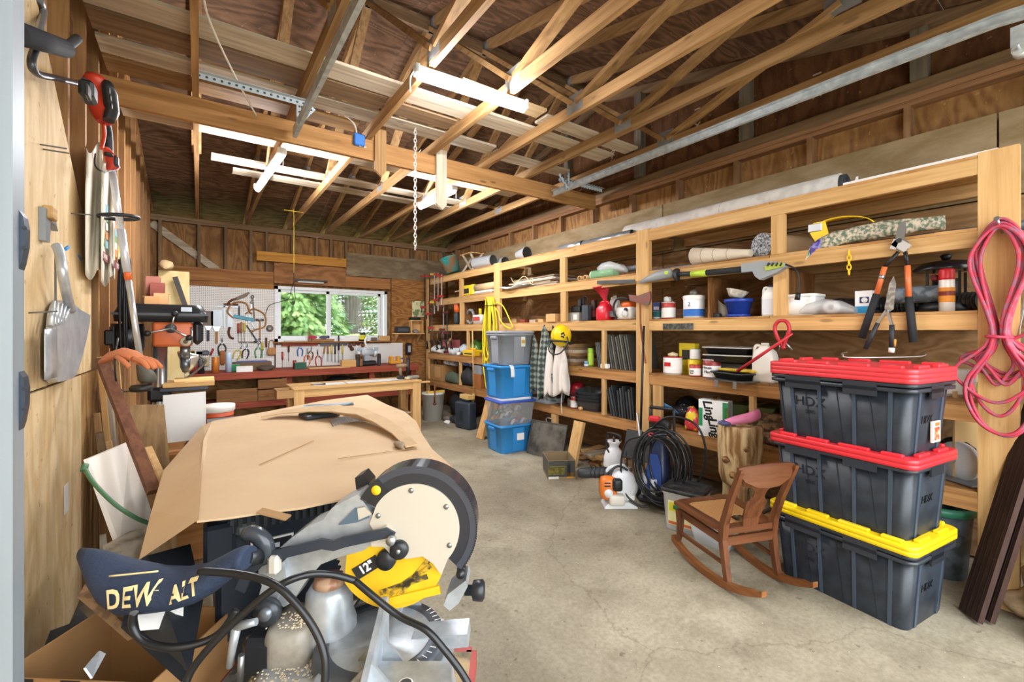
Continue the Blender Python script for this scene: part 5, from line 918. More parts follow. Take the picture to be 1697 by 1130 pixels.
# leaf blower
t = T('leaf_blower', 'orange and white petrol leaf blower standing on the concrete', 'blower', (2.84, 2.55, 0), -35); ow = plain('#e07a2c', .4); gw = plain('#dfe1e3', .4)
P(B().lathe([(0, -.055), (.09, -.055), (.125, -.04), (.13, 0), (.125, .04), (.09, .055), (0, .055)], 28, (.06, 0, .17), ax='y'), 'fan_housing', gw, t)
P(B().rbox((-.06, -.02, .16), (.14, .15, .19), .04, seg=2), 'engine_cover', ow, t); P(B().rbox((.0, -.09, .2), (.08, .07, .1), .02, seg=2), 'muffler', blk, t); P(B().lathe([(0, 0), (.035, 0), (.035, .015), (0, .018)], 16, (-.07, -.096, .13), ax='y'), 'starter_boss', gw, t)
for z_ in (.19, .215): P(B().rbox((-.08, -.097, z_), (.05, .006, .01), .002), 'vent_slot', blk, t)
P(B().rbox((0, -.07, .075), (.13, .09, .09), .02, seg=2), 'fuel_tank', plain('#d8d2c4', .4), t); P(B().ext([(-.1, 0), (.17, 0), (.17, .012), (.1, .05), (-.06, .05), (-.1, .012)], -.08, .07, 'xz'), 'foot', gw, t)
P(B().tube(cr([(.12, 0, .27), (.06, 0, .33), (-.04, 0, .31), (-.08, 0, .25)], 6), .016, 10), 'handle', plain('#c9cccf', .4), t); P(B().tube(cr([(.1, -.03, .3), (.02, -.03, .335), (-.06, -.03, .27)], 5), .009, 8), 'throttle_grip', blk, t)
P(B().tube(cr([(-.02, .02, .25), (-.12, .04, .26), (-.3, .06, .245)], 5), [.05]*5+[.048, .046, .045, .044, .042, .03], 16), 'blower_tube', plain('#26282b', .5), t)
for k in range(4): P(B().tube([(-.08-.035*k, .033+.006*k, .262), (-.09-.035*k, .035+.006*k, .262)], .053, 16), 'tube_ring', blk, t)
P(B().bb(.09, .15, -.058, -.056, .06, .1), 'warning_label', wh, t)
# pressure washer
t = T('pressure_washer', 'blue and black electric pressure washer wrapped in black hose', 'pressure washer', (3.11, 2.32, 0), 20)
P(B().loft([[(x*s_+dx, y*s_*.9, z) for x, y in tube_box(.2, .2, .05, 4)] for z, s_, dx in ((.06, .9, 0), (.1, 1.05, 0), (.3, 1.0, .01), (.42, .8, .03), (.55, .55, .05), (.62, .4, .06))]), 'body', plain('#23304f', .4), t)
P(B().loft([[(-.105+.03*k2, y*s_, z) for y, z in ((-.07, .14), (.07, .14), (.06, .36), (.03, .46), (-.03, .46), (-.06, .36))] for k2, s_ in ((0, 1), (-.4, .9))]), 'blue_cover', plain('#2c4a8c', .35), t)
P(B().rbox((.0, 0, .07), (.2, .3, .06), .02), 'chassis', plain('#1c1d20', .5), t)
for s in (-1, 1):
    wz = P(B().lathe([(.03, -.02), (.075, -.02), (.08, -.012), (.08, .012), (.075, .02), (.03, .02)], 26, (.06, s*.165, .081), ax='y'), 'wheel', plain('#1e1f21', .7), t)
    P(B().lathe([(0, -.021), (.055, -.021), (.055, .021), (0, .021)], 20, (.06, s*.165, .081), ax='y'), 'hub', plain('#8d98a8', .4), wz)
    for k in range(5):
        a_ = 2*math.pi*k/5; P(B().bar((.06, s*.165-.023, .081), (.06+.05*math.cos(a_), s*.165-.023, .081+.05*math.sin(a_)), .012, .004, up=(0, 1, 0)), 'spoke', plain('#5d6878', .4), wz)
for s in (-1, 1): P(B().tube(cr([(.1, s*.1, .1), (.11, s*.1, .5), (.1, s*.1, .8)], 4), .011, 8), 'frame_tube', plain('#2b2d31', .4), t)
P(B().tube([(.1, -.1, .8), (.1, .1, .8)], .014, 8), 'handle', plain('#1b1c1e', .5), t); P(B().rbox((.07, 0, .66), (.08, .17, .1), .03, seg=2), 'hose_hook', plain('#1b1c1e', .5), t); P(B().rbox((.0, .03, .72), (.05, .1, .05), .015), 'red_trigger', redp, t)
P(B().tube([(-.02, .17, .76), (-.06, .1, .3), (-.07, .07, .14)], .009, 8), 'spray_wand', stl, t); P(B().cyl((-.1, .08, .12), (-.1, .08, .28), .03), 'detergent_bottle', plain('#b8bcc2', .35), t); P(B().cyl((-.12, -.0, .12), (-.12, -.0, .26), .026), 'detergent_bottle', plain('#b8bcc2', .35), t)
rnd = random.Random(5); b = B(); 
for k in range(9):
    cx_, rr_, zz = rnd.uniform(-.02, .02), rnd.uniform(.2, .27), rnd.uniform(.36, .42); cy_ = rnd.uniform(-.13, -.03)
    pts = [(-.13-.02*k % .06+.05*math.cos(a2+k)+cx_, cy_+rr_*.72*math.sin(a2), zz+rr_*math.cos(a2)*1.08) for a2 in [2*math.pi*i/12 for i in range(12)]]
    b.tube(cr(pts, 3, True), .0085, 7, closed=True)
pts = [(-.14, .05, .62), (-.17, -.12, .78), (-.17, -.33, .75), (-.15, -.4, .55), (-.13, -.36, .35), (-.12, -.25, .2), (-.1, -.1, .1)]; b.tube(cr(pts, 6), .0085, 7)
pts = [(-.14, .05, .6), (-.17, .2, .55), (-.18, .25, .35), (-.17, .22, .12), (-.15, .1, .03), (-.12, .03, .04)]; b.tube(cr(pts, 6), .0085, 7)
P(b, 'hose', plain('#17181a', .35), t); P(B().tube(cr([(-.19, .02, .64), (-.2, .0, .62), (-.19, -.03, .64)], 4, True), .006, 6, closed=True), 'tie_cord', plain('#b3474a', .6), t)
# clear bin with black lid
t = T('clear_bin', 'clear square bin with dusty black lid and printed label by the chair', 'bin', (2.95, 1.95, 0), 14)
P(B().loft([[(x, y, z) for x, y in tube_box(.26*f, .27*f, .03, 4)] for z, f in ((0, .86), (.01, .88), (.26, 1), (.27, 1.06), (.28, 1.06), (.28, .98), (.02, .86))]), 'body', clear('#e3e7ea', .6, .25), t)
P(B().loft([[(x, y, z) for x, y in tube_box(.28*f, .29*f, .035, 4)] for z, f in ((.282, 1.04), (.305, 1.04), (.308, .96), (.298, .93), (.298, .5))]), 'lid', mix2('#202124', '#4a4a44', 12, .5, .75, rough=.5), t)
P(B().bb(-.134, -.128, -.09, .09, .05, .22), 'paper_label', plain('#e6e2a8', .5), t); P(B().bb(-.1355, -.134, -.08, .08, .15, .21), 'label_print', plain('#d9d132', .5), t); P(B().bb(-.1355, -.134, -.085, .085, .055, .075), 'label_print', plain('#c96a3a', .5), t); P(B().bb(-.1362, -.1355, -.05, .05, .165, .195), 'label_print', plain('#2f6b3a', .5), t)
P(B().rbox((0, 0, .1), (.2, .2, .16), .03), 'white_contents', plain('#dcdcd8', .7), t)
S(B().loft([[(x, y, z) for x, y in tube_box(.2*f, .26*f, .03, 4)] for z, f in ((0, .9), (.11, 1.05), (.115, 1.0))]), 'clear_tub', clear('#d9dde0', .6), 'low clear tub of parts on the floor under the rocking chair seat', 'tub', (2.90, 1.70, 0.001), 10)
carton('open_carton', 'plain open brown carton on the floor between bin and stump', (3.2, 1.93, .001), (.25, .3, .14), '#b08452', 20, 'open')
# log stool
t = T('log_stool', 'peeled log stump stool with knots standing by the totes', 'stump', (3.26, 1.72, 0)); lg = mix2('#8a6238', '#d8bc8c', 22, .38, .56, rough=.7, ax='z', bump=.4)
rg = []
for z, r in ((.30, .06), (.34, .11), (.4, .125), (.5, .135), (.6, .15), (.68, .15), (.755, .148), (.765, .143)):
    rg.append([(r*(1+.09*math.sin(a_*3+z*5)+.05*math.sin(a_*7+z*16))*math.cos(a_), r*(1+.09*math.sin(a_*3+z*5)+.05*math.sin(a_*7+z*16))*math.sin(a_), z) for a_ in [2*math.pi*i/28 for i in range(28)]])
P(B().loft(rg), 'trunk', lg, t)
for k, (x, y) in enumerate(((-.08, -.06), (.08, -.05), (0, .09))): P(B().tube(cr([(x, y, .36), (x*1.15, y*1.15, .2), (x*1.3, y*1.3, 0)], 3), [.04, .035, .03, .028, .028, .03, .032], 10), 'leg', lg, t)
for x, y, z in ((-.135, .03, .52), (-.1, -.1, .62), (-.13, -.02, .42)): P(B().ell((x, y, z), (.03, .025, .026), 10, 6), 'knot', mix2('#a87c4c', '#6b4728', 40, rough=.7), t)
t = T('garden_gloves', 'pink rubber boot shaped scoop lying on the log stump', 'scoop', (3.20, 1.66, .77), -40); t.name = 'pink_boot'
P(B().loft([[(x_, .035*s_*math.cos(R(a_)), .04+z_+.035*s_*math.sin(R(a_))) for a_ in range(0, 360, 30)] for x_, s_, z_ in ((-.13, .6, -.015), (-.06, .9, 0), (.04, 1.1, .02), (.1, 1.2, .045))]), 'leg', plain('#df7fa6', .35), t); P(B().ell((-.13, 0, .02), (.05, .035, .02), 12, 6), 'toe', plain('#4c4f7a', .5), t)
S(B().rbox((0, 0, .012), (.03, .12, .022), .006), 'spool', plain('#6b6a66', .5), 'small dark tool lying on the front of the log stump', 'tool', (3.16, 1.76, .767), 30)
S(B().rbox((0, 0, .03), (.09, .06, .06), .015), 'moss_block', mix2('#7a6a3f', '#4d4528', 40, rough=.9), 'mossy brown block on the stump next to the pink boot', 'block', (3.32, 1.66, .767))
# ================================================================== END BAY AND NEAR RIGHT CORNER
t = T('circular_saw', 'white and black circular saw on the shelf behind the red cord', 'saw', (3.62, .62, .583), 60)
P(B().lathe([(0, -.02), (.1, -.02), (.11, -.01), (.11, .02), (0, .02)], 26, (0, 0, .115), ax='y', arc=1), 'blade_guard', plain('#dcdddf', .35), t); P(B().rbox((0, 0, .01), (.26, .16, .012), .003), 'base_plate', plain('#8f9397', .4, .6), t)
P(B().cyl((0, -.11, .1), (0, -.03, .1), .055), 'motor', blk, t); P(B().tube(cr([(.08, -.05, .1), (.14, -.06, .18), (.06, -.05, .22), (-.03, -.05, .18)], 5), .017, 8), 'handle', blk, t); P(B().cyl((-.09, -.09, .06), (-.09, -.13, .05), .015), 'guide_knob', stl, t)
t = T('plastic_bucket', 'dark bucket with a green rim on the floor of the end bay', 'bucket', (3.68, .72, 0)); P(B().lathe([(0, 0), (.12, 0), (.15, .4), (.145, .4), (.115, .02), (0, .02)], 24), 'body', mix2('#5d666c', '#3c4449', 10, rough=.5), t); P(B().lathe([(.152, .37), (.16, .375), (.16, .42), (.145, .42), (.145, .37), (.152, .37)], 24), 'rim', plain('#2f7c5c', .4), t)
S(B().rbox((0, 0, .06), (.16, .18, .12), .05, seg=2), 'cloth_bundle', plain('#a08c6c', .9, bump=.4), 'tan bundled cloth on the end bay shelf beside the circular saw', 'cloth', (3.78, .82, .583))
S(B().bb(-.006, .006, -.13, .13, 0, .5), 'cardboard_sheet', plain('#c9a672', .85), 'tall tan cardboard sheet standing behind the red cord', 'cardboard', (3.72, .58, .6), 60)
S(B().bb(-.006, .006, -.12, .12, 0, .34), 'cardboard_sheet', plain('#a9875a', .85), 'folded cardboard standing behind the leaning brown boards', 'cardboard', (3.66, .42, .18), 55)
S(B().rbox((0, 0, .08), (.2, .2, .16), .02), 'white_case', plain('#e2ddd2', .5), 'cream plastic case on the fourth tier end bay behind the cord', 'case', (3.72, .66, 1.063))
can('yellow taped jar on the fourth tier end bay', (3.6, .5+.02, 1.063), .03, .1, '#cdbb8a', '#d9b83a', '#d9c52e', (.5, .85), False, 'jar', 'jar')
# red extension cord on its nail
t = T('extension_cord', 'dusty red extension cord looped on a nail of the end post', 'cord', (3.425, .43, 2.0)); rnd = random.Random(8)
cm = mix2('#b8324a', '#94566a', 30, .45, .62, rough=.55)
for k in range(9):
    wt, wbm = rnd.uniform(.06, .13), rnd.uniform(.06, .15); bz = -1.0-rnd.uniform(-.28, .12); tz = rnd.uniform(-.05, .01); x = -.012-.011*k; o_ = rnd.uniform(-.02, .02)
    wz_ = -.58
    pts = [(x, 0, tz+.02), (x, -wt*.8, tz-.06), (x, -wt, tz-.2), (x-.01, -.02+o_*.5, wz_+.02), (x, -wbm+o_, (wz_+bz)/2), (x, -wbm*.6+o_, bz+.05), (x, o_, bz), (x, wbm*.7+o_, bz+.07), (x, wbm+o_, (wz_+bz)/2), (x-.01, .02+o_*.5, wz_), (x, wt, tz-.2), (x, wt*.8, tz-.07)]
    P(B().tube(cr(pts, 5, True), .0085, 7, closed=True), 'loop', cm, t)
P(B().tube(cr([(-.0, -.04, -.58), (-.11, -.03, -.58), (-.11, .04, -.575), (-.0, .04, -.58)], 4), .008, 7), 'wrap', cm, t)
P(B().tube(cr([(-.02, -.02, -.6), (-.03, -.12, -.56), (-.03, -.16, -.68), (-.03, -.2, -.8), (-.03, -.3, -.82)], 5), .0085, 7), 'loose_end', cm, t)
S(B().cyl((0, 0, 0), (-.15, .0, .05), .006, n=8).cyl((-.15, 0, .05), (-.155, 0, .052), .012, n=8), 'nail', stl, 'long steel nail in the end post holding the red cord', 'nail', (3.43, .43, 1.965))
t = T('wire_bundle', 'bundle of thin grey tie wires hanging on the end post', 'wire', (3.46, .365, 1.74)); rnd = random.Random(2)
for k in range(9): P(B().tube(cr([(0, -.004*k, .0), (-.01, -.01-.006*k, -.1), (-.02+rnd.uniform(-.02, .02), -.012*k+.02, -.3-rnd.uniform(0, .08))], 4), .0025, 5), 'strand', plain('#9a9da0', .4, .5), t)
for k, (dx, dy) in enumerate(((0, 0), (.05, -.035))):
    a_, c_ = Vector((0, 0, .01)), Vector((.47, -.36, 1.95)); t = T('decking_board', ('front', 'rear')[k] + ' dark brown grooved decking board leaning past the totes', 'board', (3.19+dx, .51+dy, 0), group='leaning brown decking boards')
    P(B().bar(a_, c_, .135, .022, up=(.5, -.6, 0)), 'plank', wood('#4a332a', '#35241e', 'z', val=.05), t)
    d = (c_-a_).normalized(); sd = d.cross(Vector((.5, -.6, 0))).normalized(); fr = sd.cross(d)
    for s_ in (-.045, -.015, .015, .045): P(B().bar(a_+sd*s_-fr*.0112, c_+sd*s_-fr*.0112, .006, .002, up=fr), 'groove', plain('#241814', .7), t)
for k, (p, lb) in enumerate((((3.42, .30, .15), 'pale twisted driftwood root in the near corner behind the black tarp'), ((3.52, .22, .06), 'second pale driftwood root lower down behind the brown boards'))):
    b = B(); pt = cr([(0, .08, -.12), (.0, .02, .0), (.03, -.02, .15), (.1, -.04, .26), (.2, -.08, .34), (.3, -.1, .46)], 4); b.tube(pt, [.06+.02*math.sin(i*1.3) - .0012*i for i in range(len(pt))], 12)
    S(b, 'driftwood_root', mix2('#cdb089', '#80664a', 12, .4, .65, rough=.85, bump=.5), lb, 'root', p)
t = T('tarp_bundle', 'black tarpaulin bundle leaning in the near right corner', 'tarp', (3.18, .20, 0)); rg = []
for f in [i/10 for i in range(11)]:
    c0 = Vector((.0+.36*f, .0-.1*f, .02+1.0*f)); w_ = .10+.05*math.sin(f*3.1)
    rg.append([c0 + Vector((w_*.55*math.cos(R(a_)), w_*math.sin(R(a_)), .0))*(1+.12*math.sin(a_*3+f*6)+.06*math.sin(a_*5)) for a_ in range(0, 360, 20)])
P(B().loft(rg), 'folded_cloth', plain('#181a1f', .75, bump=.3, bs=30), t)
S(B().lathe([(.045, 0), (.055, 0), (.055, .8), (.045, .8), (.045, 0)], 20), 'fibre_log', mix2('#a07c4e', '#7a5a34', 30, rough=.95, bump=.6), 'rough brown fibre roll leaning in the extreme near corner', 'roll', (3.14, .22, .035), 0, rx=18, ry=42)
S(B().bb(-.01, .01, -.012, .012, 0, 2.2), 'metal_strip', plain('#5a3d33', .5), 'dark brown metal strip standing against the end of the shelving', 'strip', (3.62, .30, .02))
# ================================================================== HUNG ON THE SHELF FRONT
XH = 3.40
def hp(px, py, dx=0): return at(px, py, X=XH+dx)
t = T('pole_saw', 'grey and lime cordless pole saw hung along the shelf edge', 'pole saw', hp(1180, 458)); o0 = t.location; g_ = lambda px, py, dx=0: hp(px, py, dx)-o0
P(B().bar(g_(990, 468), g_(1052, 466), .012, .035), 'blade_sheath', plain('#3a3c3f', .5), t)
P(B().loft([[g_(px, py)+Vector((.03*s_*math.cos(R(a_)), 0, .045*s_*math.sin(R(a_)))) for a_ in range(0, 360, 30)] for px, py, s_ in ((1060, 468, .3), (1075, 462, .7), (1090, 457, 1.0), (1110, 453, .9), (1118, 454, .6))]), 'head_housing', plain('#8f9496', .45), t)
P(B().cyl(g_(1104, 452, -.035), g_(1104, 452, -.025), .018), 'lime_badge', plain('#b5cf3c', .4), t); P(B().lathe([(0, -.008), (.055, -.008), (.055, .008), (0, .008)], 22, g_(1122, 455), ax='y'), 'guard_ring', plain('#26282a', .5), t)
P(B().tube([g_(1116, 455), g_(1150, 453)], .02, 12), 'pole', plain('#2a2c2e', .5), t); P(B().tube([g_(1146, 454), g_(1171, 452)], .026, 12), 'lime_collar', plain('#b5cf3c', .4), t); P(B().tube([g_(1169, 452), g_(1234, 446)], .024, 12), 'foam_grip', plain('#232527', .85), t)
pts = [g_(*q) for q in ((1231, 438), (1262, 433), (1300, 435), (1303, 443), (1290, 452), (1262, 464), (1254, 458), (1250, 450), (1232, 452))]
b = B(); n = len(pts); b.add([p+Vector((-.03, 0, 0)) for p in pts]+[p+Vector((.03, 0, 0)) for p in pts], [list(range(n)), list(range(2*n-1, n-1, -1))]+[(i, (i+1) % n, (i+1) % n+n, i+n) for i in range(n)]); P(b, 'rear_handle', plain('#8f9496', .45), t)
P(B().bar(g_(1268, 445, -.032), g_(1298, 438, -.032), .01, .035), 'grip_opening', plain('#9fb03a', .5), t)
for k in range(4): P(B().bar(g_(1272+7*k, 441, -.036), g_(1275+7*k, 435, -.036), .008, .012), 'grip_rib', blk, t)
P(B().tube(cr([g_(1302, 438), g_(1318, 446), g_(1324, 462), g_(1323, 488)], 5), .006, 7), 'power_cord', blk, t); P(B().cyl(g_(1323, 485), g_(1321, 497), .015, .018), 'plug', blk, t)
t = T('axe', 'axe with brown head hung upside on the middle post', 'axe', hp(1063, 500, -.0)); o0 = t.location; g_ = lambda px, py, dx=-.02: hp(px, py, dx)-o0
pts = [g_(*q) for q in ((1043, 488), (1058, 490), (1078, 483), (1079, 494), (1076, 505), (1066, 504), (1060, 502), (1045, 498))]
b = B(); n = len(pts); b.add([p+Vector((-.012, 0, 0)) for p in pts]+[p+Vector((.012, 0, 0)) for p in pts], [list(range(n)), list(range(2*n-1, n-1, -1))]+[(i, (i+1) % n, (i+1) % n+n, i+n) for i in range(n)]); P(b, 'head', mix2('#8a4c3f', '#6d5750', 30, rough=.5, metal=.3), t)
P(B().tube(cr([g_(1061, 500), g_(1062, 540), g_(1066, 575), g_(1070, 602)], 4), .013, 10, flat=.7), 'handle', wood('#a9673f', '#7d4628', 'z', val=.03), t)
t = T('floor_squeegee', 'black push broom with long dark pole against the middle post', 'broom', (3.30, 2.62, 0)); P(B().tube([(-.04, .0, .56), (.08, .06, 1.5)], .011, 10), 'pole', plain('#201d1e', .4), t); P(B().rbox((-.06, .0, .42), (.02, .30, .26), .006, (0, 20, 8)), 'flat_pan', plain('#2b2c2f', .5), t); P(B().tube([(-.04, 0, .56), (-.055, 0, .48)], .018, 10), 'socket', stl, t)
t.name = 'dustpan_pole'; t['label'] = 'black long handled dustpan leaning on the middle post'; t['category'] = 'dustpan'
# yellow cord
t = T('extension_cord', 'bright yellow extension cord coiled on the far post', 'cord', (3.42, 5.27, 1.93)); rnd = random.Random(21); ym = plain('#e8d62b', .4)
for k in range(11):
    w_ = rnd.uniform(.06, .14); bz = -1.02-rnd.uniform(-.2, .3); x = -.012-.01*k; o_ = rnd.uniform(.0, .09)
    pts = [(x, .05, .0), (x, .05-w_*.5, -.1), (x, o_-w_, -.4), (x, o_-w_*.9, bz+.15), (x, o_, bz), (x, o_+w_*.9, bz+.16), (x, o_+w_, -.42), (x, .05+w_*.5, -.1)]
    P(B().tube(cr(pts, 4, True), .0085, 6, closed=True), 'loop', ym, t)
P(B().tube(cr([(-.02, .0, -.1), (-.03, -.1, -.08), (-.03, -.25, -.15), (-.03, -.42, -.36), (-.03, -.46, -.42), (-.04, -.4, -.44), (-.04, -.22, -.36), (-.03, -.1, -.2), (-.02, .02, -.13)], 5), .0085, 6), 'loose_loop', ym, t)
P(B().tube(cr([(-.0, -.03, -.11), (-.12, -.02, -.12), (-.12, .1, -.12), (.0, .11, -.11)], 4), .006, 6), 'strap', blk, t)
# jackets
plaid = checker_mat('plaid_flannel', '#34403a', '#8f968b', 4.5)
def garment(name, lab, p, fn, m, rz=0): return S(B().sheet(fn, 14, 18, .012), name, m, lab, 'jacket', p, rz)
def coatfn(w0, w1, h, fold, dpth, ph=0):
    def f(u, v):
        a_ = (u-.5)*2; wd = w0+(w1-w0)*min(1, v*1.6)+.012*math.sin(v*9); y = a_*wd*(1-.08*v); x = -dpth*(1-a_*a_)*(.4+.6*min(1, v*2)) + fold*math.sin(u*15+ph+v*2)*(.3+v)
        z = -v*h*(1+.05*math.cos(u*9+ph)) - .12*abs(a_)**1.5*(1-v)
        return (x, y, z)
    return f
t = T('flannel_jacket', 'dark green plaid flannel jacket hanging from the shelf rail', 'jacket', (3.395, 4.12, 1.53))
P(B().sheet(coatfn(.05, .16, .86, .022, .08), 16, 20, .012), 'shell', plaid, t); P(B().sheet(lambda u, v: Vector(coatfn(.035, .06, .62, .01, .05, 2)(u, v))+Vector((-.05, -.13-.02*v, -.1)), 8, 14, .012), 'sleeve', plaid, t); P(B().sheet(lambda u, v: Vector(coatfn(.035, .06, .68, .01, .05, 1)(u, v))+Vector((-.05, .14+.03*v, -.12)), 8, 14, .012), 'sleeve', plaid, t)
t = T('dark_coat', 'black coat hanging between the plaid jacket and the white one', 'jacket', (3.40, 3.98, 1.52)); P(B().sheet(coatfn(.04, .1, .8, .015, .04, 3), 12, 16, .01), 'shell', plain('#232427', .9), t)
wc = plain('#ddd4cb', .9, bump=.2)
t = T('white_coat', 'off white work jacket hanging below the yellow helmet', 'jacket', (3.38, 3.84, 1.36))
P(B().sheet(coatfn(.05, .15, .62, .02, .08, 1.3), 16, 18, .012), 'shell', wc, t); P(B().sheet(lambda u, v: Vector(coatfn(.04, .06, .56, .01, .05, .5)(u, v))+Vector((-.06, .12+.02*v, -.08)), 8, 14, .012), 'sleeve', wc, t); P(B().sheet(lambda u, v: Vector(coatfn(.04, .055, .5, .01, .05, .2)(u, v))+Vector((-.06, -.12, -.08)), 8, 14, .012), 'sleeve', wc, t)
P(B().tube(cr([(0, -.02, -.6), (-.02, -.03, -.75), (0, -.02, -.85)], 4), .005, 6), 'drawstring', wc, t)
t = T('hard_hat', 'yellow hard hat with black face shield band hung on the shelf rail', 'helmet', hp(930, 558, -.09), 0)
P(B().ell((0, 0, .01), (.12, .11, .125), 20, 14), 'shell', plain('#efc91b', .3), t); P(B().tube(cr([(.02, .0, .135), (-.06, 0, .12), (-.11, 0, .06), (-.125, 0, -.02)], 5), .008, 7), 'crest', plain('#e3bb12', .3), t)
P(B().tube([(.128*math.cos(R(a_)), .125*math.sin(R(a_)), -.06-.02*math.cos(R(a_))) for a_ in range(0, 360, 15)], .011, 7, closed=True), 'head_band', plain('#2b2b28', .5), t)
P(B().tube(cr([(-.1, .07, -.06), (-.14, .05, -.14), (-.14, -.02, -.19), (-.12, -.13, -.17), (-.06, -.17, -.06), (-.03, -.13, .0)], 5), .008, 7), 'shield_frame', plain('#26261f', .5), t)
for k in range(5): a_ = 2*math.pi*k/5; P(B().ell((-.06+.02*math.cos(a_), -.098, .02+.022*math.sin(a_)), (.012, .008, .012), 8, 6), 'decal_petal', blk, t)
t = T('straw_broom', 'straw broom hung head down on the far shelving', 'broom', hp(783, 630, -.03)); o0 = t.location; g_ = lambda px, py, dx=-.03: hp(px, py, dx)-o0
P(B().tube([g_(783, 548), g_(785, 652)], .011, 8), 'pole', wood('#d6ae70', '#b58a4c', 'z', val=.03), t)
rnd = random.Random(9); b = B(); s0, s1 = g_(785, 652), g_(782, 675)
for k in range(34):
    a_ = rnd.uniform(0, 6.28); r_ = rnd.uniform(0, .03); e = g_(776+rnd.uniform(-6, 6), 694+rnd.uniform(-3, 5)); off = Vector((r_*math.cos(a_), r_*math.sin(a_), 0)); b.tube([s0+off*.6, s1+off*1.1, e+off*.8], .0045, 5)
P(b, 'bristles', plain('#d8bf72', .8), t, kind='stuff')
P(B().tube([g_(785, 655)+Vector((0, 0, .01)), g_(784, 664)], [.02, .03], 10), 'binding', plain('#c9a853', .7), t)
# far bay floor and tier E goods
t = T('plastic_pail', 'grey white plastic pail with yellow tool rim by the work table', 'pail', (3.14, 6.72, 0)); P(B().lathe([(0, 0), (.15, 0), (.18, .42), (.185, .42), (.185, .45), (.17, .45), (.145, .02), (0, .02)], 24), 'body', plain('#c9c8bf', .45), t)
P(B().bar((-.15, -.1, .47), (.16, -.08, .47), .05, .03), 'level_tool', plain('#d9b24a', .5), t); P(B().tube([(-.05, -.18, .6), (-.06, -.19, .3)], .012, 8), 'hammer_handle', wood('#8a5330', '#6b3b20', 'z', val=.03), t); P(B().ell((-.06, -.19, .29), (.03, .03, .02), 10, 6), 'hammer_head', plain('#6b3b26', .5), t)
t = T('tool_case', 'dark blue grey upright power tool case on the floor', 'case', (3.27, 5.86, 0), 10); P(B().rbox((0, 0, .2), (.16, .34, .40), .03, seg=2), 'body', plain('#2c3540', .45), t); P(B().rbox((-.075, 0, .2), (.02, .1, .16), .008), 'recess', plain('#1f262e', .5), t); P(B().rbox((0, 0, .42), (.05, .16, .03), .01), 'handle', plain('#222a33', .5), t)
carton('wooden_tray', 'small pine box on top of the upright tool case', (3.30, 5.88, .4365), (.1, .26, .06), '#d8b46c', 0)
bagged('boot', 'dark rubber boots lying on the floor under the far shelf', (3.35, 6.3, 0), .1, .16, .12, plain('#2b2c30', .5), 'boots'); bagged('shoe', 'worn grey shoes beside the pail', (3.28, 6.48, 0), .06, .13, .09, plain('#7a6f63', .7), 'shoes')
bagged('paper_scrap', 'white crumpled paper on the floor by the worn shoes', (3.2, 6.34, 0), .05, .06, .05, wh, 'paper')
carton('brown_carton', 'opened brown carton on the far lowest tier', sp(735, .583, 3.62), (.3, .46, .27), '#a87d4a', 0, prints=(('torn_panel', 'f', -.18, .05, .05, .24, '#c09660'),))
bagged('plastic_wrap', 'silver white plastic wrap on top of the opened carton', sp(748, .856, 3.6), .12, .2, .14, mix2('#dfe1e4', '#9da3aa', 14, rough=.25), 'wrap')
bagged('canvas_bag', 'olive canvas bag drooping over the far lowest tier', sp(750, .583, 3.47), .07, .24, .2, plain('#4d5646', .85)); bagged('black_bag', 'black backpack on the far lowest tier', sp(779, .583, 3.55), .14, .17, .3, plain('#1d1e22', .7))
bagged('blue_tarp', 'blue and white folded tarpaulin above the black backpack', sp(781, .885, 3.58), .12, .2, .14, mix2('#2f5cae', '#d6dbe3', 6, .48, .54, rough=.5), 'tarpaulin')
carton('orange_box', 'orange brown tool box on the far lowest tier by the totes', sp(800, .583, 3.55), (.2, .22, .22), '#a0622f', 0); carton('steel_case', 'grey steel case on the orange brown tool box', sp(800, .8045, 3.55), (.2, .24, .13), '#8e9398', 0)
coil('wire_coil', 'bundle of black bent wire standing by the opened carton', sp(722, .583, 3.5)+Vector((0, 0, .3)), .006, .06, 5, blk, 'wire', wob=.5)
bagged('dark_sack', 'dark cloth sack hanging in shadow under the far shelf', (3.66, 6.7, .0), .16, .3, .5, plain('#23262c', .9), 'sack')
# bar clamps racked at the far end of the shelving
t0 = 'bar clamp hung at the far end of the shelving, '
for k, (px, y0, y1, c, jw) in enumerate(((704, 455, 530, '#2a2a2c', '#a8322c'), (712, 455, 545, '#2f2f31', '#a8322c'), (720, 452, 520, '#c3c4c4', '#d9b23c'), (726, 452, 515, '#c3c4c4', '#a8322c'), (732, 455, 505, '#d6d2c8', '#a8322c'), (716, 500, 560, '#55565a', '#a8322c'), (735, 505, 562, '#8f9296', '#5f2622'), (741, 515, 566, '#2b2c30', '#5f2622'))):
    p = at(px, y0, X=3.412-.003*k); q = at(px, y1, X=3.412-.003*k); t = T('bar_clamp', t0 + ('black bar nearest the window', 'second black bar with red jaws', 'long bright bar with yellow head', 'bright bar with red jaws', 'short pale bar', 'low dark bar', 'low grey bar', 'low black bar')[k], 'clamp', p, group='bar clamps on the rack')
    L = p.z-q.z; P(B().bb(-.004, .004, -.012, .012, -L, 0), 'bar', plain(c, .4, .4), t); P(B().rbox((-.03, 0, -.03), (.1, .03, .03), .006), 'fixed_jaw', plain(jw, .45), t); P(B().rbox((-.03, 0, -L*.72), (.11, .034, .04), .006), 'sliding_jaw', plain(jw, .45), t); P(B().tube([(-.06, 0, -L*.72), (-.06, 0, -L*.72-.1)], .012, 8), 'screw_handle', plain('#3c2a22', .5), t)
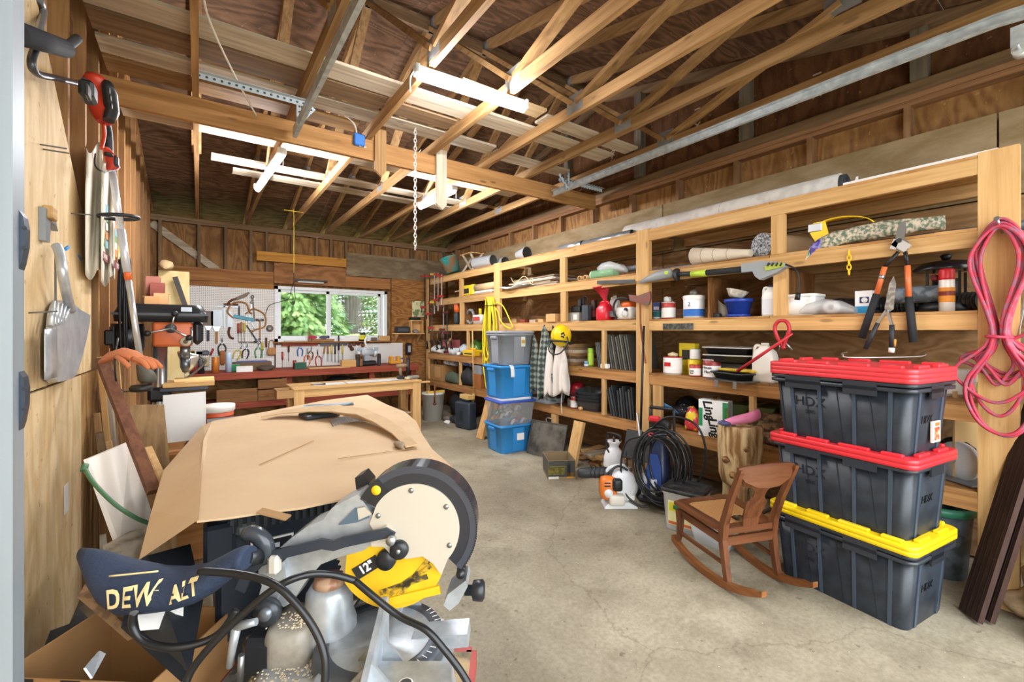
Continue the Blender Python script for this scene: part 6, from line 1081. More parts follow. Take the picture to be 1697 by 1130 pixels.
for k in range(6):
    p = at(708+8*k, 570, X=3.412); t = T('spring_clamp', ('first', 'second', 'third', 'fourth', 'fifth', 'sixth')[k] + ' black spring clamp from the window side, in the cluster under the bar clamps', 'clamp', p, group='black spring clamps')
    P(B().bar((0, -.01, 0), (0, .03, -.09), .02, .014).bar((0, .02, 0), (0, -.04, -.085), .02, .014), 'jaws', plain('#1f2023', .5), t); P(B().bar((0, -.01, 0), (-.03, -.04, .06), .02, .012).bar((0, .02, 0), (-.03, .045, .06), .02, .012), 'grips', plain('#2a2b2e', .5), t); P(B().cyl((.0, 0, 0), (.012, 0, 1.475-p.z), .003, n=5), 'hang_wire', stl, t)
# ================================================================== CARDBOARD-COVERED TABLE SAW
ts = T('table_saw', 'dark cabinet table saw hidden under a cardboard cover', 'saw', (.37, 2.4, 0)); navy = plain('#232b36', .4, .2)
P(B().rbox((0, 0, .70), (.66, 1.62, .40), .015), 'cabinet', navy, ts); P(B().bb(-.33, .40, -.83, .85, .905, .922), 'table_top', plain('#6f7478', .35, .7), ts)
for x in (-.28, .28):
    for y in (-.74, .74): P(B().bar((x, y, .5), (x*1.15, y*1.05, 0), .05, .05), 'leg', navy, ts)
P(B().bb(-.30, .28, -.832, -.812, .845, .903), 'vent_grille', plain('#15181d', .6), ts)
for k in range(26): P(B().bb(-.295+k*.022, -.285+k*.022, -.838, -.832, .848, .900), 'grille_bar', plain('#2f353c', .5), ts)
P(B().bb(-.24, -.12, -.818, -.811, .75, .80), 'label_frame', wh, ts); P(B().bb(-.234, -.126, -.8195, -.818, .755, .795), 'label_plate', plain('#1b2028', .4), ts); P(B().bb(-.20, -.16, -.8202, -.8195, .768, .782), 'label_print', plain('#b9c0c6', .5), ts)
P(B().rbox((-.32, -.80, .82), (.08, .08, .12), .01), 'corner_bracket', navy, ts); P(B().rbox((-.25, -.825, .85), (.06, .03, .04), .01), 'latch', plain('#7d858c', .3, .6), ts)
card = mix2('#cfb48f', '#c3a480', 3.2, .3, .75, rough=.85); carddk = plain('#a07c52', .9)
def flat_poly(pts, th, up=Vector((0, 0, 1))):
    n = len(pts); b = B(); P_ = [Vector(p) for p in pts]
    return b.add(P_ + [p+up*th for p in P_], [list(range(n))[::-1], list(range(n, 2*n))] + [(i, (i+1) % n, (i+1) % n+n, i+n) for i in range(n)])
ZC = .935
top = [(326, 863), (380, 857), (430, 850), (500, 843), (573, 830), (640, 815), (700, 800), (758, 785), (740, 765), (717, 745), (700, 722), (690, 702), (671, 684), (640, 670), (609, 655), (540, 664), (440, 683), (352, 699), (337, 733), (331, 800)]
cbx = T('cardboard_cover', 'large flattened tan cardboard carton covering the table saw', 'cardboard', (.37, 2.4, .9225))
o0 = cbx.location
def wav(p): return Vector((p.x, p.y, p.z + .006*math.sin(p.x*7+p.y*3) + (.0)))
tp = [wav(at(px, py, Z=ZC))-o0 for px, py in top]
P(flat_poly(tp, .006), 'top_sheet', card, cbx)
# torn left flap folded down along the edge
fold = [at(px, py, Z=ZC+.002)-o0 for px, py in ((326, 863), (331, 800), (337, 733), (352, 699))]
outr = [at(230, 928, Y=1.56)-o0, at(250, 850, Y=1.9)-o0, at(271, 779, Y=2.45)-o0, at(335, 706, Y=3.05)-o0]
b = B(); b.add(fold+outr+[p+Vector((.005, 0, .004)) for p in fold+outr], [(0, 4, 5, 1), (1, 5, 6, 2), (2, 6, 7, 3), (8, 9, 13, 12), (9, 10, 14, 13), (10, 11, 15, 14), (4, 12, 13, 5), (5, 13, 14, 6), (6, 14, 15, 7), (0, 8, 12, 4), (3, 7, 15, 11)]); P(b, 'side_flap', card, cbx)
lab_ = ((432, 692, .004), (470, 686, .02), (510, 683, .035), (548, 683, .045), (590, 688, .045), (620, 701, .03), (650, 720, .015), (672, 742, .003), (692, 738, .003), (668, 712, .012), (640, 694, .03), (606, 679, .045), (560, 672, .05), (510, 675, .035), (465, 682, .015))
P(flat_poly([at(px, py, Z=ZC+.012+dz)-o0 for px, py, dz in lab_], .006), 'raised_flap', mix2('#c9ad86', '#b3936c', 5, .3, .75, rough=.85), cbx)
for (a_, c_) in (((560, 760), (690, 742)), ((430, 770), (520, 730))): P(B().bar(at(*a_, Z=ZC+.0075)-o0, at(*c_, Z=ZC+.0075)-o0, .004, .002), 'crease', carddk, cbx)
P(B().bar(at(430, 846, Z=ZC+.009)-o0, at(478, 858, Z=ZC-.01)-o0, .03, .005), 'torn_strip', carddk, cbx)
S(B().rbox((0, 0, .012), (.2, .13, .024), .004), 'flat_device', plain('#20262e', .35), 'flat dark boxed device under the raised cardboard flap', 'device', at(530, 690, Z=ZC+.008), 10)
t = T('wire_mesh_sheet', 'scrap of wire mesh lying on the cardboard cover', 'mesh', at(585, 700, Z=ZC+.012), -8)
for k in range(16): P(B().cyl((-.11+.0145*k, -.09, .004+.018*math.sin(k*.2)), (-.11+.0145*k, .09, .004+.018*math.sin(k*.2)), .0011, n=5), 'wire', plain('#73767a', .4, .7), t)
for k in range(12): P(B().tube([(-.115+.0145*i, -.09+.0163*k, .006+.018*math.sin(i*.2)) for i in range(17)], .0011, 5), 'wire', plain('#73767a', .4, .7), t)
S(B().bb(-.16, .16, -.05, .05, 0, .002), 'printed_sheet', mix2('#9fb6c8', '#3c5468', 9, .45, .6, rough=.4), 'blue grey printed picture sheet behind the raised cardboard flap', 'picture', at(545, 671, Z=ZC+.0085), -12)
bagged('paper_curl', 'curled scrap of brown paper on the cardboard near its edge', at(662, 741, Z=ZC+.0065), .02, .05, .025, plain('#8d7a62', .8), 'scrap')
# ================================================================== MITRE SAW ON ITS STAND
W0 = 1.25; ZS = .50
stp = pw(600, 549, W0); st = T('saw_stand', 'red steel stand with dusty board under the mitre saw', 'stand', (stp.x, stp.y, 0), -35.1)
dust = mix2('#b39a74', '#5c5648', 16, .4, .66, rough=.95, bump=.4)
P(B().bb(-.36, .30, -.28, .07, ZS-.02, ZS), 'top_board', dust, st); rs = plain('#a63a34', .45)
for x in (-.36, .30): P(B().bar((x, -.30, ZS-.03), (x, .085, ZS-.03), .03, .05), 'rail', rs, st)
P(B().bar((-.36, -.30, ZS-.03), (.30, -.30, ZS-.03), .03, .05), 'rail', rs, st); P(B().bar((-.36, .085, ZS-.03), (.30, .085, ZS-.03), .03, .05), 'rail', rs, st)
for x in (-.34, .28):
    for y in (-.28, .07): P(B().bar((x, y, ZS-.05), (x*1.1, y*1.1, 0), .035, .035), 'leg', rs, st)
P(B().bar((.285, -.30, ZS+.001), (.31, -.05, ZS-.01), .06, .006), 'red_apron', rs, st)
ms = T('mitre_saw', 'yellow and silver twelve inch mitre saw on the red stand', 'saw', (stp.x, stp.y, ZS+.001), -35.1)
def G(px, py, w_=W0): return Vector(((px-CX)/F*w_ - (600-CX)/F*W0, w_-W0, H+(HY-py)/F*w_ - ZS-.001))
def plate(pts, wa, wb): return flat_like([G(px, py, wa) for px, py in pts], [G(px, py, wa) + Vector((0, wb-wa, 0)) for px, py in pts])
def flat_like(A_, C_):
    n = len(A_); return B().add(A_+C_, [list(range(n)), list(range(2*n-1, n-1, -1))] + [(i, (i+1) % n, (i+1) % n+n, i+n) for i in range(n)])
alu = mix2('#b9bfc4', '#9aa0a5', 20, .35, .7, rough=.38, metal=.45); alud = mix2('#a8a49b', '#83796a', 14, .4, .65, rough=.55, metal=.3); cream = plain('#bcb4a6', .45, .1); mblk = plain('#1f2227', .35); blue_blk = plain('#2c3440', .3)
# base, turntable and scale
P(B().loft([[(x, y, z) for x, y in tube_box(.50*f, .26*f, .06, 4)] for z, f in ((0, 1), (.05, 1), (.07, .94))]), 'base', alu, ms)
P(B().lathe([(0, .07), (.165, .07), (.17, .075), (.17, .10), (.16, .108), (0, .108)], 40, (.06, -.02, 0)), 'turntable', alu, ms)
P(B().lathe([(.135, .109), (.168, .109), (.176, .09), (.176, .07)], 40, (.06, -.02, 0)), 'mitre_scale', plain('#5a6068', .35, .5), ms)
for k in range(-8, 9): a_ = R(k*7-10); P(B().bar((.06+.15*math.cos(a_), -.02+.15*math.sin(a_), .1105), (.06+.166*math.cos(a_), -.02+.166*math.sin(a_), .1105), .002, .001), 'scale_tick', wh, ms)
for s in (-1, 1): P(B().rbox((.0+.0, s*.21, .05), (.16, .17, .10), .02), 'wing_table', alu, ms)
rb_ = P(flat_like([Vector(q) for q in ((.08, -.27, .0), (.30, -.25, .0), (.29, -.12, .0), (.08, -.12, .0))], [Vector(q) for q in ((.09, -.26, .115), (.28, -.24, .115), (.27, -.13, .12), (.09, -.13, .12))]), 'front_foot', alu, ms)
P(B().cyl((.17, -.20, .115), (.17, -.20, .119), .018, n=20), 'emblem_ring', wh, ms); P(B().cyl((.17, -.20, .118), (.17, -.20, .1202), .014, n=20), 'emblem', plain('#3b4148', .4), ms)
# fence plates standing across the base
for ya, yb in ((-.27, -.05), (.06, .26)):
    sg = 1 if ya < 0 else -1
    pr = [(ya, .10), (yb, .10), (yb, .235), (yb-.02, .245), (yb-.06, .22), (ya+.02, .14)] if ya < 0 else [(ya, .10), (yb, .10), (yb, .15), (ya+.06, .22), (ya, .235)]
    P(B().ext(pr, .075, .09, 'yz'), 'fence', alu, ms)
    for yy in ((ya+yb)/2-.04, (ya+yb)/2+.05): P(B().ext([(.09, .10), (.15, .10), (.09, .10+.07)], yy-.004, yy+.004, 'xz'), 'fence_gusset', alu, ms); P(B().ext([(.075, .10), (.02, .10), (.075, .10+.06)], yy-.004, yy+.004, 'xz'), 'fence_gusset', alud, ms)
# mitre arm, yoke and knob
P(B().bar((.14, -.0, .09), (.30, .0, .105), .07, .035), 'mitre_arm', alu, ms); P(plate([(735, 1003), (742, 985), (772, 962), (775, 972), (760, 1000), (745, 1012)], 1.20, 1.28), 'yoke', alu, ms)
P(B().lathe([(0, 0), (.014, 0), (.014, .02), (.026, .024), (.028, .05), (.02, .056), (0, .056)], 18, G(770, 978, 1.24), ax='x'), 'lock_knob', mblk, ms)
# pivot tower behind the table
P(B().lathe([(0, 0), (.075, 0), (.075, .06), (.066, .09), (.062, .15), (.05, .17), (0, .175)], 26, (-.10, .02, .06)), 'pivot_tower', alu, ms); P(B().lathe([(0, .17), (.045, .17), (.04, .19), (0, .195)], 20, (-.10, .02, .06)), 'tower_cap', mix2('#8a5f45', '#b08e72', 20, rough=.5), ms)
P(B().rbox((-.175, -.02, .10), (.12, .15, .14), .03, seg=2), 'rear_casting', alud, ms)
P(B().rbox((-.245, -.03, .09), (.09, .12, .1), .015), 'bevel_housing', mblk, ms); P(B().lathe([(0, -.012), (.032, -.012), (.034, 0), (.034, .012), (0, .012)], 22, G(443, 1014, 1.17), ax='y'), 'pivot_knob', plain('#3a3f46', .3, .3), ms); P(B().lathe([(0, -.016), (.016, -.016), (.016, .0)], 16, G(443, 1014, 1.165), ax='y'), 'knob_inset', plain('#7d848c', .3, .5), ms)
P(B().cyl((-.17, -.02, .10), (-.23, -.02, .10), .062, n=24), 'bevel_flange', alud, ms)
for k in range(4): a_ = R(90*k+45); P(B().cyl((-.172, -.02+.045*math.cos(a_), .1+.045*math.sin(a_)), (-.165, -.02+.045*math.cos(a_), .1+.045*math.sin(a_)), .006, n=6), 'bolt', stl, ms)
# carrying arm
arm = [(459, 912), (485, 890), (511, 871), (535, 862), (549, 843), (570, 830), (594, 819), (618, 854), (640, 882), (636, 893), (611, 906), (600, 913), (565, 922), (532, 935), (505, 965), (484, 998), (470, 1006), (445, 985), (430, 965), (428, 945)]
P(plate(arm, 1.22, 1.30), 'saw_arm', alu, ms); P(plate([(560, 870), (588, 842), (604, 846), (612, 858), (590, 866)], 1.215, 1.222), 'arm_window', plain('#5f7386', .25, .3), ms); P(plate([(592, 843), (604, 840), (616, 852), (594, 862)], 1.212, 1.218), 'cream_lug', cream, ms)
P(plate([(611, 884), (640, 872), (652, 880), (655, 898), (640, 906), (616, 906)], 1.20, 1.222), 'link_boss', cream, ms)
lk = [(653, 889), (640, 884), (615, 889), (570, 899), (552, 905), (532, 902), (490, 912), (450, 922), (425, 934), (408, 952), (397, 980)]
pts = [G(px, py, 1.19) for px, py in lk]; b = B(); rg = []
for i, p in enumerate(pts):
    d = (pts[min(i+1, len(pts)-1)]-pts[max(i-1, 0)]).normalized(); nn_ = Vector((-d.z, 0, d.x)); hw = .0135 if i else .009; rg.append([p+nn_*hw, p+nn_*hw+Vector((0, .008, 0)), p-nn_*hw+Vector((0, .008, 0)), p-nn_*hw])
P(b.loft(rg, smooth=False), 'linkage_bar', blue_blk, ms)
P(B().lathe([(0, -.02), (.012, -.02), (.012, .0), (0, 0)], 14, G(650, 892, 1.19), ax='y'), 'linkage_bolt', stl, ms)
# upper guard: black rim, cream cover plate
cg = G(692, 866, 1.25); ro, ri = .168, .122
def arcband(c, r0, r1, a0, a1, ya, yb, n=40):
    A_ = [Vector((c.x+r1*math.cos(R(a0+(a1-a0)*i/n)), ya, c.z+r1*math.sin(R(a0+(a1-a0)*i/n)))) for i in range(n+1)]; I_ = [Vector((c.x+r0*math.cos(R(a0+(a1-a0)*i/n)), ya, c.z+r0*math.sin(R(a0+(a1-a0)*i/n)))) for i in range(n+1)]
    b = B(); V = A_+I_; m = len(V); W_ = [v+Vector((0, yb-ya, 0)) for v in V]; fs = []
    for i in range(n): j = n+1+i; fs += [(i, i+1, j+1, j), (m+j, m+j+1, m+i+1, m+i), (i, m+i, m+i+1, i+1), (j, j+1, m+j+1, m+j)]
    fs += [(0, n+1, m+n+1, m), (n, m+n, m+2*n+1, 2*n+1)]
    return b.add(V+W_, fs)
P(arcband(cg, ri-.012, ro, -42, 152, -.035, .045), 'upper_guard', plain('#262a33', .18), ms)
P(arcband(cg, ro-.018, ro+.0015, -42, 152, -.0365, -.034), 'guard_rim', plain('#3a3f49', .15), ms)
for k in range(40): a_ = R(-38+2.2*k); P(B().bar((cg.x+(ro-.001)*math.cos(a_), -.037, cg.z+(ro-.001)*math.sin(a_)), (cg.x+(ro+.003)*math.cos(a_), -.037, cg.z+(ro+.003)*math.sin(a_)), .003, .003), 'rim_serration', plain('#15181d', .3), ms)
cp = [(cg.x+.122*math.cos(R(a_)), cg.z+.122*math.sin(R(a_))) for a_ in range(-42, 153, 5)]
q = [G(px, py) for px, py in ((620, 858), (640, 892), (655, 908), (680, 914), (705, 910), (722, 922), (735, 940))]; cp += [(v.x, v.z) for v in q]
P(B().ext(cp, -.04, -.034, 'xz'), 'cover_plate', cream, ms)
for a_ in (160, 95, 35, -25): P(B().ell((cg.x+.105*math.cos(R(a_)), -.041, cg.z+.105*math.sin(R(a_))), (.0075, .004, .0075), 10, 6), 'rivet', plain('#8f959b', .25, .9), ms)
P(B().lathe([(0, -.016), (.012, -.016), (.024, -.012), (.026, 0), (0, 0)], 22, G(668, 898)+Vector((0, -.04, 0)), ax='y'), 'arbor_cap', mblk, ms); P(B().lathe([(0, -.018), (.006, -.018), (.006, 0)], 12, G(668, 898)+Vector((0, -.04, 0)), ax='y'), 'arbor_bolt', stl, ms)
P(B().lathe([(0, -.01), (.026, -.01), (.028, .01), (0, .01)], 22, G(645, 918)+Vector((0, -.03, 0)), ax='y'), 'guard_pivot', mblk, ms)
P(B().lathe([(0, 0), (.011, 0), (.013, .01), (.013, .022), (0, .026)], 14, G(766, 938)+Vector((0, -.03, 0)), ax='y').lathe([(0, -.02), (.012, -.015), (.012, 0)], 14, G(766, 938)+Vector((0, -.03, 0)), ax='y'), 'stop_knob', mblk, ms)
lt_ = P(arcband(cg, ro-.055, ro+.0005, 126, 150, -.0385, .047, 8), 'guard_label', mblk, ms)
P(B().lathe([(0, -.001), (.013, -.001), (.013, .001)], 18, Vector((cg.x+.148*math.cos(R(135)), -.039, cg.z+.148*math.sin(R(135)))), ax='y'), 'guard_emblem', yel, lt_)
P(plate([(588, 792), (600, 786), (612, 800), (612, 826), (592, 826)], 1.30, 1.36), 'motor_end', mblk, ms)
# yellow lower guard and blade
yc = G(652, 912, 1.25); yb_ = mix2('#e8bd1c', '#caa018', 12, .35, .7, rough=.4)
pl_ = [(yc.x+.15*math.cos(R(a_)), yc.z+.15*math.sin(R(a_))) for a_ in range(-150, 1, 6)] + [(yc.x+.13, yc.z+.03), (yc.x-.12, yc.z+.03)]
P(B().ext(pl_, -.022, -.016, 'xz'), 'lower_guard', yb_, ms)
for k in range(3): P(B().bar((yc.x-.03+.025*k, -.0235, yc.z-.105-.004*k), (yc.x+.10+.008*k, -.0235, yc.z-.04+.03*k-.02), .0015, .014), 'worn_stripe', mix2('#4a3f22', '#c79d1c', 60, .45, .6), ms)
P(B().bar((yc.x-.02, -.023, yc.z-.132), (yc.x+.135, -.023, yc.z-.095), .01, .022), 'guard_edge', plain('#e2b51a', .4), ms)
lb = P(B().bar((yc.x-.10, -.0235, yc.z-.055), (yc.x-.035, -.0235, yc.z-.015), .002, .034), 'size_label', mblk, ms)
text('12"', 'lettering', wh, ms, .032, frame((yc.x-.068, -.0252, yc.z-.035), (.85, 0, .52), (-.52, 0, .85)), .0005, bold=.001)
tooth = []
for k in range(60): a0 = 2*math.pi*k/60; tooth += [(yc.x-.01+.142*math.cos(a0), yc.z+.0+.142*math.sin(a0)), (yc.x-.01+.151*math.cos(a0+.06), yc.z+.151*math.sin(a0+.06)), (yc.x-.01+.144*math.cos(a0+.075), yc.z+.144*math.sin(a0+.075))]
P(B().ext(tooth, -.002, .001, 'xz'), 'blade', plain('#b3b3ae', .3, .9), ms); P(plate([(425, 1000), (440, 950), (470, 930), (475, 960), (455, 1000)], 1.20, 1.26), 'arm_yoke', alu, ms)
# carrying handle, trigger and levers
P(B().tube(cr([G(404, 888, 1.2), G(420, 884, 1.2), G(436, 895, 1.2), G(444, 915, 1.2), G(440, 930, 1.2)], 5), [.014, .017, .02, .022, .022, .022, .022, .022, .022, .022, .022, .022, .022, .02, .02, .018, .018, .017, .016, .015, .014], 12), 'carry_handle', plain('#3a3f46', .2), ms)
P(B().tube([G(392, 1038, 1.12), G(386, 1070, 1.12), G(380, 1105, 1.12)], [.012, .01, .008], 10).tube([G(392, 1038, 1.12), G(425, 1030, 1.12)], [.012, .009], 10), 'clamp_lever', alu, ms)
P(B().tube([G(400, 1085, 1.12), G(398, 1128, 1.12)], .008, 10), 'clamp_screw', plain('#8d8f90', .35, .8), ms)
P(B().tube(cr([G(500, 888, 1.28), G(540, 862, 1.28), G(575, 840, 1.29)], 5), .008, 8), 'motor_cord', mblk, ms)
P(B().rbox(tuple(G(455, 935, 1.19)), (.03, .03, .05), .008), 'guard_lever', plain('#c9c4b9', .4), ms)
# dust bag with lettering
sec = [(134, 908, 930), (150, 910, 952), (165, 914, 975), (185, 921, 1000), (215, 931, 1014), (260, 942, 1009), (300, 944, 1003), (335, 938, 992), (360, 926, 978), (385, 912, 958), (402, 906, 944), (412, 908, 940)]; wb3 = 1.12
bag = P(B().loft([[Vector((G(px, 0, wb3).x, 0, 0)) + Vector((0, (wb3-W0)+(.012+.05*math.sin(min(1, i/5)*1.4))*(1.0 if i < 9 else .6)*math.sin(R(a_)), (G(px, y0, wb3).z+G(px, y1, wb3).z)/2 + (G(px, y0, wb3).z-G(px, y1, wb3).z)/2*math.cos(R(a_)))) for a_ in range(0, 360, 15)] for i, (px, y0, y1) in enumerate(sec)]), 'dust_bag', plain('#27344c', .75, bump=.35, bs=70, var=.15), ms)
P(B().tube([G(405, 924, 1.13), G(432, 920, 1.2)], .022, 14), 'dust_spout', mblk, ms)
ytx = plain('#ecd9a0', .7)
def bagtext(txt, px, py, size, tilt, sx=1., bold=.0015):
    c = G(px, py, wb3); M_ = frame((c.x, 0, c.z), (math.cos(R(tilt)), 0, math.sin(R(tilt))), (-math.sin(R(tilt)), 0, math.cos(R(tilt))))
    o = text(txt, 'lettering', ytx, bag, size, M_, .0, bold=bold, sx=sx)
    for v in o.data.vertices:
        p_ = CX + (v.co.x + (600-CX)/F*W0)*F/wb3; k = 0
        while k < len(sec)-2 and sec[k+1][0] < p_: k += 1
        f = min(1, max(0, (p_-sec[k][0])/(sec[k+1][0]-sec[k][0]))); y0 = sec[k][1]+(sec[k+1][1]-sec[k][1])*f; y1 = sec[k][2]+(sec[k+1][2]-sec[k][2])*f; th = .012+.05*math.sin(min(1, (k+f)/5)*1.4)
        zc = (G(0, y0, wb3).z+G(0, y1, wb3).z)/2; hz = abs(G(0, y0, wb3).z-G(0, y1, wb3).z)/2; q = max(-.95, min(.95, (v.co.z-zc)/hz)); v.co.y = (wb3-W0) - th*math.sqrt(1-q*q)*(1. if k < 8 else .6) - .007
bagtext('DEW', 250, 967, .060, 7, .85, .0016); bagtext('ALT', 334, 957, .048, 20, .85, .0016)
for dy, tl in ((-15, 9), (16, 9)):
    a_, c_ = G(212, 952+dy, wb3), G(290, 944+dy, wb3)
    P(B().sheet(lambda u, v: (a_.x+(c_.x-a_.x)*u, (wb3-W0)-.062+.006*abs(dy)/10-.0, a_.z+(c_.z-a_.z)*u+.004*v), 8, 1, .0008), 'letter_stripe', ytx, bag)
# power cords
for path, r_ in (([(330, 946, 1.02), (400, 952, 1.02), (452, 967, 1.0), (490, 1000, .99), (522, 1045, .98), (538, 1090, .97), (538, 1135, .96)], .0085), ([(588, 962, 1.12), (550, 952, 1.1), (505, 953, 1.07), (455, 975, 1.04), (400, 1020, 1.02), (350, 1070, 1.0), (318, 1110, .99), (305, 1140, .98)], .0085),
                 ([(588, 962, 1.12), (615, 985, 1.11), (660, 1020, 1.1), (705, 1043, 1.08), (735, 1075, 1.07), (762, 1110, 1.06), (780, 1140, 1.05)], .0085), ([(222, 1015, 1.0), (220, 1038, 1.0), (238, 1062, 1.0), (280, 1073, 1.0), (330, 1066, 1.02), (365, 1048, 1.04), (392, 1010, 1.06)], .0085)):
    P(B().tube(cr([G(*q) for q in path], 6), r_, 9), 'power_cord', plain('#14161a', .35), ms)
# sawdust drifts on the casting
rnd = random.Random(6); b = B()
for k in range(420): x, y = rnd.gauss(-.12, .05), rnd.gauss(-.06, .05); b.box((x, y, .172+rnd.random()*.006 if abs(x+.175) < .05 and -.09 < y < .05 else ZS*0+.074), (.004, .003, .002), (0, 0, rnd.uniform(0, 90)))
P(b, 'sawdust', plain('#d8c8ac', .95), ms, kind='stuff')
b = B()
for k in range(900): x, y = rnd.uniform(-.34, -.16), rnd.uniform(-.27, .2); b.box((x, y, ZS+.002+rnd.random()*.002), (.005, .004, .003), (0, 0, rnd.uniform(0, 90)))
P(b, 'sawdust', plain('#cdbb99', .95), st, kind='stuff')
S(B().ell((0, 0, .008), (.018, .009, .008), 10, 6), 'wood_chip', lum['x'], 'oval wood chip lying in the sawdust on the stand', 'chip', pw(345, 1112, 1.02)*1, 20).location.z = ZS+.001
S(B().bb(-.05, .02, -.27, .25, 0, .003), 'steel_ruler', mix2('#9a9a92', '#77756c', 30, rough=.4, metal=.6), 'dusty steel rack strip lying along the stand edge', 'strip', (stp.x-.27, stp.y+.16, ZS+.0015), -35.1)
# ================================================================== NEAR SIDE WALL (LEFT)
WLX = lp + .001
def wp_(px, py, d=0): return at(px, py, X=WLX+d)
t = T('metal_dustpan', 'large aluminium dustpan scoop hanging on the pale plywood', 'dustpan', wp_(105, 520)); o0 = t.location
al_ = mix2('#cdd2d6', '#b3b9be', 14, .35, .65, rough=.3, metal=.45)
pan = [(88, 498), (97, 497), (108, 503), (118, 512), (128, 517), (137, 522), (136, 536), (131, 560), (122, 595), (112, 622), (104, 628), (80, 634), (74, 628), (74, 560), (78, 520), (82, 508)]
A_ = [wp_(px, py, .012)-o0 for px, py in pan]; C_ = [wp_(px, py, .012)-o0 + Vector((.03, 0, 0)) for px, py in pan]
P(flat_like(A_, C_), 'pan', al_, t)
for k in range(5):
    a_, c_ = (89+6.5*k, 499+2.6*k), (84+5.0*k, 541-2*k); P(B().tube([wp_(*a_, .047)-o0, wp_(*c_, .047)-o0], [.006, .011], 8), 'pressed_rib', al_, t)
P(B().tube(cr([wp_(92, 405, .03)-o0, wp_(99, 420, .045)-o0, wp_(104, 455, .06)-o0, wp_(111, 490, .055)-o0, wp_(117, 513, .04)-o0], 5), [.012]+[.017]*19+[.02], 12), 'handle', al_, t)
P(B().tube(cr([wp_(92, 405, .03)-o0, wp_(92, 450, .02)-o0, wp_(92, 498, .02)-o0], 3), .004, 6), 'stay_wire', plain('#6d6f70', .5), t)
P(B().sheet(lambda u, v: wp_(74+4*u+36*v*0, 545+85*v, .05)-o0 + Vector((0, .14*u, 0)), 2, 6, .003), 'side_lip', al_, t)
S(B().rbox((0, 0, 0), (.004, .08, .012), .001, (0, 0, 0)), 'tape_strip', plain('#3f8fd0', .6), 'scrap of blue tape above the aluminium dustpan', 'tape', wp_(132, 427), rx=-12)
S(B().rbox((0, 0, 0), (.01, .05, .014), .002), 'tape_tab', plain('#3f8fd0', .6), 'blue tape tab at the dustpan handle', 'tape', wp_(111, 411, .05), rx=20)
t = T('tool_bracket', 'grey metal bracket with a pale block screwed to the plywood', 'bracket', wp_(76, 380)); P(B().ext([(-.1, -.06), (-.04, -.06), (-.03, .03), (.05, .03), (.09, .01), (.05, .05), (-.1, .07)], 0, .02, 'yz'), 'plate', plain('#8d959c', .35, .6), t); P(B().rbox((.02, -.04, .06), (.03, .08, .05), .004), 'wood_block', lum['y'], t)
for k, (a_, c_) in enumerate((((67, 240), (95, 236)), ((72, 248), (100, 244)), ((118, 354), (135, 351)), ((48, 519), (68, 512)))):
    p = wp_(*a_); S(B().cyl((-.012, 0, 0), (.075, .0, .01), .003, n=6), 'nail', plain('#6d6a66', .4, .6), ('upper nail of the pair sticking out of the plywood', 'lower nail of the pair sticking out of the plywood', 'single nail beside the feed bags', 'single nail low on the plywood before the dustpan')[k], 'nail', p, 20)
S(B().bb(0, .002, -.045, .03, -.07, .065), 'paper_sticker', wh, 'white paper sticker low on the pale plywood', 'sticker', wp_(110, 824))
# padded hanger hooks
t = T('hanger_hook', 'steel hanger hook with a black foam sleeve high on the wall', 'hook', wp_(58, 60)); o0 = t.location; rod = plain('#50535a', .35, .6); hk = lambda px, py, d: wp_(px, py, d)-o0
P(B().tube(cr([hk(66, 0, .0), hk(72, 20, .0), hk(64, 48, .03), hk(56, 75, .05)], 4), .012, 8), 'wall_rod', plain('#a3a7ab', .35, .6), t); P(B().tube([hk(22, 52, .08), hk(106, 80, .08)], .034, 14), 'foam_sleeve', plain('#26282d', .85), t); P(B().tube(cr([hk(104, 80, .08), hk(114, 75, .08), hk(128, 64, .08)], 3), .018, 10), 'capped_end', plain('#4a4d52', .6), t)
P(B().tube(cr([hk(58, 82, .05), hk(52, 104, .06), hk(62, 122, .06), hk(95, 130, .06), hk(134, 139, .06), hk(142, 136, .06), hk(150, 128, .06)], 4), .012, 9), 'lower_arm', rod, t); P(B().tube([hk(138, 138, .06), hk(151, 127, .06)], .018, 10), 'rubber_tip', plain('#5c5f63', .7), t)
# string trimmer hung by its motor end
t = T('string_trimmer', 'orange and black cordless string trimmer hanging head down on the wall', 'trimmer', wp_(175, 270, .08)); o0 = t.location; h_ = lambda px, py, d=.1: wp_(px, py, d)-o0; orr = plain('#d9432a', .38)
P(B().loft([[h_(px, py, d)+Vector((.05*s_*math.cos(R(a_)), .07*s_*math.sin(R(a_)), 0)) for a_ in range(0, 360, 24)] for px, py, d, s_ in ((158, 128, .09, .8), (162, 140, .1, 1.2), (168, 165, .1, 1.25), (172, 190, .1, 1.1), (172, 203, .1, .6))]), 'motor_shell', orr, t)
P(B().loft([[h_(px, py, d)+Vector((.03*s_*math.cos(R(a_)), .05*s_*math.sin(R(a_)), 0)) for a_ in range(0, 360, 24)] for px, py, d, s_ in ((178, 138, .14, .8), (182, 155, .15, 1.0), (186, 185, .14, 1.0), (180, 200, .13, .8))]), 'side_cover', plain('#2a2c30', .45), t)
for k in range(3): P(B().rbox(tuple(h_(181+2*k, 150+13*k, .185)), (.006, .028, .024), .003), 'vent_slot', blk, t)
P(B().rbox(tuple(h_(146, 153, .13)), (.05, .10, .075), .012), 'battery', plain('#202226', .45), t); P(B().rbox(tuple(h_(146, 153, .158)), (.01, .07, .05), .006), 'battery_label', plain('#0f1013', .3), t)
P(B().tube(cr([h_(174, 198, .1), h_(179, 220, .1), h_(180, 240, .1), h_(180, 258, .1)], 4), [.02]*13, 10), 'neck_grip', plain('#26282c', .6), t); P(B().tube(cr([h_(172, 205, .1), h_(173, 225, .1), h_(168, 246, .1)], 4), .008, 8), 'trigger_guard', orr, t)
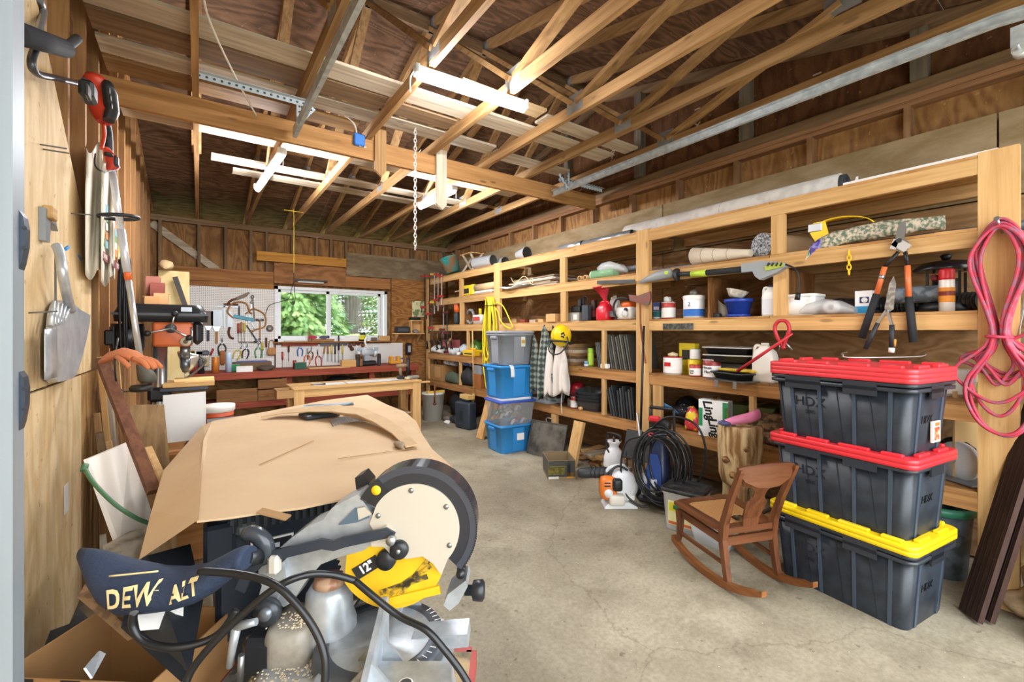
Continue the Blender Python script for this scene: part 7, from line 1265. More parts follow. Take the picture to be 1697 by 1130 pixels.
P(B().loft([[h_(px, py, .1)+Vector((.03*s_*math.cos(R(a_)), .045*s_*math.sin(R(a_)), 0)) for a_ in range(0, 360, 24)] for px, py, s_ in ((176, 245, .5), (182, 258, 1.0), (188, 275, 1.05), (184, 284, .6))]), 'rear_handle', orr, t); P(B().rbox(tuple(h_(193, 268, .135)), (.02, .06, .06), .01), 'vent_cap', plain('#2a2c30', .5), t)
P(B().tube(cr([h_(158, 255, .07), h_(158, 275, .1), h_(172, 284, .13), h_(195, 281, .13)], 4), .004, 7), 'wire_hook', blk, t)
e1 = at(234, 606, X=-.27)-o0; s1 = h_(186, 284, .11); m1 = s1.lerp(e1, .45)
P(B().tube([s1, s1.lerp(e1, .3)], .017, 12), 'upper_shaft', plain('#d9d9dc', .3, .4), t); P(B().tube([s1.lerp(e1, .3), s1.lerp(e1, .52)], .02, 12), 'coupler', plain('#c9c9cd', .35, .3), t); P(B().tube([s1.lerp(e1, .52), e1], .0155, 12), 'lower_shaft', plain('#bfbdba', .3, .5), t); P(B().tube([s1.lerp(e1, .5), s1.lerp(e1, .56)], .0175, 12), 'orange_label', org, t)
rc = s1.lerp(e1, .235); P(B().tube([rc+Vector((.085*math.cos(R(a_))*1.0, .11*math.sin(R(a_)), .012*math.sin(R(a_+40)))) for a_ in range(0, 360, 15)], .011, 8, closed=True), 'loop_handle', plain('#1e1f22', .55), t)
hd = e1; P(B().loft([[hd+Vector((dx+.04*s_*math.cos(R(a_)), dy+.05*s_*math.sin(R(a_)), dz)) for a_ in range(0, 360, 24)] for dx, dy, dz, s_ in ((0, 0, .05, .4), (.0, 0, .0, .6), (.02, 0, -.04, 1.0), (.03, 0, -.08, 1.15), (.03, 0, -.1, .7))]), 'cutting_head', plain('#565145', .6), t)
P(B().lathe([(0, 0), (.05, 0), (.055, .02), (.045, .035), (0, .035)], 18, hd+Vector((.0, .0, -.145))), 'spool', plain('#26211e', .5), t); P(B().lathe([(.05, .005), (.053, .012), (.05, .02)], 18, hd+Vector((.0, .0, -.145))), 'spool_band', plain('#b5442c', .5), t)
# feed bags pinned to the wall
for k, (x0, x1, y0, y1, lb, wd) in enumerate(((142, 170, 245, 455, 'white printed sack pinned on the wall, closer one with grid print', 'SWAN'), (168, 190, 262, 466, 'white printed sack pinned behind the trimmer shaft', 'ROSE'))):
    t = T('printed_sack', lb, 'sack', wp_((x0+x1)/2, 350, .03+.03*k)); o0 = t.location; d0 = .03+.03*k
    P(B().sheet(lambda u, v: wp_(x0+(x1-x0)*u, y0+(y1-y0)*v+(9*math.sin(u*6)), d0+.018*math.sin(u*7+v*3))-o0, 10, 14, .004), 'cloth', plain('#e8e0cf', .85), t)
    a_, c_ = wp_(x0+(x1-x0)*.42, 330+40*k, d0)-o0, wp_(x0+(x1-x0)*.9, 420+16*k, d0)-o0
    cols = ['#7fae52', '#d9853c', '#e0c64a', '#7db3c9', '#d9d1a0', '#5f9a5a', '#e7b86a', '#cfe0d8']
    for i in range(2):
        for j in range(5):
            y_ = a_.y+(c_.y-a_.y)*(i+.5)/2; z_ = a_.z+(c_.z-a_.z)*(j+.5)/5+.02; P(B().bb(.034, .036, y_-.035, y_+.035, z_-.022, z_+.022), 'print_block', plain(cols[(i*3+j*2+k) % 8], .8), t)
    bz = c_.z-.01; P(B().bb(.034, .036, a_.y-.01, c_.y+.01, bz-.05, bz+.0), 'print_band', plain('#7c3038', .8), t)
    text(wd, 'lettering', plain('#f3e9da', .8), t, .045, frame((.0368, (a_.y+c_.y)/2, bz-.025), (0, -1, 0), (0, 0, 1)) @ Matrix.Rotation(math.pi, 4, 'Y'), .0003)
S(B().bb(0, .012, -.03, .03, -.12, .12), 'brush_card', plain('#7a4b38', .7), 'small brown brush hung by the printed sacks', 'brush', wp_(139, 392))
# cords and rack behind the trimmer
rnd = random.Random(31)
t = T('cord_bundle', 'black power cords hanging in loops behind the trimmer shaft', 'cord', at(198, 440, X=-.42))
for k in range(6):
    w_ = rnd.uniform(.05, .12); L = rnd.uniform(.35, .75); x_ = .01*k
    P(B().tube(cr([(x_, 0, .05), (x_, -w_*.7, -.08), (x_, -w_, -L*.5), (x_, 0, -L), (x_, w_, -L*.55), (x_, w_*.7, -.07)], 5, True), .006, 6, closed=True), 'loop', blk, t)
t = T('cord_loop', 'single thin black cord sagging in front of the drill press', 'cord', at(200, 640, X=-.33)); o0 = t.location
P(B().tube(cr([at(px, py, X=-.33)-o0 for px, py in ((196, 560), (190, 600), (196, 640), (215, 648), (240, 632), (228, 600), (232, 560), (262, 545))], 6), .004, 6), 'cord', blk, t)
t = T('sanding_rack', 'cream plywood rack holding sanding belts in the corner', 'rack', (-.36, 6.3, 0))
P(B().bb(-.01, .27, .0, .018, .9, 2.13), 'side_panel', ply('#dcc896', '#cdb67e', 'z', dist=2.), t); P(B().bb(-.15, .0, -.12, .0, .9, .93), 'foot_shelf', lum['x'], t); P(B().bb(-.01, .0, -.3, .0, 1.5, 1.52), 'shelf_board', lum['y'], t)
for k, (x, z, c) in enumerate(((-.1, 2.05, '#a5685a'), (-.06, 1.98, '#8c4a40'), (-.03, 1.87, '#c99a6a'), (-.1, 1.83, '#b98c5c'), (-.02, 1.74, '#a97c50'))):
    t2 = T('sanding_belt', ('red', 'maroon', 'wide tan', 'pale brown', 'narrow tan')[k] + ' sanding belt hung on the corner rack', 'belt', (-.30+x, 6.1-.04*k, z-.12), 0, 'sanding belts on the corner rack')
    P(B().loft([[(dx, .055*math.cos(R(a_)), .11*math.sin(R(a_))) for a_ in range(0, 360, 20)] for dx in (-.06, .06)], cap=False).loft([[(dx, .052*math.cos(R(a_)), .107*math.sin(R(a_))) for a_ in range(0, 360, 20)] for dx in (.06, -.06)], cap=False), 'abrasive_band', plain(c, .9), t2); P(B().cyl((-.08, .0, .1), (.08, 0, .1), .008, n=8), 'peg', lum['x'], t2)
bagged('cloth_bundle', 'tan cloth bundle on top of the cream corner rack', (-.30, 6.26, 2.132), .07, .1, .11, plain('#b79c74', .9), 'cloth')
t = T('hand_saw', 'long dark saw blade leaning on the cream corner rack', 'saw', (-.16, 6.2, 1.5)); P(B().bar((.1, 0, 0), (-.06, .04, .56), .004, .05, up=(1, 0, 0)), 'blade', plain('#3b3733', .5, .3), t); P(B().rbox((.11, 0, -.04), (.06, .02, .1), .01), 'handle', wood('#5d2f25', '#42211a', 'z'), t)
# ================================================================== DRILL PRESS
dp = T('drill_press', 'floor standing drill press with black belt cover and orange head', 'drill press', (-.20, 3.9, 0)); orh = mix2('#cf6a3a', '#b85a30', 10, .3, .7, rough=.45)
P(B().rbox((.03, 0, .03), (.42, .3, .06), .02), 'base', plain('#2c2d30', .5), dp); P(B().cyl((-.02, 0, .06), (-.02, 0, 1.42), .042, n=22), 'column', plain('#c3c6c9', .2, .9), dp)
P(B().loft([[(x, y, 1.515) for x, y in tube_box(.50, .24, .05, 4)], [(x, y, 1.56) for x, y in tube_box(.51, .25, .05, 4)], [(x, y, 1.566) for x, y in tube_box(.51, .25, .05, 4)], [(x-.005, y, 1.632) for x, y in tube_box(.44, .2, .05, 4)]]), 'belt_cover', plain('#222428', .35), dp)
P(B().bb(-.26, .262, -.128, -.122, 1.556, 1.572), 'cover_seam', plain('#3a3d42', .4), dp); P(B().bb(.1, .16, -.124, -.118, 1.585, 1.615), 'name_plate', plain('#9fa4a8', .35, .5), dp)
P(B().rbox((.055, -.01, 1.43), (.22, .2, .17), .02, seg=2), 'head_casting', orh, dp); P(B().rbox((.19, 0, 1.44), (.07, .18, .17), .03), 'front_cover', plain('#1f2124', .45), dp)
P(B().cyl((-.19, 0, 1.32), (-.19, 0, 1.5), .085, n=24), 'motor', plain('#1c1d20', .4), dp); P(B().rbox((-.27, -.02, 1.41), (.06, .09, .1), .01), 'switch_box', plain('#17181a', .5), dp)
for k in range(8): a_ = 2*math.pi*k/8; P(B().bar((-.19+.087*math.cos(a_), .087*math.sin(a_), 1.34), (-.19+.087*math.cos(a_), .087*math.sin(a_), 1.48), .012, .006), 'motor_fin', plain('#2b2d30', .5), dp)
P(B().lathe([(0, -.02), (.03, -.02), (.032, .0), (0, 0)], 20, (.045, -.115, 1.47), ax='y'), 'feed_hub', plain('#3c3e42', .35), dp)
for a_ in (200, 320, 80): P(B().tube([(.045, -.13, 1.47), (.045+.13*math.cos(R(a_)), -.15, 1.47+.1*math.sin(R(a_)))], .006, 8), 'feed_lever', stl, dp); P(B().ell((.045+.13*math.cos(R(a_)), -.15, 1.47+.1*math.sin(R(a_))), (.02, .02, .02), 12, 8), 'lever_knob', blk, dp)
P(B().lathe([(0, -.012), (.03, -.012), (.032, 0), (.02, .0)], 22, (.125, -.115, 1.38), ax='y'), 'depth_dial', plain('#c3b7a2', .5), dp); P(B().lathe([(0, -.016), (.014, -.016), (.014, -.012)], 16, (.125, -.115, 1.38), ax='y'), 'dial_centre', plain('#6b5648', .5), dp)
P(B().cyl((.16, -.115, 1.36), (.16, -.115, 1.48), .006, n=8), 'depth_rod', stl, dp)
P(B().cyl((.12, 0, 1.26), (.12, 0, 1.36), .03, n=18), 'quill', plain('#8d9094', .3, .8), dp); P(B().lathe([(0, 1.16), (.014, 1.16), (.03, 1.2), (.032, 1.26), (0, 1.265)], 18, (.12, 0, 0)), 'chuck', plain('#6b6e72', .3, .8), dp); P(B().cyl((.12, 0, 1.11), (.12, 0, 1.17), .005, n=8), 'drill_bit', stl, dp)
P(B().rbox((.12, 0, 1.055), (.27, .27, .025), .004), 'table', plain('#3d3f43', .4, .5), dp); P(B().rbox((-.02, 0, 1.02), (.13, .12, .1), .02), 'table_bracket', plain('#1b1c1f', .4), dp); P(B().tube([(.02, -.08, 1.0), (.02, -.16, 1.0)], .01, 8), 'crank', plain('#1b1c1f', .5), dp)
S(B().bb(-.14, .15, -.1, .1, 0, .03), 'wood_block', lum['x'], 'pine board clamped on the drill press table', 'board', (-.06, 3.9, 1.0685)); S(B().bb(-.09, .14, -.05, .06, 0, .02), 'wood_block', wood('#e0c48a', '#c8a566', 'x'), 'thinner yellow board on top of the pine board at the drill press', 'board', (-.05, 3.9, 1.099))
t = T('desk_lamp', 'gooseneck work lamp with silver reflector beside the drill press', 'lamp', (.12, 4.0, 1.16)); P(B().lathe([(.012, 0), (.02, .01), (.06, .05), (.085, .1), (.082, .1), (.055, .05), (.015, .015)], 24), 'reflector', plain('#d6d0c4', .22, .7), t); P(B().tube(cr([(0, 0, .0), (-.05, .02, -.02), (-.1, .04, .1), (-.12, .05, .22)], 5), .008, 8), 'gooseneck', plain('#6d6a66', .4, .5), t)
t.rotation_euler = (R(20), R(-115), R(-30)); t.location = (.0, 3.95, 1.27)
t = T('work_glove', 'tan orange leather glove resting over the wall ledge', 'glove', at(205, 590, X=-.30), -35); gl = plain('#c9784c', .85, bump=.3)
P(B().loft([[(x_, .035*s_*math.cos(R(a_)), z_+.022*s_*math.sin(R(a_))) for a_ in range(0, 360, 30)] for x_, s_, z_ in ((-.11, .5, -.03), (-.06, 1.0, 0), (.0, 1.2, .015), (.05, 1.25, .0), (.09, 1.0, -.025))]), 'palm', gl, t)
for k in range(4): P(B().tube(cr([(.07, -.03+.02*k, -.01), (.12, -.035+.023*k, -.025), (.15+.01*(k % 2), -.035+.023*k, -.06)], 3), [.012, .012, .012, .012, .011, .01, .008], 8), 'finger', gl, t)
P(B().tube(cr([(.0, -.04, 0), (.05, -.06, -.02), (.08, -.06, -.05)], 3), .011, 8), 'thumb', gl, t)
# ================================================================== LUMBER AND PANELS LEANING ON THE SIDE WALL
rnd = random.Random(17)
lean = [('tall', .03, 3.02, 1.3), ('narrow', .02, 3.12, 1.15), ('pale', .05, 3.22, 1.24), ('thick', .04, 3.34, 1.05), ('weathered', .03, 3.44, 1.32), ('notched', .06, 3.52, .98), ('split', .02, 2.92, .98), ('short', .05, 2.84, .88), ('crooked', .04, 2.98, .8), ('dark', .07, 3.2, .76)]
for k, (ad, d, y, hh) in enumerate(lean):
    S(B().bar((.06+d, 0, 0.004), (.0, .02, hh), .07 if k % 2 else .045, .025, up=(1, 0, 0)), 'lumber_board', [lum['z'], gry['z'], old['z'], drk['z']][k % 4], ad + ' board among the lumber leaning behind the white slab', 'board', (XL+.05+.022*(k % 3), y+.52, 0), 0, 'lumber leaning on the side wall')
def slab(name, lab, pts, X0, m, th=.02, cat='board', **kw):
    p0 = Vector(pts[2]); o = S(flat_like([Vector(p)-p0 for p in pts], [Vector(p)-p0+Vector((th*.8, th*.4, 0)) for p in pts]), name, m, lab, cat, p0); return o
p_ = lambda px, py, Y: at(px, py, Y=Y)
slab('melamine_slab', 'white melamine slab leaning against the side wall', [p_(138, 762, 2.52), p_(208, 733, 2.75), p_(252, 875, 2.55), p_(190, 905, 2.30)], 0, plain('#e6ddd0', .4), .018)
S(B().bar(p_(168, 596, 3.0)-p_(255, 815, 2.45), (0, 0, 0), .045, .03), 'wood_stake', wood('#7d5238', '#5a3624', 'z', val=.03), 'brown square stake leaning across the corner', 'stake', p_(255, 815, 2.45))
slab('scrap_plank', 'weathered wide plank standing before the drill press column', [p_(216, 672, 3.3), p_(263, 671, 3.3), p_(292, 978, 3.1), p_(240, 960, 3.1)], 0, wood('#a5855c', '#7d6040', 'z', val=.03), .03)
slab('pine_offcut', 'thin pine offcut leaning in front of the weathered plank', [p_(231, 744, 2.8), p_(241, 741, 2.8), p_(268, 800, 2.6), p_(258, 810, 2.6)], 0, lum['z'], .03)
slab('white_cabinet_panel', 'white laminate panel standing behind the cardboard cover', [p_(270, 655, 3.55), p_(337, 649, 3.55), p_(338, 727, 3.5), p_(270, 735, 3.5)], 0, plain('#dcd8d2', .35), .016)
S(B().rbox((0, 0, .35), (.5, .35, .70), .01), 'side_cabinet', wood('#b07c48', '#8d5c30', 'x', val=.03), 'low wooden cabinet behind the cardboard-covered saw', 'cabinet', (.06, 3.62, .0))
for k in range(3): S(B().rbox((0, 0, .008), (.34-.03*k, .24, .016), .003), 'flat_tray', [plain('#2b2c2f', .5), plain('#b9b4aa', .5), plain('#3b3c40', .5)][k], ('dark', 'pale', 'black')[k] + ' flat tray in the pile on the low wooden cabinet', 'tray', (.10+.02*k, 3.60, .7015+k*.017), 4*k)
slab('stone_slab', 'grey rounded cushion slab standing beneath the white melamine', [p_(170, 905, 2.2), p_(215, 880, 2.35), p_(245, 885, 2.3), p_(240, 960, 2.0), p_(180, 960, 2.0)], 0, mix2('#9a9180', '#7c7464', 14, rough=.8), .05)
slab('particle_board', 'broken brown particle board piece leaning low on the wall', [p_(148, 955, 1.75), p_(215, 985, 1.7), p_(212, 1062, 1.55), p_(128, 990, 1.6)], 0, mix2('#8a6a48', '#6d5238', 40, rough=.95), .025)
slab('black_board', 'large black board on edge behind the dust bag', [p_(232, 925, 1.62), p_(305, 905, 1.75), p_(325, 1000, 1.5), p_(300, 1130, 1.25), p_(200, 1040, 1.5)], 0, plain('#22262c', .5), .02)
slab('white_sheet', 'white panel edge showing under the dust bag', [p_(225, 1008, 1.45), p_(292, 1000, 1.45), p_(290, 1040, 1.42), p_(232, 1045, 1.42)], 0, plain('#d9d6d2', .5), .02)
t = carton('floor_carton', 'flattened shipping carton with black tape bands on the floor', (-.16, 1.62, .0), (.40, .3, .60), '#a77e50', -38, 'open', prints=(('tape_band', 'r', -.16, -.1, .5, .6, '#1b1b1d'), ('tape_band', 'r', -.03, .02, .5, .6, '#1b1b1d'), ('address_label', 'r', .03, .14, .38, .46, '#d9cdb8'), ('orange_mark', 'r', .08, .1, .39, .45, '#d9773a')))
slab('metal_sheet', 'bent silver sheet poking out of the taped carton', [p_(138, 1108, 1.2), p_(162, 1080, 1.25), p_(172, 1085, 1.25), p_(150, 1125, 1.2)], 0, plain('#c3c9cf', .25, .7), .004, 'sheet')
S(B().tube(cr([p_(140, 775, 2.5), p_(155, 800, 2.38), p_(190, 835, 2.3), p_(225, 858, 2.3), p_(250, 868, 2.35)], 6), .008, 9).tube([p_(141, 770, 2.5), p_(139, 780, 2.48)], .012, 9), 'garden_hose', plain('#4d7a56', .5), 'green hose end with brass coupling lying over the white slab', 'hose')
bagged('void_shade_form', 'added dark grey form for the shaded void low against the side wall', (-.38, 2.25, 0), .10, .25, .4, plain('#3a3f46', .8), 'shade form')  # added form, its dark grey stands in for the shade of the void
# ================================================================== REAR WORKBENCH
bn = T('workbench', 'long red stained workbench along the rear wall', 'workbench', (1.3, 7.66, 0))
for k in range(4): P(B().bb(-1.8, 1.83, -.29+.152*k, -.142+.152*k, .83, .87), 'top_plank', red['x'], bn)
P(B().bb(-1.8, 1.85, -.335, -.292, .775, .872), 'edge_board', wood('#a4503a', '#7a3626', 'x', val=.03, knots=.5), bn); P(B().bb(-1.8, 1.8, -.32, -.28, .36, .45), 'lower_rail', red['x'], bn); P(B().bb(-1.8, 1.8, -.28, .28, .43, .45), 'lower_shelf', red['x'], bn)
for x in (-1.7, -.2, 1.05, 1.78): P(B().bb(x-.045, x+.045, -.28, -.19, 0, .83), 'leg', red['z'], bn)
for k, (x0, x1, y0, y1, lb) in enumerate(((359, 427, 644, 672, 'wide wooden drawer box pushed under the workbench'), (428, 476, 631, 645, 'upper small wooden drawer box under the workbench'), (428, 466, 647, 660, 'lower small wooden drawer box under the workbench'))):
    a, c = at(x0, y0, Y=7.3), at(x1, y1, Y=7.3); t = T('drawer_box', lb, 'drawer', ((a.x+c.x)/2, 7.33, 0.4505 if k != 1 else .62)); hh = (.19, .13, .15)[k]; ww = abs(c.x-a.x)/2
    P(B().bb(-ww, ww, 0, .02, 0, hh), 'front', wood('#94683f', '#6f4828', 'x', val=.08, knots=.5), t); P(B().bb(-ww+.02, ww-.02, .02, .4, .0, .015).bb(-ww+.02, -ww+.035, .02, .4, .015, hh-.02).bb(ww-.035, ww-.02, .02, .4, .015, hh-.02), 'carcass', old['y'], t)
bagged('black_crate', 'dark crate in the shadow under the workbench', (1.9, 7.6, .4505), .3, .25, .28, plain('#26262a', .6), 'crate')
# pegboards
pg = dots_mat('pegboard', '#eae7e2', '#4a4640', .0254, .2)
def peg(lab, x0, x1, z0, z1): return S(B().bb(-(x1-x0)/2, (x1-x0)/2, 0, .006, 0, z1-z0), 'pegboard', pg, lab, 'pegboard', ((x0+x1)/2, YB-.0285, z0))
peg('tall white pegboard covered with hand tools beside the window', -.29, .98, .872, 2.115); peg('low white pegboard strip under the window', 1.0, 3.11, .872, 1.235)
YT = YB - .034
steel = plain('#8f9295', .35, .8); rust = plain('#6b5a4c', .5, .4); hw_ = {'w': wood('#b98a55', '#8d6034', 'z', val=.1), 'd': wood('#6b3f28', '#4a2a1a', 'z', val=.1), 'r': plain('#b03a30', .4), 'o': plain('#d9722c', .4), 'y': plain('#d9c23a', .4), 'b': plain('#2f5fb5', .4), 'k': plain('#1e1f22', .5), 'g': plain('#3f8f5a', .4), 't': plain('#2f93ad', .4)}
def tool(kind, px, py, s, rot, hc, lab, cat=None, m=None):
    p = at(px, py, Y=YT); t = T({'hammer': 'hammer', 'plier': 'pliers', 'driver': 'screwdriver', 'saw': 'hand_saw', 'square': 'steel_square', 'scraper': 'scraper', 'chisel': 'chisel', 'wrench': 'wrench', 'bow': 'bow_saw', 'drill': 'hand_drill'}[kind], lab, cat or kind, p, 0, None); t.rotation_euler = (0, R(rot), 0); M_ = m or steel; Hm = hw_[hc]
    if kind == 'hammer': P(B().bar((0, -.012, -s*.5), (0, -.012, s*.42), .022, .016), 'handle', Hm, t); P(B().cyl((-s*.18, -.014, s*.42), (s*.14, -.014, s*.42), .018, n=10), 'head', M_, t)
    elif kind == 'plier':
        for d in (-1, 1): P(B().tube(cr([(d*.006, -.01, s*.1), (d*s*.16, -.01, -s*.12), (d*s*.12, -.01, -s*.5)], 4), .010, 7), 'handle', Hm, t); P(B().bar((-d*.004, -.01, s*.08), (d*.006, -.01, s*.45), .014, .014), 'jaw', M_, t)
        P(B().cyl((0, -.002, s*.1), (0, -.02, s*.1), .014, n=10), 'pivot', M_, t)
    elif kind == 'driver': P(B().cyl((0, -.016, 0), (0, -.016, s*.5), .015, n=10), 'handle', Hm, t); P(B().cyl((0, -.016, -s*.5), (0, -.016, 0), .004, n=8), 'shank', M_, t)
    elif kind == 'chisel': P(B().cyl((0, -.016, -s*.05), (0, -.016, s*.5), .015, .012, 10), 'handle', Hm, t); P(B().bar((0, -.016, -s*.5), (0, -.016, -s*.05), .004, .022, up=(1, 0, 0)), 'blade', M_, t)
    elif kind == 'saw': P(B().ext([(-s*.08, -s*.1), (s*.07, -s*.1), (s*.1, s*.3), (s*.02, s*.5), (-s*.06, s*.5)], -.008, -.004, 'xz'), 'blade', M_, t); P(B().tube(cr([(0, -.006, -s*.08), (-s*.04, -.006, -s*.28), (s*.02, -.006, -s*.46), (s*.12, -.006, -s*.5)], 4), .016, 8), 'handle', Hm, t)
    elif kind == 'square': P(B().bb(-.012, .012, -.006, -.003, -s*.5, s*.5), 'blade', M_, t); P(B().bb(-.012, s*.5, -.014, -.002, s*.46, s*.54), 'stock', Hm, t)
    elif kind == 'scraper': P(B().bb(-s*.14, s*.14, -.008, -.004, .0, s*.5), 'blade', M_, t); P(B().ext([(-s*.1, 0), (s*.1, 0), (s*.04, -s*.14), (-s*.04, -s*.14)], -.012, -.004, 'xz'), 'ferrule', stl, t); P(B().bar((0, -.01, -s*.5), (0, -.01, -s*.14), .02, .03, up=(1, 0, 0)), 'handle', Hm, t)
    elif kind == 'wrench': P(B().bar((0, -.008, -s*.45), (0, -.008, s*.4), .008, .022, up=(1, 0, 0)), 'shank', M_, t); P(B().lathe([(.012, -.005), (.026, -.005), (.026, .005), (.012, .005), (.012, -.005)], 12, (0, -.008, s*.45), ax='y'), 'ring_end', M_, t)
    elif kind == 'bow': P(B().tube(cr([(-s*.4, -.01, -s*.3), (-s*.45, -.01, s*.1), (0, -.01, s*.35), (s*.45, -.01, s*.1), (s*.4, -.01, -s*.3)], 5), .012, 8), 'frame', Hm, t); P(B().bb(-s*.4, s*.4, -.012, -.008, -s*.32, -s*.28), 'blade', M_, t); P(B().cyl((s*.4, -.012, -s*.3), (s*.4, -.012, -s*.52), .015, n=8), 'handle', Hm, t)
    return t
for a in (('scraper', 345, 540, .44, 0, 'k', 'wide scraper with black and tan handle beside the drill press', 'scraper', rust), ('scraper', 359, 541, .5, 0, 'w', 'wide steel scraper with long pine handle on the pegboard'), ('square', 372, 524, .36, 0, 'd', 'steel try square on the pegboard next to the pine handled scraper'),
          ('saw', 381, 538, .42, 0, 'd', 'curved pruning saw with dark wooden handle on the pegboard'), ('bow', 394, 512, .3, -30, 'w', 'light wooden coping saw frame tilted on the pegboard'), ('bow', 426, 528, .34, 60, 'w', 'pale wooden frame saw turned sideways on the pegboard'), ('saw', 395, 494, .34, 60, 'd', 'dark pistol grip saw slanting at the top of the pegboard', 'saw', rust),
          ('wrench', 415, 518, .36, 8, 'k', 'long grey wrench at the middle of the pegboard'), ('wrench', 420, 512, .42, -4, 'k', 'dark pipe wrench beside the grey wrench', 'wrench', rust), ('hammer', 418, 553, .3, 150, 'k', 'claw hammer hung upside down on the pegboard'), ('wrench', 413, 567, .3, 92, 'k', 'adjustable wrench lying level on the pegboard', 'wrench', rust),
          ('hammer', 431, 545, .34, 0, 'w', 'slim hammer with tan handle near the window edge'), ('plier', 368, 572, .3, 0, 'k', 'black jawed pliers above the brown sheath'), ('plier', 396, 582, .26, 25, 'y', 'yellow and black snips low on the pegboard'), ('plier', 408, 580, .26, 10, 'k', 'black snips beside the yellow ones'),
          ('plier', 428, 578, .28, 0, 'g', 'green handled pliers on the pegboard'), ('driver', 435, 580, .24, 0, 'y', 'yellow screwdriver beside the green pliers'), ('driver', 395, 552, .3, 0, 'r', 'red handled screwdriver in the middle row'), ('driver', 400, 552, .34, 0, 'w', 'tan handled screwdriver in the middle row'), ('driver', 405, 550, .28, 0, 'y', 'short yellow screwdriver in the middle row'),
          ('driver', 349, 588, .2, 20, 'r', 'red screwdriver near the lamp reflector'), ('square', 377, 508, .3, 90, 'k', 'long black square stock near the top of the pegboard'), ('driver', 441, 575, .3, 0, 'd', 'dark handled awl next to the leather pouch'),
          ('plier', 497, 578, .24, 0, 'b', 'blue handled pliers under the red tool bar'), ('plier', 509, 590, .28, 0, 'o', 'orange handled nippers under the red tool bar'), ('plier', 515, 584, .24, 8, 'd', 'brown handled pincers under the red tool bar'), ('driver', 478, 583, .3, 0, 'd', 'dark file hanging at the end of the red tool bar'), ('plier', 527, 592, .3, -6, 'r', 'red and black pliers under the red tool bar'), ('driver', 468, 596, .26, 0, 'r', 'red rod chisel standing by the window corner'),
          ('chisel', 536, 585, .26, 12, 'w', 'first tan chisel in the magnetic rack from the red bar side'), ('chisel', 543, 585, .28, 0, 'w', 'second tan chisel in the magnetic rack'), ('chisel', 549, 585, .28, 0, 'y', 'yellow handled chisel in the magnetic rack'), ('chisel', 555, 585, .3, 0, 'k', 'black handled chisel in the magnetic rack'), ('chisel', 561, 578, .46, 0, 'k', 'tall black file in the magnetic rack'), ('chisel', 567, 585, .3, 0, 'y', 'last yellow chisel at the rack end')):
    tool(*a)
p = at(497, 570, Y=YT); S(B().bb(-.27, .27, -.03, 0, -.03, .03), 'tool_bar', red['x'], 'red wooden tool bar fixed on the low pegboard', 'rack', p); p = at(553, 570, Y=YT); S(B().bb(-.22, .22, -.025, 0, -.03, .03), 'magnetic_rack', plain('#4a4b4d', .4, .3), 'dark magnetic rack holding chisels on the low pegboard', 'rack', p)
for k, (px, py) in enumerate(((580, 573), (587, 570), (583, 578), (594, 569), (601, 572), (606, 567), (598, 563))): S(B().lathe([(0, -.012), (.035, -.012), (.037, 0), (0, 0)], 16, ax='y'), 'sanding_disc', plain(['#6b3f33', '#7d4a38', '#553529'][k % 3], .8), ('first', 'second', 'third', 'fourth', 'fifth', 'sixth', 'seventh')[k] + ' brown sanding disc from the chisel rack on the low pegboard', 'disc', at(px, py, Y=YT), 0, 'brown sanding discs')
S(B().lathe([(.02, -.03), (.05, -.03), (.05, 0), (.02, 0), (.02, -.03)], 18, ax='y'), 'tape_roll', plain('#6d655b', .5), 'grey tape roll on the pegboard by the window', 'tape', at(447, 544, Y=YT))
t = T('leather_pouch', 'tan leather tool pouch hanging on the pegboard', 'pouch', at(450, 578, Y=YT)); P(B().loft([[(x*s_, y*s_*.5-.025, z) for x, y in tube_box(.13, .1, .03, 3)] for z, s_ in ((-.1, .7), (-.07, 1), (.0, .9), (.02, .6))]), 'pocket', plain('#b58452', .8), t); P(B().tube(cr([(-.04, -.02, .0), (-.03, -.01, .12), (.03, -.01, .12), (.04, -.02, 0)], 4), .007, 6), 'strap', plain('#9a6c40', .8), t)
S(B().loft([[(x*s_, y*s_*.4-.02, z) for x, y in tube_box(.075, .06, .02, 3)] for z, s_ in ((-.13, .5), (-.1, .9), (.05, 1), (.08, .9))]), 'knife_sheath', plain('#a5652c', .6), 'brown orange sheath hanging below the black pliers', 'sheath', at(369, 590, Y=YT))
S(B().rbox((0, -.012, 0), (.28, .015, .05), .004, (0, 12, 0)), 'folding_rule', hw_['t'], 'teal blue rule slanting on the pegboard', 'rule', at(404, 527, Y=YT)); S(B().bb(-.055, .055, -.03, 0, -.06, .06), 'switch_plate', plain('#cdbf8a', .6), 'brass framed switch plate low on the pegboard', 'switch', at(339, 599, Y=YT))
# on the bench
def bp_(px, Y=7.5, z=.8725): q = at(px, 600, Y=Y); return Vector((q.x, Y, z))
can('orange cylindrical bottle on the workbench', bp_(357, 7.45), .045, .22, '#d07f35', '#c98a4a', None, bail=False, cat='bottle', name='glue_bottle'); can('tall pale blue bottle on the workbench', bp_(379, 7.45), .04, .28, '#bcd3ea', '#e3e9ee', None, bail=False, cat='bottle', name='tall_bottle')
carton('white_box', 'small white box on the workbench edge', bp_(405, 7.42), (.2, .1, .08), '#efeeea'); carton('green_box', 'green box between the blue bottle and white box', bp_(388, 7.6), (.14, .1, .1), '#2f8a58')
for k, c in enumerate(('#2f5fb5', '#b53a34', '#3a3c40', '#3f6fc0', '#c04a40')): S(B().bb(-.2, .2, -.012, .012, 0, .014), 'file_rod', plain(c, .45), ('blue', 'red', 'black', 'light blue', 'crimson')[k] + ' marking rod lying in the row of rods on the pegboard shelf', 'rod', bp_(418, 7.72+.035*k, .99), 3*k-5)
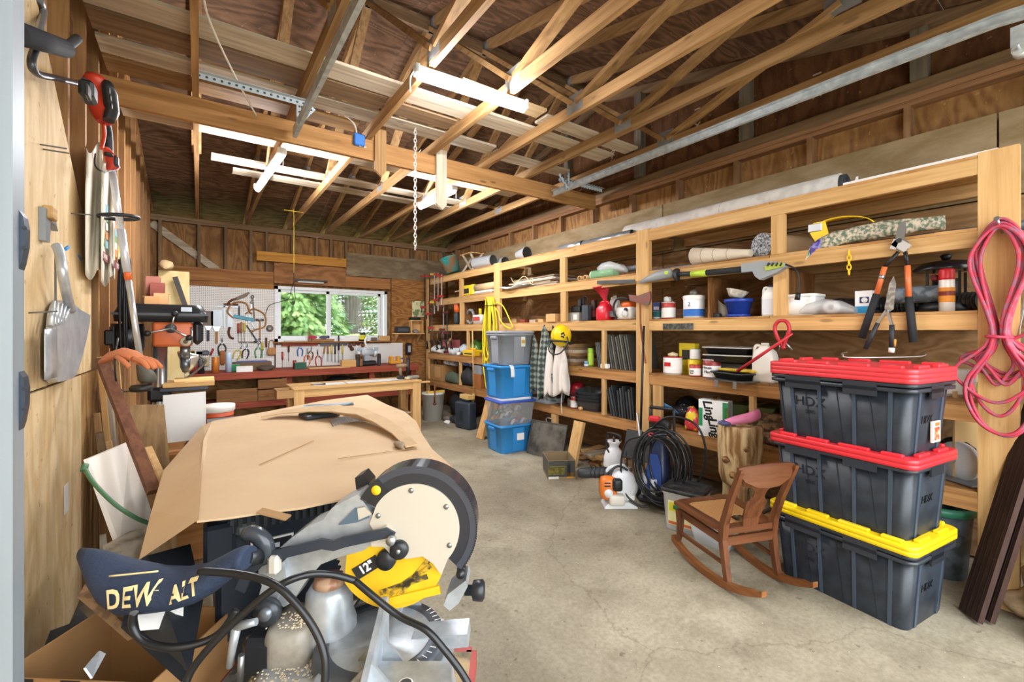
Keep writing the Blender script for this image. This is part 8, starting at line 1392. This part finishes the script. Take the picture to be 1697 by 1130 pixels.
S(B().bb(-.25, .25, -.12, .12, 0, .115), 'rod_box', drk['x'], 'low dark box under the row of coloured rods', 'box', bp_(418, 7.79))
for k, (px, c, lb) in enumerate(((310, '#3d4a5c', 'blue power drill among the clutter behind the drill press'), (323, '#8e2e38', 'red spray bottle behind the drill press'), (332, '#24262a', 'black angle tool behind the drill press'))):
    t = T('power_tool' if k != 1 else 'spray_bottle', lb, 'tool' if k != 1 else 'bottle', bp_(px, 7.5)); P(B().loft([[(x*s_, y*s_, z) for x, y in tube_box(.1, .1, .03, 3)] for z, s_ in ((0, 1), (.15, .9), (.2, .5), (.26, .4))]), 'body', plain(c, .4), t); P(B().rbox((.02, 0, .28), (.16, .06, .07), .015), 'head', plain(['#d9c23a', '#e3e0da', '#4b4d52'][k], .4), t)
t = T('bench_grinder', 'white and grey bench grinder with black base on the workbench', 'grinder', bp_(607, 7.62)); P(B().rbox((0, 0, .04), (.3, .2, .08), .02), 'base', blk, t); P(B().cyl((-.1, 0, .22), (.1, 0, .22), .07, n=18), 'motor', plain('#b9bec4', .4), t)
for s in (-1, 1): P(B().lathe([(0, -.02), (.085, -.02), (.085, .02), (0, .02)], 20, (s*.14, 0, .22), ax='x'), 'wheel_guard', plain('#e3e6e8', .4), t); P(B().rbox((s*.14, -.09, .28), (.07, .01, .06), .004), 'eye_shield', plain('#9fb3bd', .2), t)
P(B().bar((0, 0, .08), (0, 0, .2), .09, .09), 'pedestal', plain('#9a9fa5', .4), t); P(B().tube(cr([(.02, -.04, .28), (-.04, -.06, .4), (.0, -.04, .48)], 4), .018, 8), 'work_light', plain('#e4e6e8', .4), t)
for k, (px, m_, lb) in enumerate(((592, drkg, 'black wood plane standing on end beside the grinder'), (598, wood('#8a6a48', '#6b4c30', 'z'), 'brown wood plane next to the black plane'), (628, drkg, 'dark hand plane on the far side of the grinder'))):
    t = T('hand_plane', lb, 'plane', bp_(px, 7.5)); P(B().rbox((0, 0, .1), (.05, .07, .2), .01), 'sole', m_, t); P(B().ell((0, -.045, .15), (.02, .025, .025), 10, 6), 'knob', hw_['d'], t)
t = T('cordless_drill', 'yellow machine vise on the workbench by the wall end', 'vise', bp_(654, 7.5)); t.name = 'bench_vise'; yv = plain('#d99a2f', .45); P(B().rbox((0, 0, .04), (.2, .14, .05), .012), 'base', yv, t); P(B().rbox((-.06, 0, .1), (.06, .14, .1), .012), 'fixed_jaw', yv, t); P(B().rbox((.06, 0, .1), (.05, .14, .1), .012), 'moving_jaw', yv, t); P(B().cyl((.06, 0, .1), (.17, 0, .1), .012), 'screw', stl, t)
carton('cigar_box', 'pine organizer box on the workbench below the chisels', bp_(577, 7.5), (.22, .12, .11), '#c79b5c'); carton('green_tin', 'dark green tray box on the workbench under the blue pliers', bp_(497, 7.5), (.16, .12, .1), '#2c5a46'); S(B().bb(-.3, .3, -.1, .1, 0, .012), 'pale_board', lum['x'], 'pale thin board lying on the workbench below the chisels', 'board', bp_(545, 7.44))
bagged('bench_clutter', 'dark pouch lying on the workbench near the white box', bp_(440, 7.55), .12, .1, .08, plain('#4d4136', .8), 'pouch'); can('small red tin standing near the green tray box', bp_(488, 7.55), .025, .13, '#a5322e', '#7c2420', None, bail=False, cat='tin', name='red_tin')
# window sill goods
def wsl(px, w_, d, h, c, lb, nm, cat): q = at(px, 555, Y=7.95); return S(B().rbox((0, 0, h/2), (w_, d, h), .006), nm, c if not isinstance(c, str) else plain(c, .5), lb, cat, (q.x, 7.95, WZ0+.0005))
wsl(535, .36, .07, .04, old['x'], 'short brown board on the window sill', 'sill_board', 'board'); wsl(490, .34, .06, .02, gry['x'], 'grey slat lying at the window corner', 'sill_slat', 'board'); wsl(512, .03, .06, .16, old['z'], 'upright wood offcut on the window sill', 'sill_post', 'wood'); can('yellow and black tape canister on the window sill', (at(601, 555, Y=7.95).x, 7.95, WZ0+.001), .055, .14, '#26272a', '#26272a', '#d9cf2a', (.2, .75), False, 'canister', 'tape_canister'); wsl(620, .1, .06, .06, '#6b5c4c', 'small brown box on the window sill', 'small_box', 'box'); wsl(637, .19, .07, .09, lum['x'], 'tan wooden block at the window sill end', 'wood_block', 'block')
for k, c in enumerate(('#b8344a', '#5a4f6a')): q = at(518+18*k, 550, Y=7.94); bagged('work_glove', ('pink red glove on the sill board', 'grey violet glove on the sill board')[k], Vector((q.x, 7.93, WZ0+.0415)), .07, .03, .06, plain(c, .8), 'glove')
# wall right of the window
t = T('wall_shelf', 'small plywood bracket shelf with cubby right of the window', 'shelf', (at(676, 550, Y=7.9).x, YB-.03, 1.40)); P(B().bb(-.28, .28, -.2, 0, 0, .018), 'board', lum['x'], t); P(B().ext([(-.19, 0), (0, 0), (0, -.16)], -.24, -.22, 'yz').ext([(-.19, 0), (0, 0), (0, -.16)], .2, .22, 'yz'), 'bracket', lum['z'], t)
P(B().bb(.03, .05, -.14, 0, .018, .26).bb(.26, .28, -.14, 0, .018, .26).bb(.05, .26, -.14, 0, .24, .26).bb(.03, .28, -.01, 0, .02, .24), 'cubby', lum['z'], t)
wx = t.location.x; t = T('radio', 'black portable radio on the bracket shelf', 'radio', (wx-.12, YB-.13, 1.4185)); P(B().rbox((0, 0, .06), (.26, .1, .12), .015), 'case', plain('#2b2d31', .4), t); P(B().bb(-.1, .1, -.053, -.05, .03, .09), 'front_panel', plain('#4a4d53', .4), t)
S(B().rbox((0, 0, .025), (.2, .1, .05), .01), 'charger_block', blk, 'black charger block on top of the cubby', 'charger', (wx+.13, YB-.11, 1.6605)); bagged('grey_pouch', 'grey rag inside the cubby of the bracket shelf', (wx+.16, YB-.09, 1.4185), .06, .05, .07, plain('#8a8782', .9), 'rag')
S(B().bb(-.13, .13, 0, .006, -.15, .15), 'wall_picture', mix2('#e6dfae', '#7a8a5c', 9, .5, .58, rough=.6), 'small yellow picture pinned above the bracket shelf', 'picture', (at(695, 512, Y=7.95).x, YB-.021, at(695, 512, Y=7.95).z))
t = T('wall_phone', 'black wall charger with cord beside the low pegboard', 'charger', (at(677, 578, Y=7.95).x, YB-.02, at(677, 578, Y=7.95).z)); P(B().rbox((0, -.03, 0), (.12, .06, .22), .02), 'case', plain('#1c1d20', .4), t); P(B().rbox((0.005, -.063, .0), (.05, .01, .12), .008), 'window_plate', plain('#b5b8ba', .4), t); P(B().tube(cr([(0, -.03, -.11), (.02, -.03, -.2), (-.04, -.04, -.3)], 4), .006, 6), 'cord', blk, t)
a = at(516, 467, Y=7.9); t = T('window_light', 'short black and chrome strip light above the window', 'light', (a.x, YB-.05, a.z)); P(B().rbox((0, 0, .02), (.52, .07, .03), .01), 'housing', plain('#2a2b2d', .35), t); P(B().cyl((-.2, -.02, -.005), (.2, -.02, -.005), .014, n=12), 'tube', plain('#e6e4de', .2), t); P(B().tube(cr([(-.25, -.02, .01), (-.3, -.05, -.15), (-.35, -.06, -.3), (-.6, -.05, -.4), (-.66, -.03, -.55)], 5), .005, 6), 'cord', blk, t)
# hanging string, chain, junction box
t = T('hanging_string', 'yellow string with an S hook hanging before the window', 'string', at(487, 350, Y=6.6)); o0 = t.location
P(B().cyl(at(487, 346, Y=6.6)-o0, at(487, 455, Y=6.6)-o0, .004, n=6), 'string', plain('#d9b93a', .7), t); P(B().tube(cr([at(487+dx, py, Y=6.6)-o0 for dx, py in ((0, 452), (1, 480), (2, 495), (-1, 505), (-6, 500))], 4), .005, 6), 'hook', blk, t); P(B().cyl((-.12, 0, .0), (.12, 0, .0), .005, n=6), 'cross_tie', plain('#d9b93a', .7), t); P(B().cyl(at(487, 346, Y=6.6)-o0, Vector((at(487, 346, Y=6.6).x-o0.x, 0, 3.1-o0.z)), .004, n=6), 'string', plain('#d9b93a', .7), t)
p = at(688, 200, Y=3.6); t = T('chain', 'long pale steel chain hanging from the roof timbers', 'chain', p); zl = p.z-at(688, 420, Y=3.6).z; n = int(zl/.034)
for k in range(n):
    lk_ = [((.011*math.cos(R(a_)) if k % 2 else 0), (0 if k % 2 else .011*math.cos(R(a_))), -.034*k+.022*math.sin(R(a_))) for a_ in range(0, 360, 45)]; P(B().tube(cr(lk_, 2, True), .0035, 5, closed=True), 'link', plain('#cfcdc8', .4, .4), t)
P(B().cyl((0, 0, .02), (0, 0, 3.19-p.z), .005, n=6), 'top_hook', stl, t)
p = at(596, 228, Y=3.82); t = T('junction_box', 'blue plastic junction box mounted on top of the cross beam', 'junction box', (p.x, 3.83, 3.02)); P(B().rbox((0, 0, .05), (.09, .04, .1), .008), 'box', plain('#2f6fc4', .4), t)
P(B().tube(cr([(-.02, 0, .1), (-.06, -.05, .16), (-.2, -.1, .2), (-.34, -.12, .22)], 5), .006, 6), 'white_cable', plain('#e4e0d6', .5), t); P(B().tube(cr([(.0, .0, .0), (.3, .1, .05), (.55, .12, .1), (.62, .14, .16)], 5), .005, 6), 'white_cable', plain('#e4e0d6', .5), t)
t = T('roof_cable', 'white cable running down the truss by the steel rail', 'cable', (0, 2.2, 3.15)); P(B().tube(cr([(.03, -.6, .12), (.02, -.2, .0), (.025, .1, -.1), (.03, .5, -.1), (.2, 1.2, -.06), (.35, 1.6, -.1)], 5), .006, 6), 'cable', plain('#e4e0d6', .5), t)
# ================================================================== WORK TABLE
wt = T('work_table', 'pine work table with thick legs in front of the workbench', 'table', (1.80, 6.35, 0))
for k in range(4): P(B().bb(-.85, .85, -.30+.15*k, -.152+.15*k, .72, .745), 'top_plank', lum['x'], wt)
P(B().bb(-.80, .80, -.28, -.245, .62, .72), 'apron', lum['x'], wt); P(B().bb(-.80, .80, .245, .28, .62, .72), 'apron', lum['x'], wt)
for x in (-.78, .78):
    for y in (-.24, .24): P(B().bb(x-.06, x+.06, y-.05, y+.05, 0, .718), 'leg', lum['z'], wt)
P(B().bb(.0, .72, -.2, .2, .26, .28), 'lower_shelf', ply('#b79c74', '#94795a', 'x'), wt); P(B().bb(.845, .98, -.30, -.22, .70, .72), 'vise_jaw', lum['x'], wt)
t = T('end_tray', 'small wooden tray of bits hung at the end of the work table', 'tray', (.86, 6.10, .64)); P(B().bb(-.1, .09, -.14, .14, 0, .015).bb(-.1, -.085, -.14, .14, .015, .1).bb(.075, .09, -.14, .14, .015, .1).bb(-.085, .075, -.14, -.125, .015, .1).bb(-.085, .075, .125, .14, .015, .1), 'box', old['x'], t); P(B().rbox((-.02, 0, .05), (.1, .2, .06), .02), 'bits', mix2('#4a4a4a', '#a8a49c', 40, .45, .6), t)
for k, (px, lb) in enumerate(((545, 'first paper plan spread on the work table by the tray end'), (600, 'second paper plan in the middle of the work table'), (655, 'third paper plan near the cordless drill'))): q = at(px, 633, Z=.746); S(B().bb(-.2, .2, -.13, .13, 0, .0015), 'paper_plan', mix2('#eceae4', '#d5d9de', 8), lb, 'paper', (q.x if k else q.x-.05, 6.3, .7455+.0016*k), 4*k-4)
t = T('cordless_drill', 'brown grey cordless drill standing on the work table', 'drill', (2.42, 6.28, .746)); P(B().rbox((0, 0, .03), (.1, .08, .055), .012), 'battery', plain('#2a2724', .5), t); P(B().tube([(0, 0, .05), (-.01, 0, .17)], .022, 10), 'grip', plain('#7d6a55', .5), t); P(B().tube([(-.07, 0, .2), (.03, 0, .2), (.07, 0, .2), (.1, 0, .2)], [.025, .034, .028, .015], 12), 'body', plain('#8a7258', .5), t)
S(B().rbox((0, 0, .025), (.18, .1, .05), .015), 'sander_block', plain('#8a8780', .5), 'grey sander lying on the work table near its corner', 'sander', (2.60, 6.25, .746), 20); S(B().cyl((0, 0, 0), (0, 0, .3), .028, n=12), 'black_tube', blk, 'black tube standing at the end of the work table', 'tube', (2.62, 6.5, .746)); bagged('cable_scraps', 'pale cable scraps next to the cordless drill', (2.5, 6.22, .746), .05, .03, .04, plain('#b8ac8c', .7), 'cable')
S(B().tube([(-.12, 0, .008), (.0, 0, .008), (.06, 0, .012)], [.004, .006, .012], 8), 'marking_knife', blk, 'black handled awl lying on the paper plans', 'awl', (1.30, 6.2, .75), -8)
t = T('joint_bucket', 'orange white rimmed bucket by the cardboard cover', 'bucket', (.12, 4.36, .55)); P(B().lathe([(0, 0), (.10, 0), (.12, .27), (.115, .27), (.12, .02), (0, .02)], 22), 'body', plain('#c9562f', .45), t); P(B().lathe([(.122, .25), (.127, .26), (.127, .3), (.0, .302)], 22), 'lid', plain('#e2ddd4', .5), t)
S(B().rbox((0, 0, .27), (.34, .34, .545), .01), 'storage_chest', wood('#7f5a3a', '#5c3e26', 'x'), 'low brown chest that carries the orange bucket', 'chest', (.12, 4.36, 0))
can('silver aerosol can standing beside the orange bucket', (.24, 4.23, .5455), .03, .17, '#aeb2b6', '#d8d8d8', None, bail=False, cat='spray can', name='aerosol_can').location.y -= .0
# ================================================================== OUTDOORS BEYOND THE WINDOW
rnd = random.Random(11)
def leaves(n, fn, size, droop): 
    b = B()
    for k in range(n):
        c, d = fn(); d = Vector(d).normalized(); sd = d.cross(Vector((rnd.uniform(-1, 1), rnd.uniform(-1, 1), 1))).normalized(); L = size*rnd.uniform(.6, 1.3); w_ = L*.28; e = c+d*L+Vector((0, 0, -droop*L)); m_ = (c+e)/2
        b.add([c, m_+sd*w_, e, m_-sd*w_], [(0, 1, 2, 3)])
    return b
def tree(lab, x, y, hgt, r0, n, mat, trunk_r, size=.2, conifer=True, z0=.4, bark=('#6b6156', '#4a4238')):
    t = T('tree', lab, 'tree', (x, y, -.13), 0, 'trees outside the window'); P(B().tube([(0, 0, 0), (.02, 0, hgt*.5), (0, 0, hgt)], [trunk_r, trunk_r*.8, trunk_r*.25], 12), 'trunk', mix2(*bark, 9, rough=.95, ax='z', bump=.5), t)
    def f():
        z = z0+(hgt-z0)*rnd.random()**1.2; rr = (r0*(1-(z-z0)/(hgt-z0))**.8 if conifer else r0*math.sqrt(max(.05, 1-((z-hgt*.62)/(hgt*.45))**2)))*math.sqrt(rnd.random()); a_ = rnd.uniform(0, 6.28); rr *= .75+.25*math.sin(a_*5+z*4)
        return Vector((rr*math.cos(a_), rr*math.sin(a_), z - (rr*.35 if conifer else 0))), (math.cos(a_), math.sin(a_), rnd.uniform(-.6, .2))
    P(leaves(n, f, size, .5 if conifer else .15), 'foliage', mat, t, kind='stuff')
gl1 = mix2('#6f9a58', '#a8c878', 5, .35, .65, rough=.6); gl2 = mix2('#5d8a5c', '#93b585', 4, .35, .65, rough=.6); gl3 = mix2('#7c9a52', '#c3cf8a', 4, .35, .65, rough=.6)
tree('drooping pale green fir close to the window', 1.75, 11.4, 7, 1.5, 15000, gl1, .1, .17); tree('tall bare grey trunk with high green crown beyond the window', 4.5, 16.5, 11, 2.6, 5000, gl2, .38, .25, True, 5.2, ('#8a8077', '#655d55'))
for k, (x, y, h_, r_, m_) in enumerate(((3.4, 17.5, 5, 2.4, gl2), (6.6, 18.5, 4.2, 2.3, gl3), (8.6, 21, 6, 2.8, gl2), (.5, 19, 6, 2.6, gl1), (2.2, 24, 9, 3.4, gl2), (7.4, 15.5, 2.2, 1.4, gl3), (4.2, 14, 1.5, 1.2, gl3))): tree(('round leafy tree', 'yellow green bush', 'spreading leafy tree', 'bushy tree', 'tall dense tree', 'low pale shrub', 'knee high shrub')[k] + ' in the view through the window, ' + ('left of the bare trunk', 'just right of the bare trunk', 'far on the right', 'behind the fir', 'deep in the distance', 'beside the right sash', 'under the bare trunk')[k], 'x' and x, y, h_, r_, 5200, m_, .09, .24, False, .3)
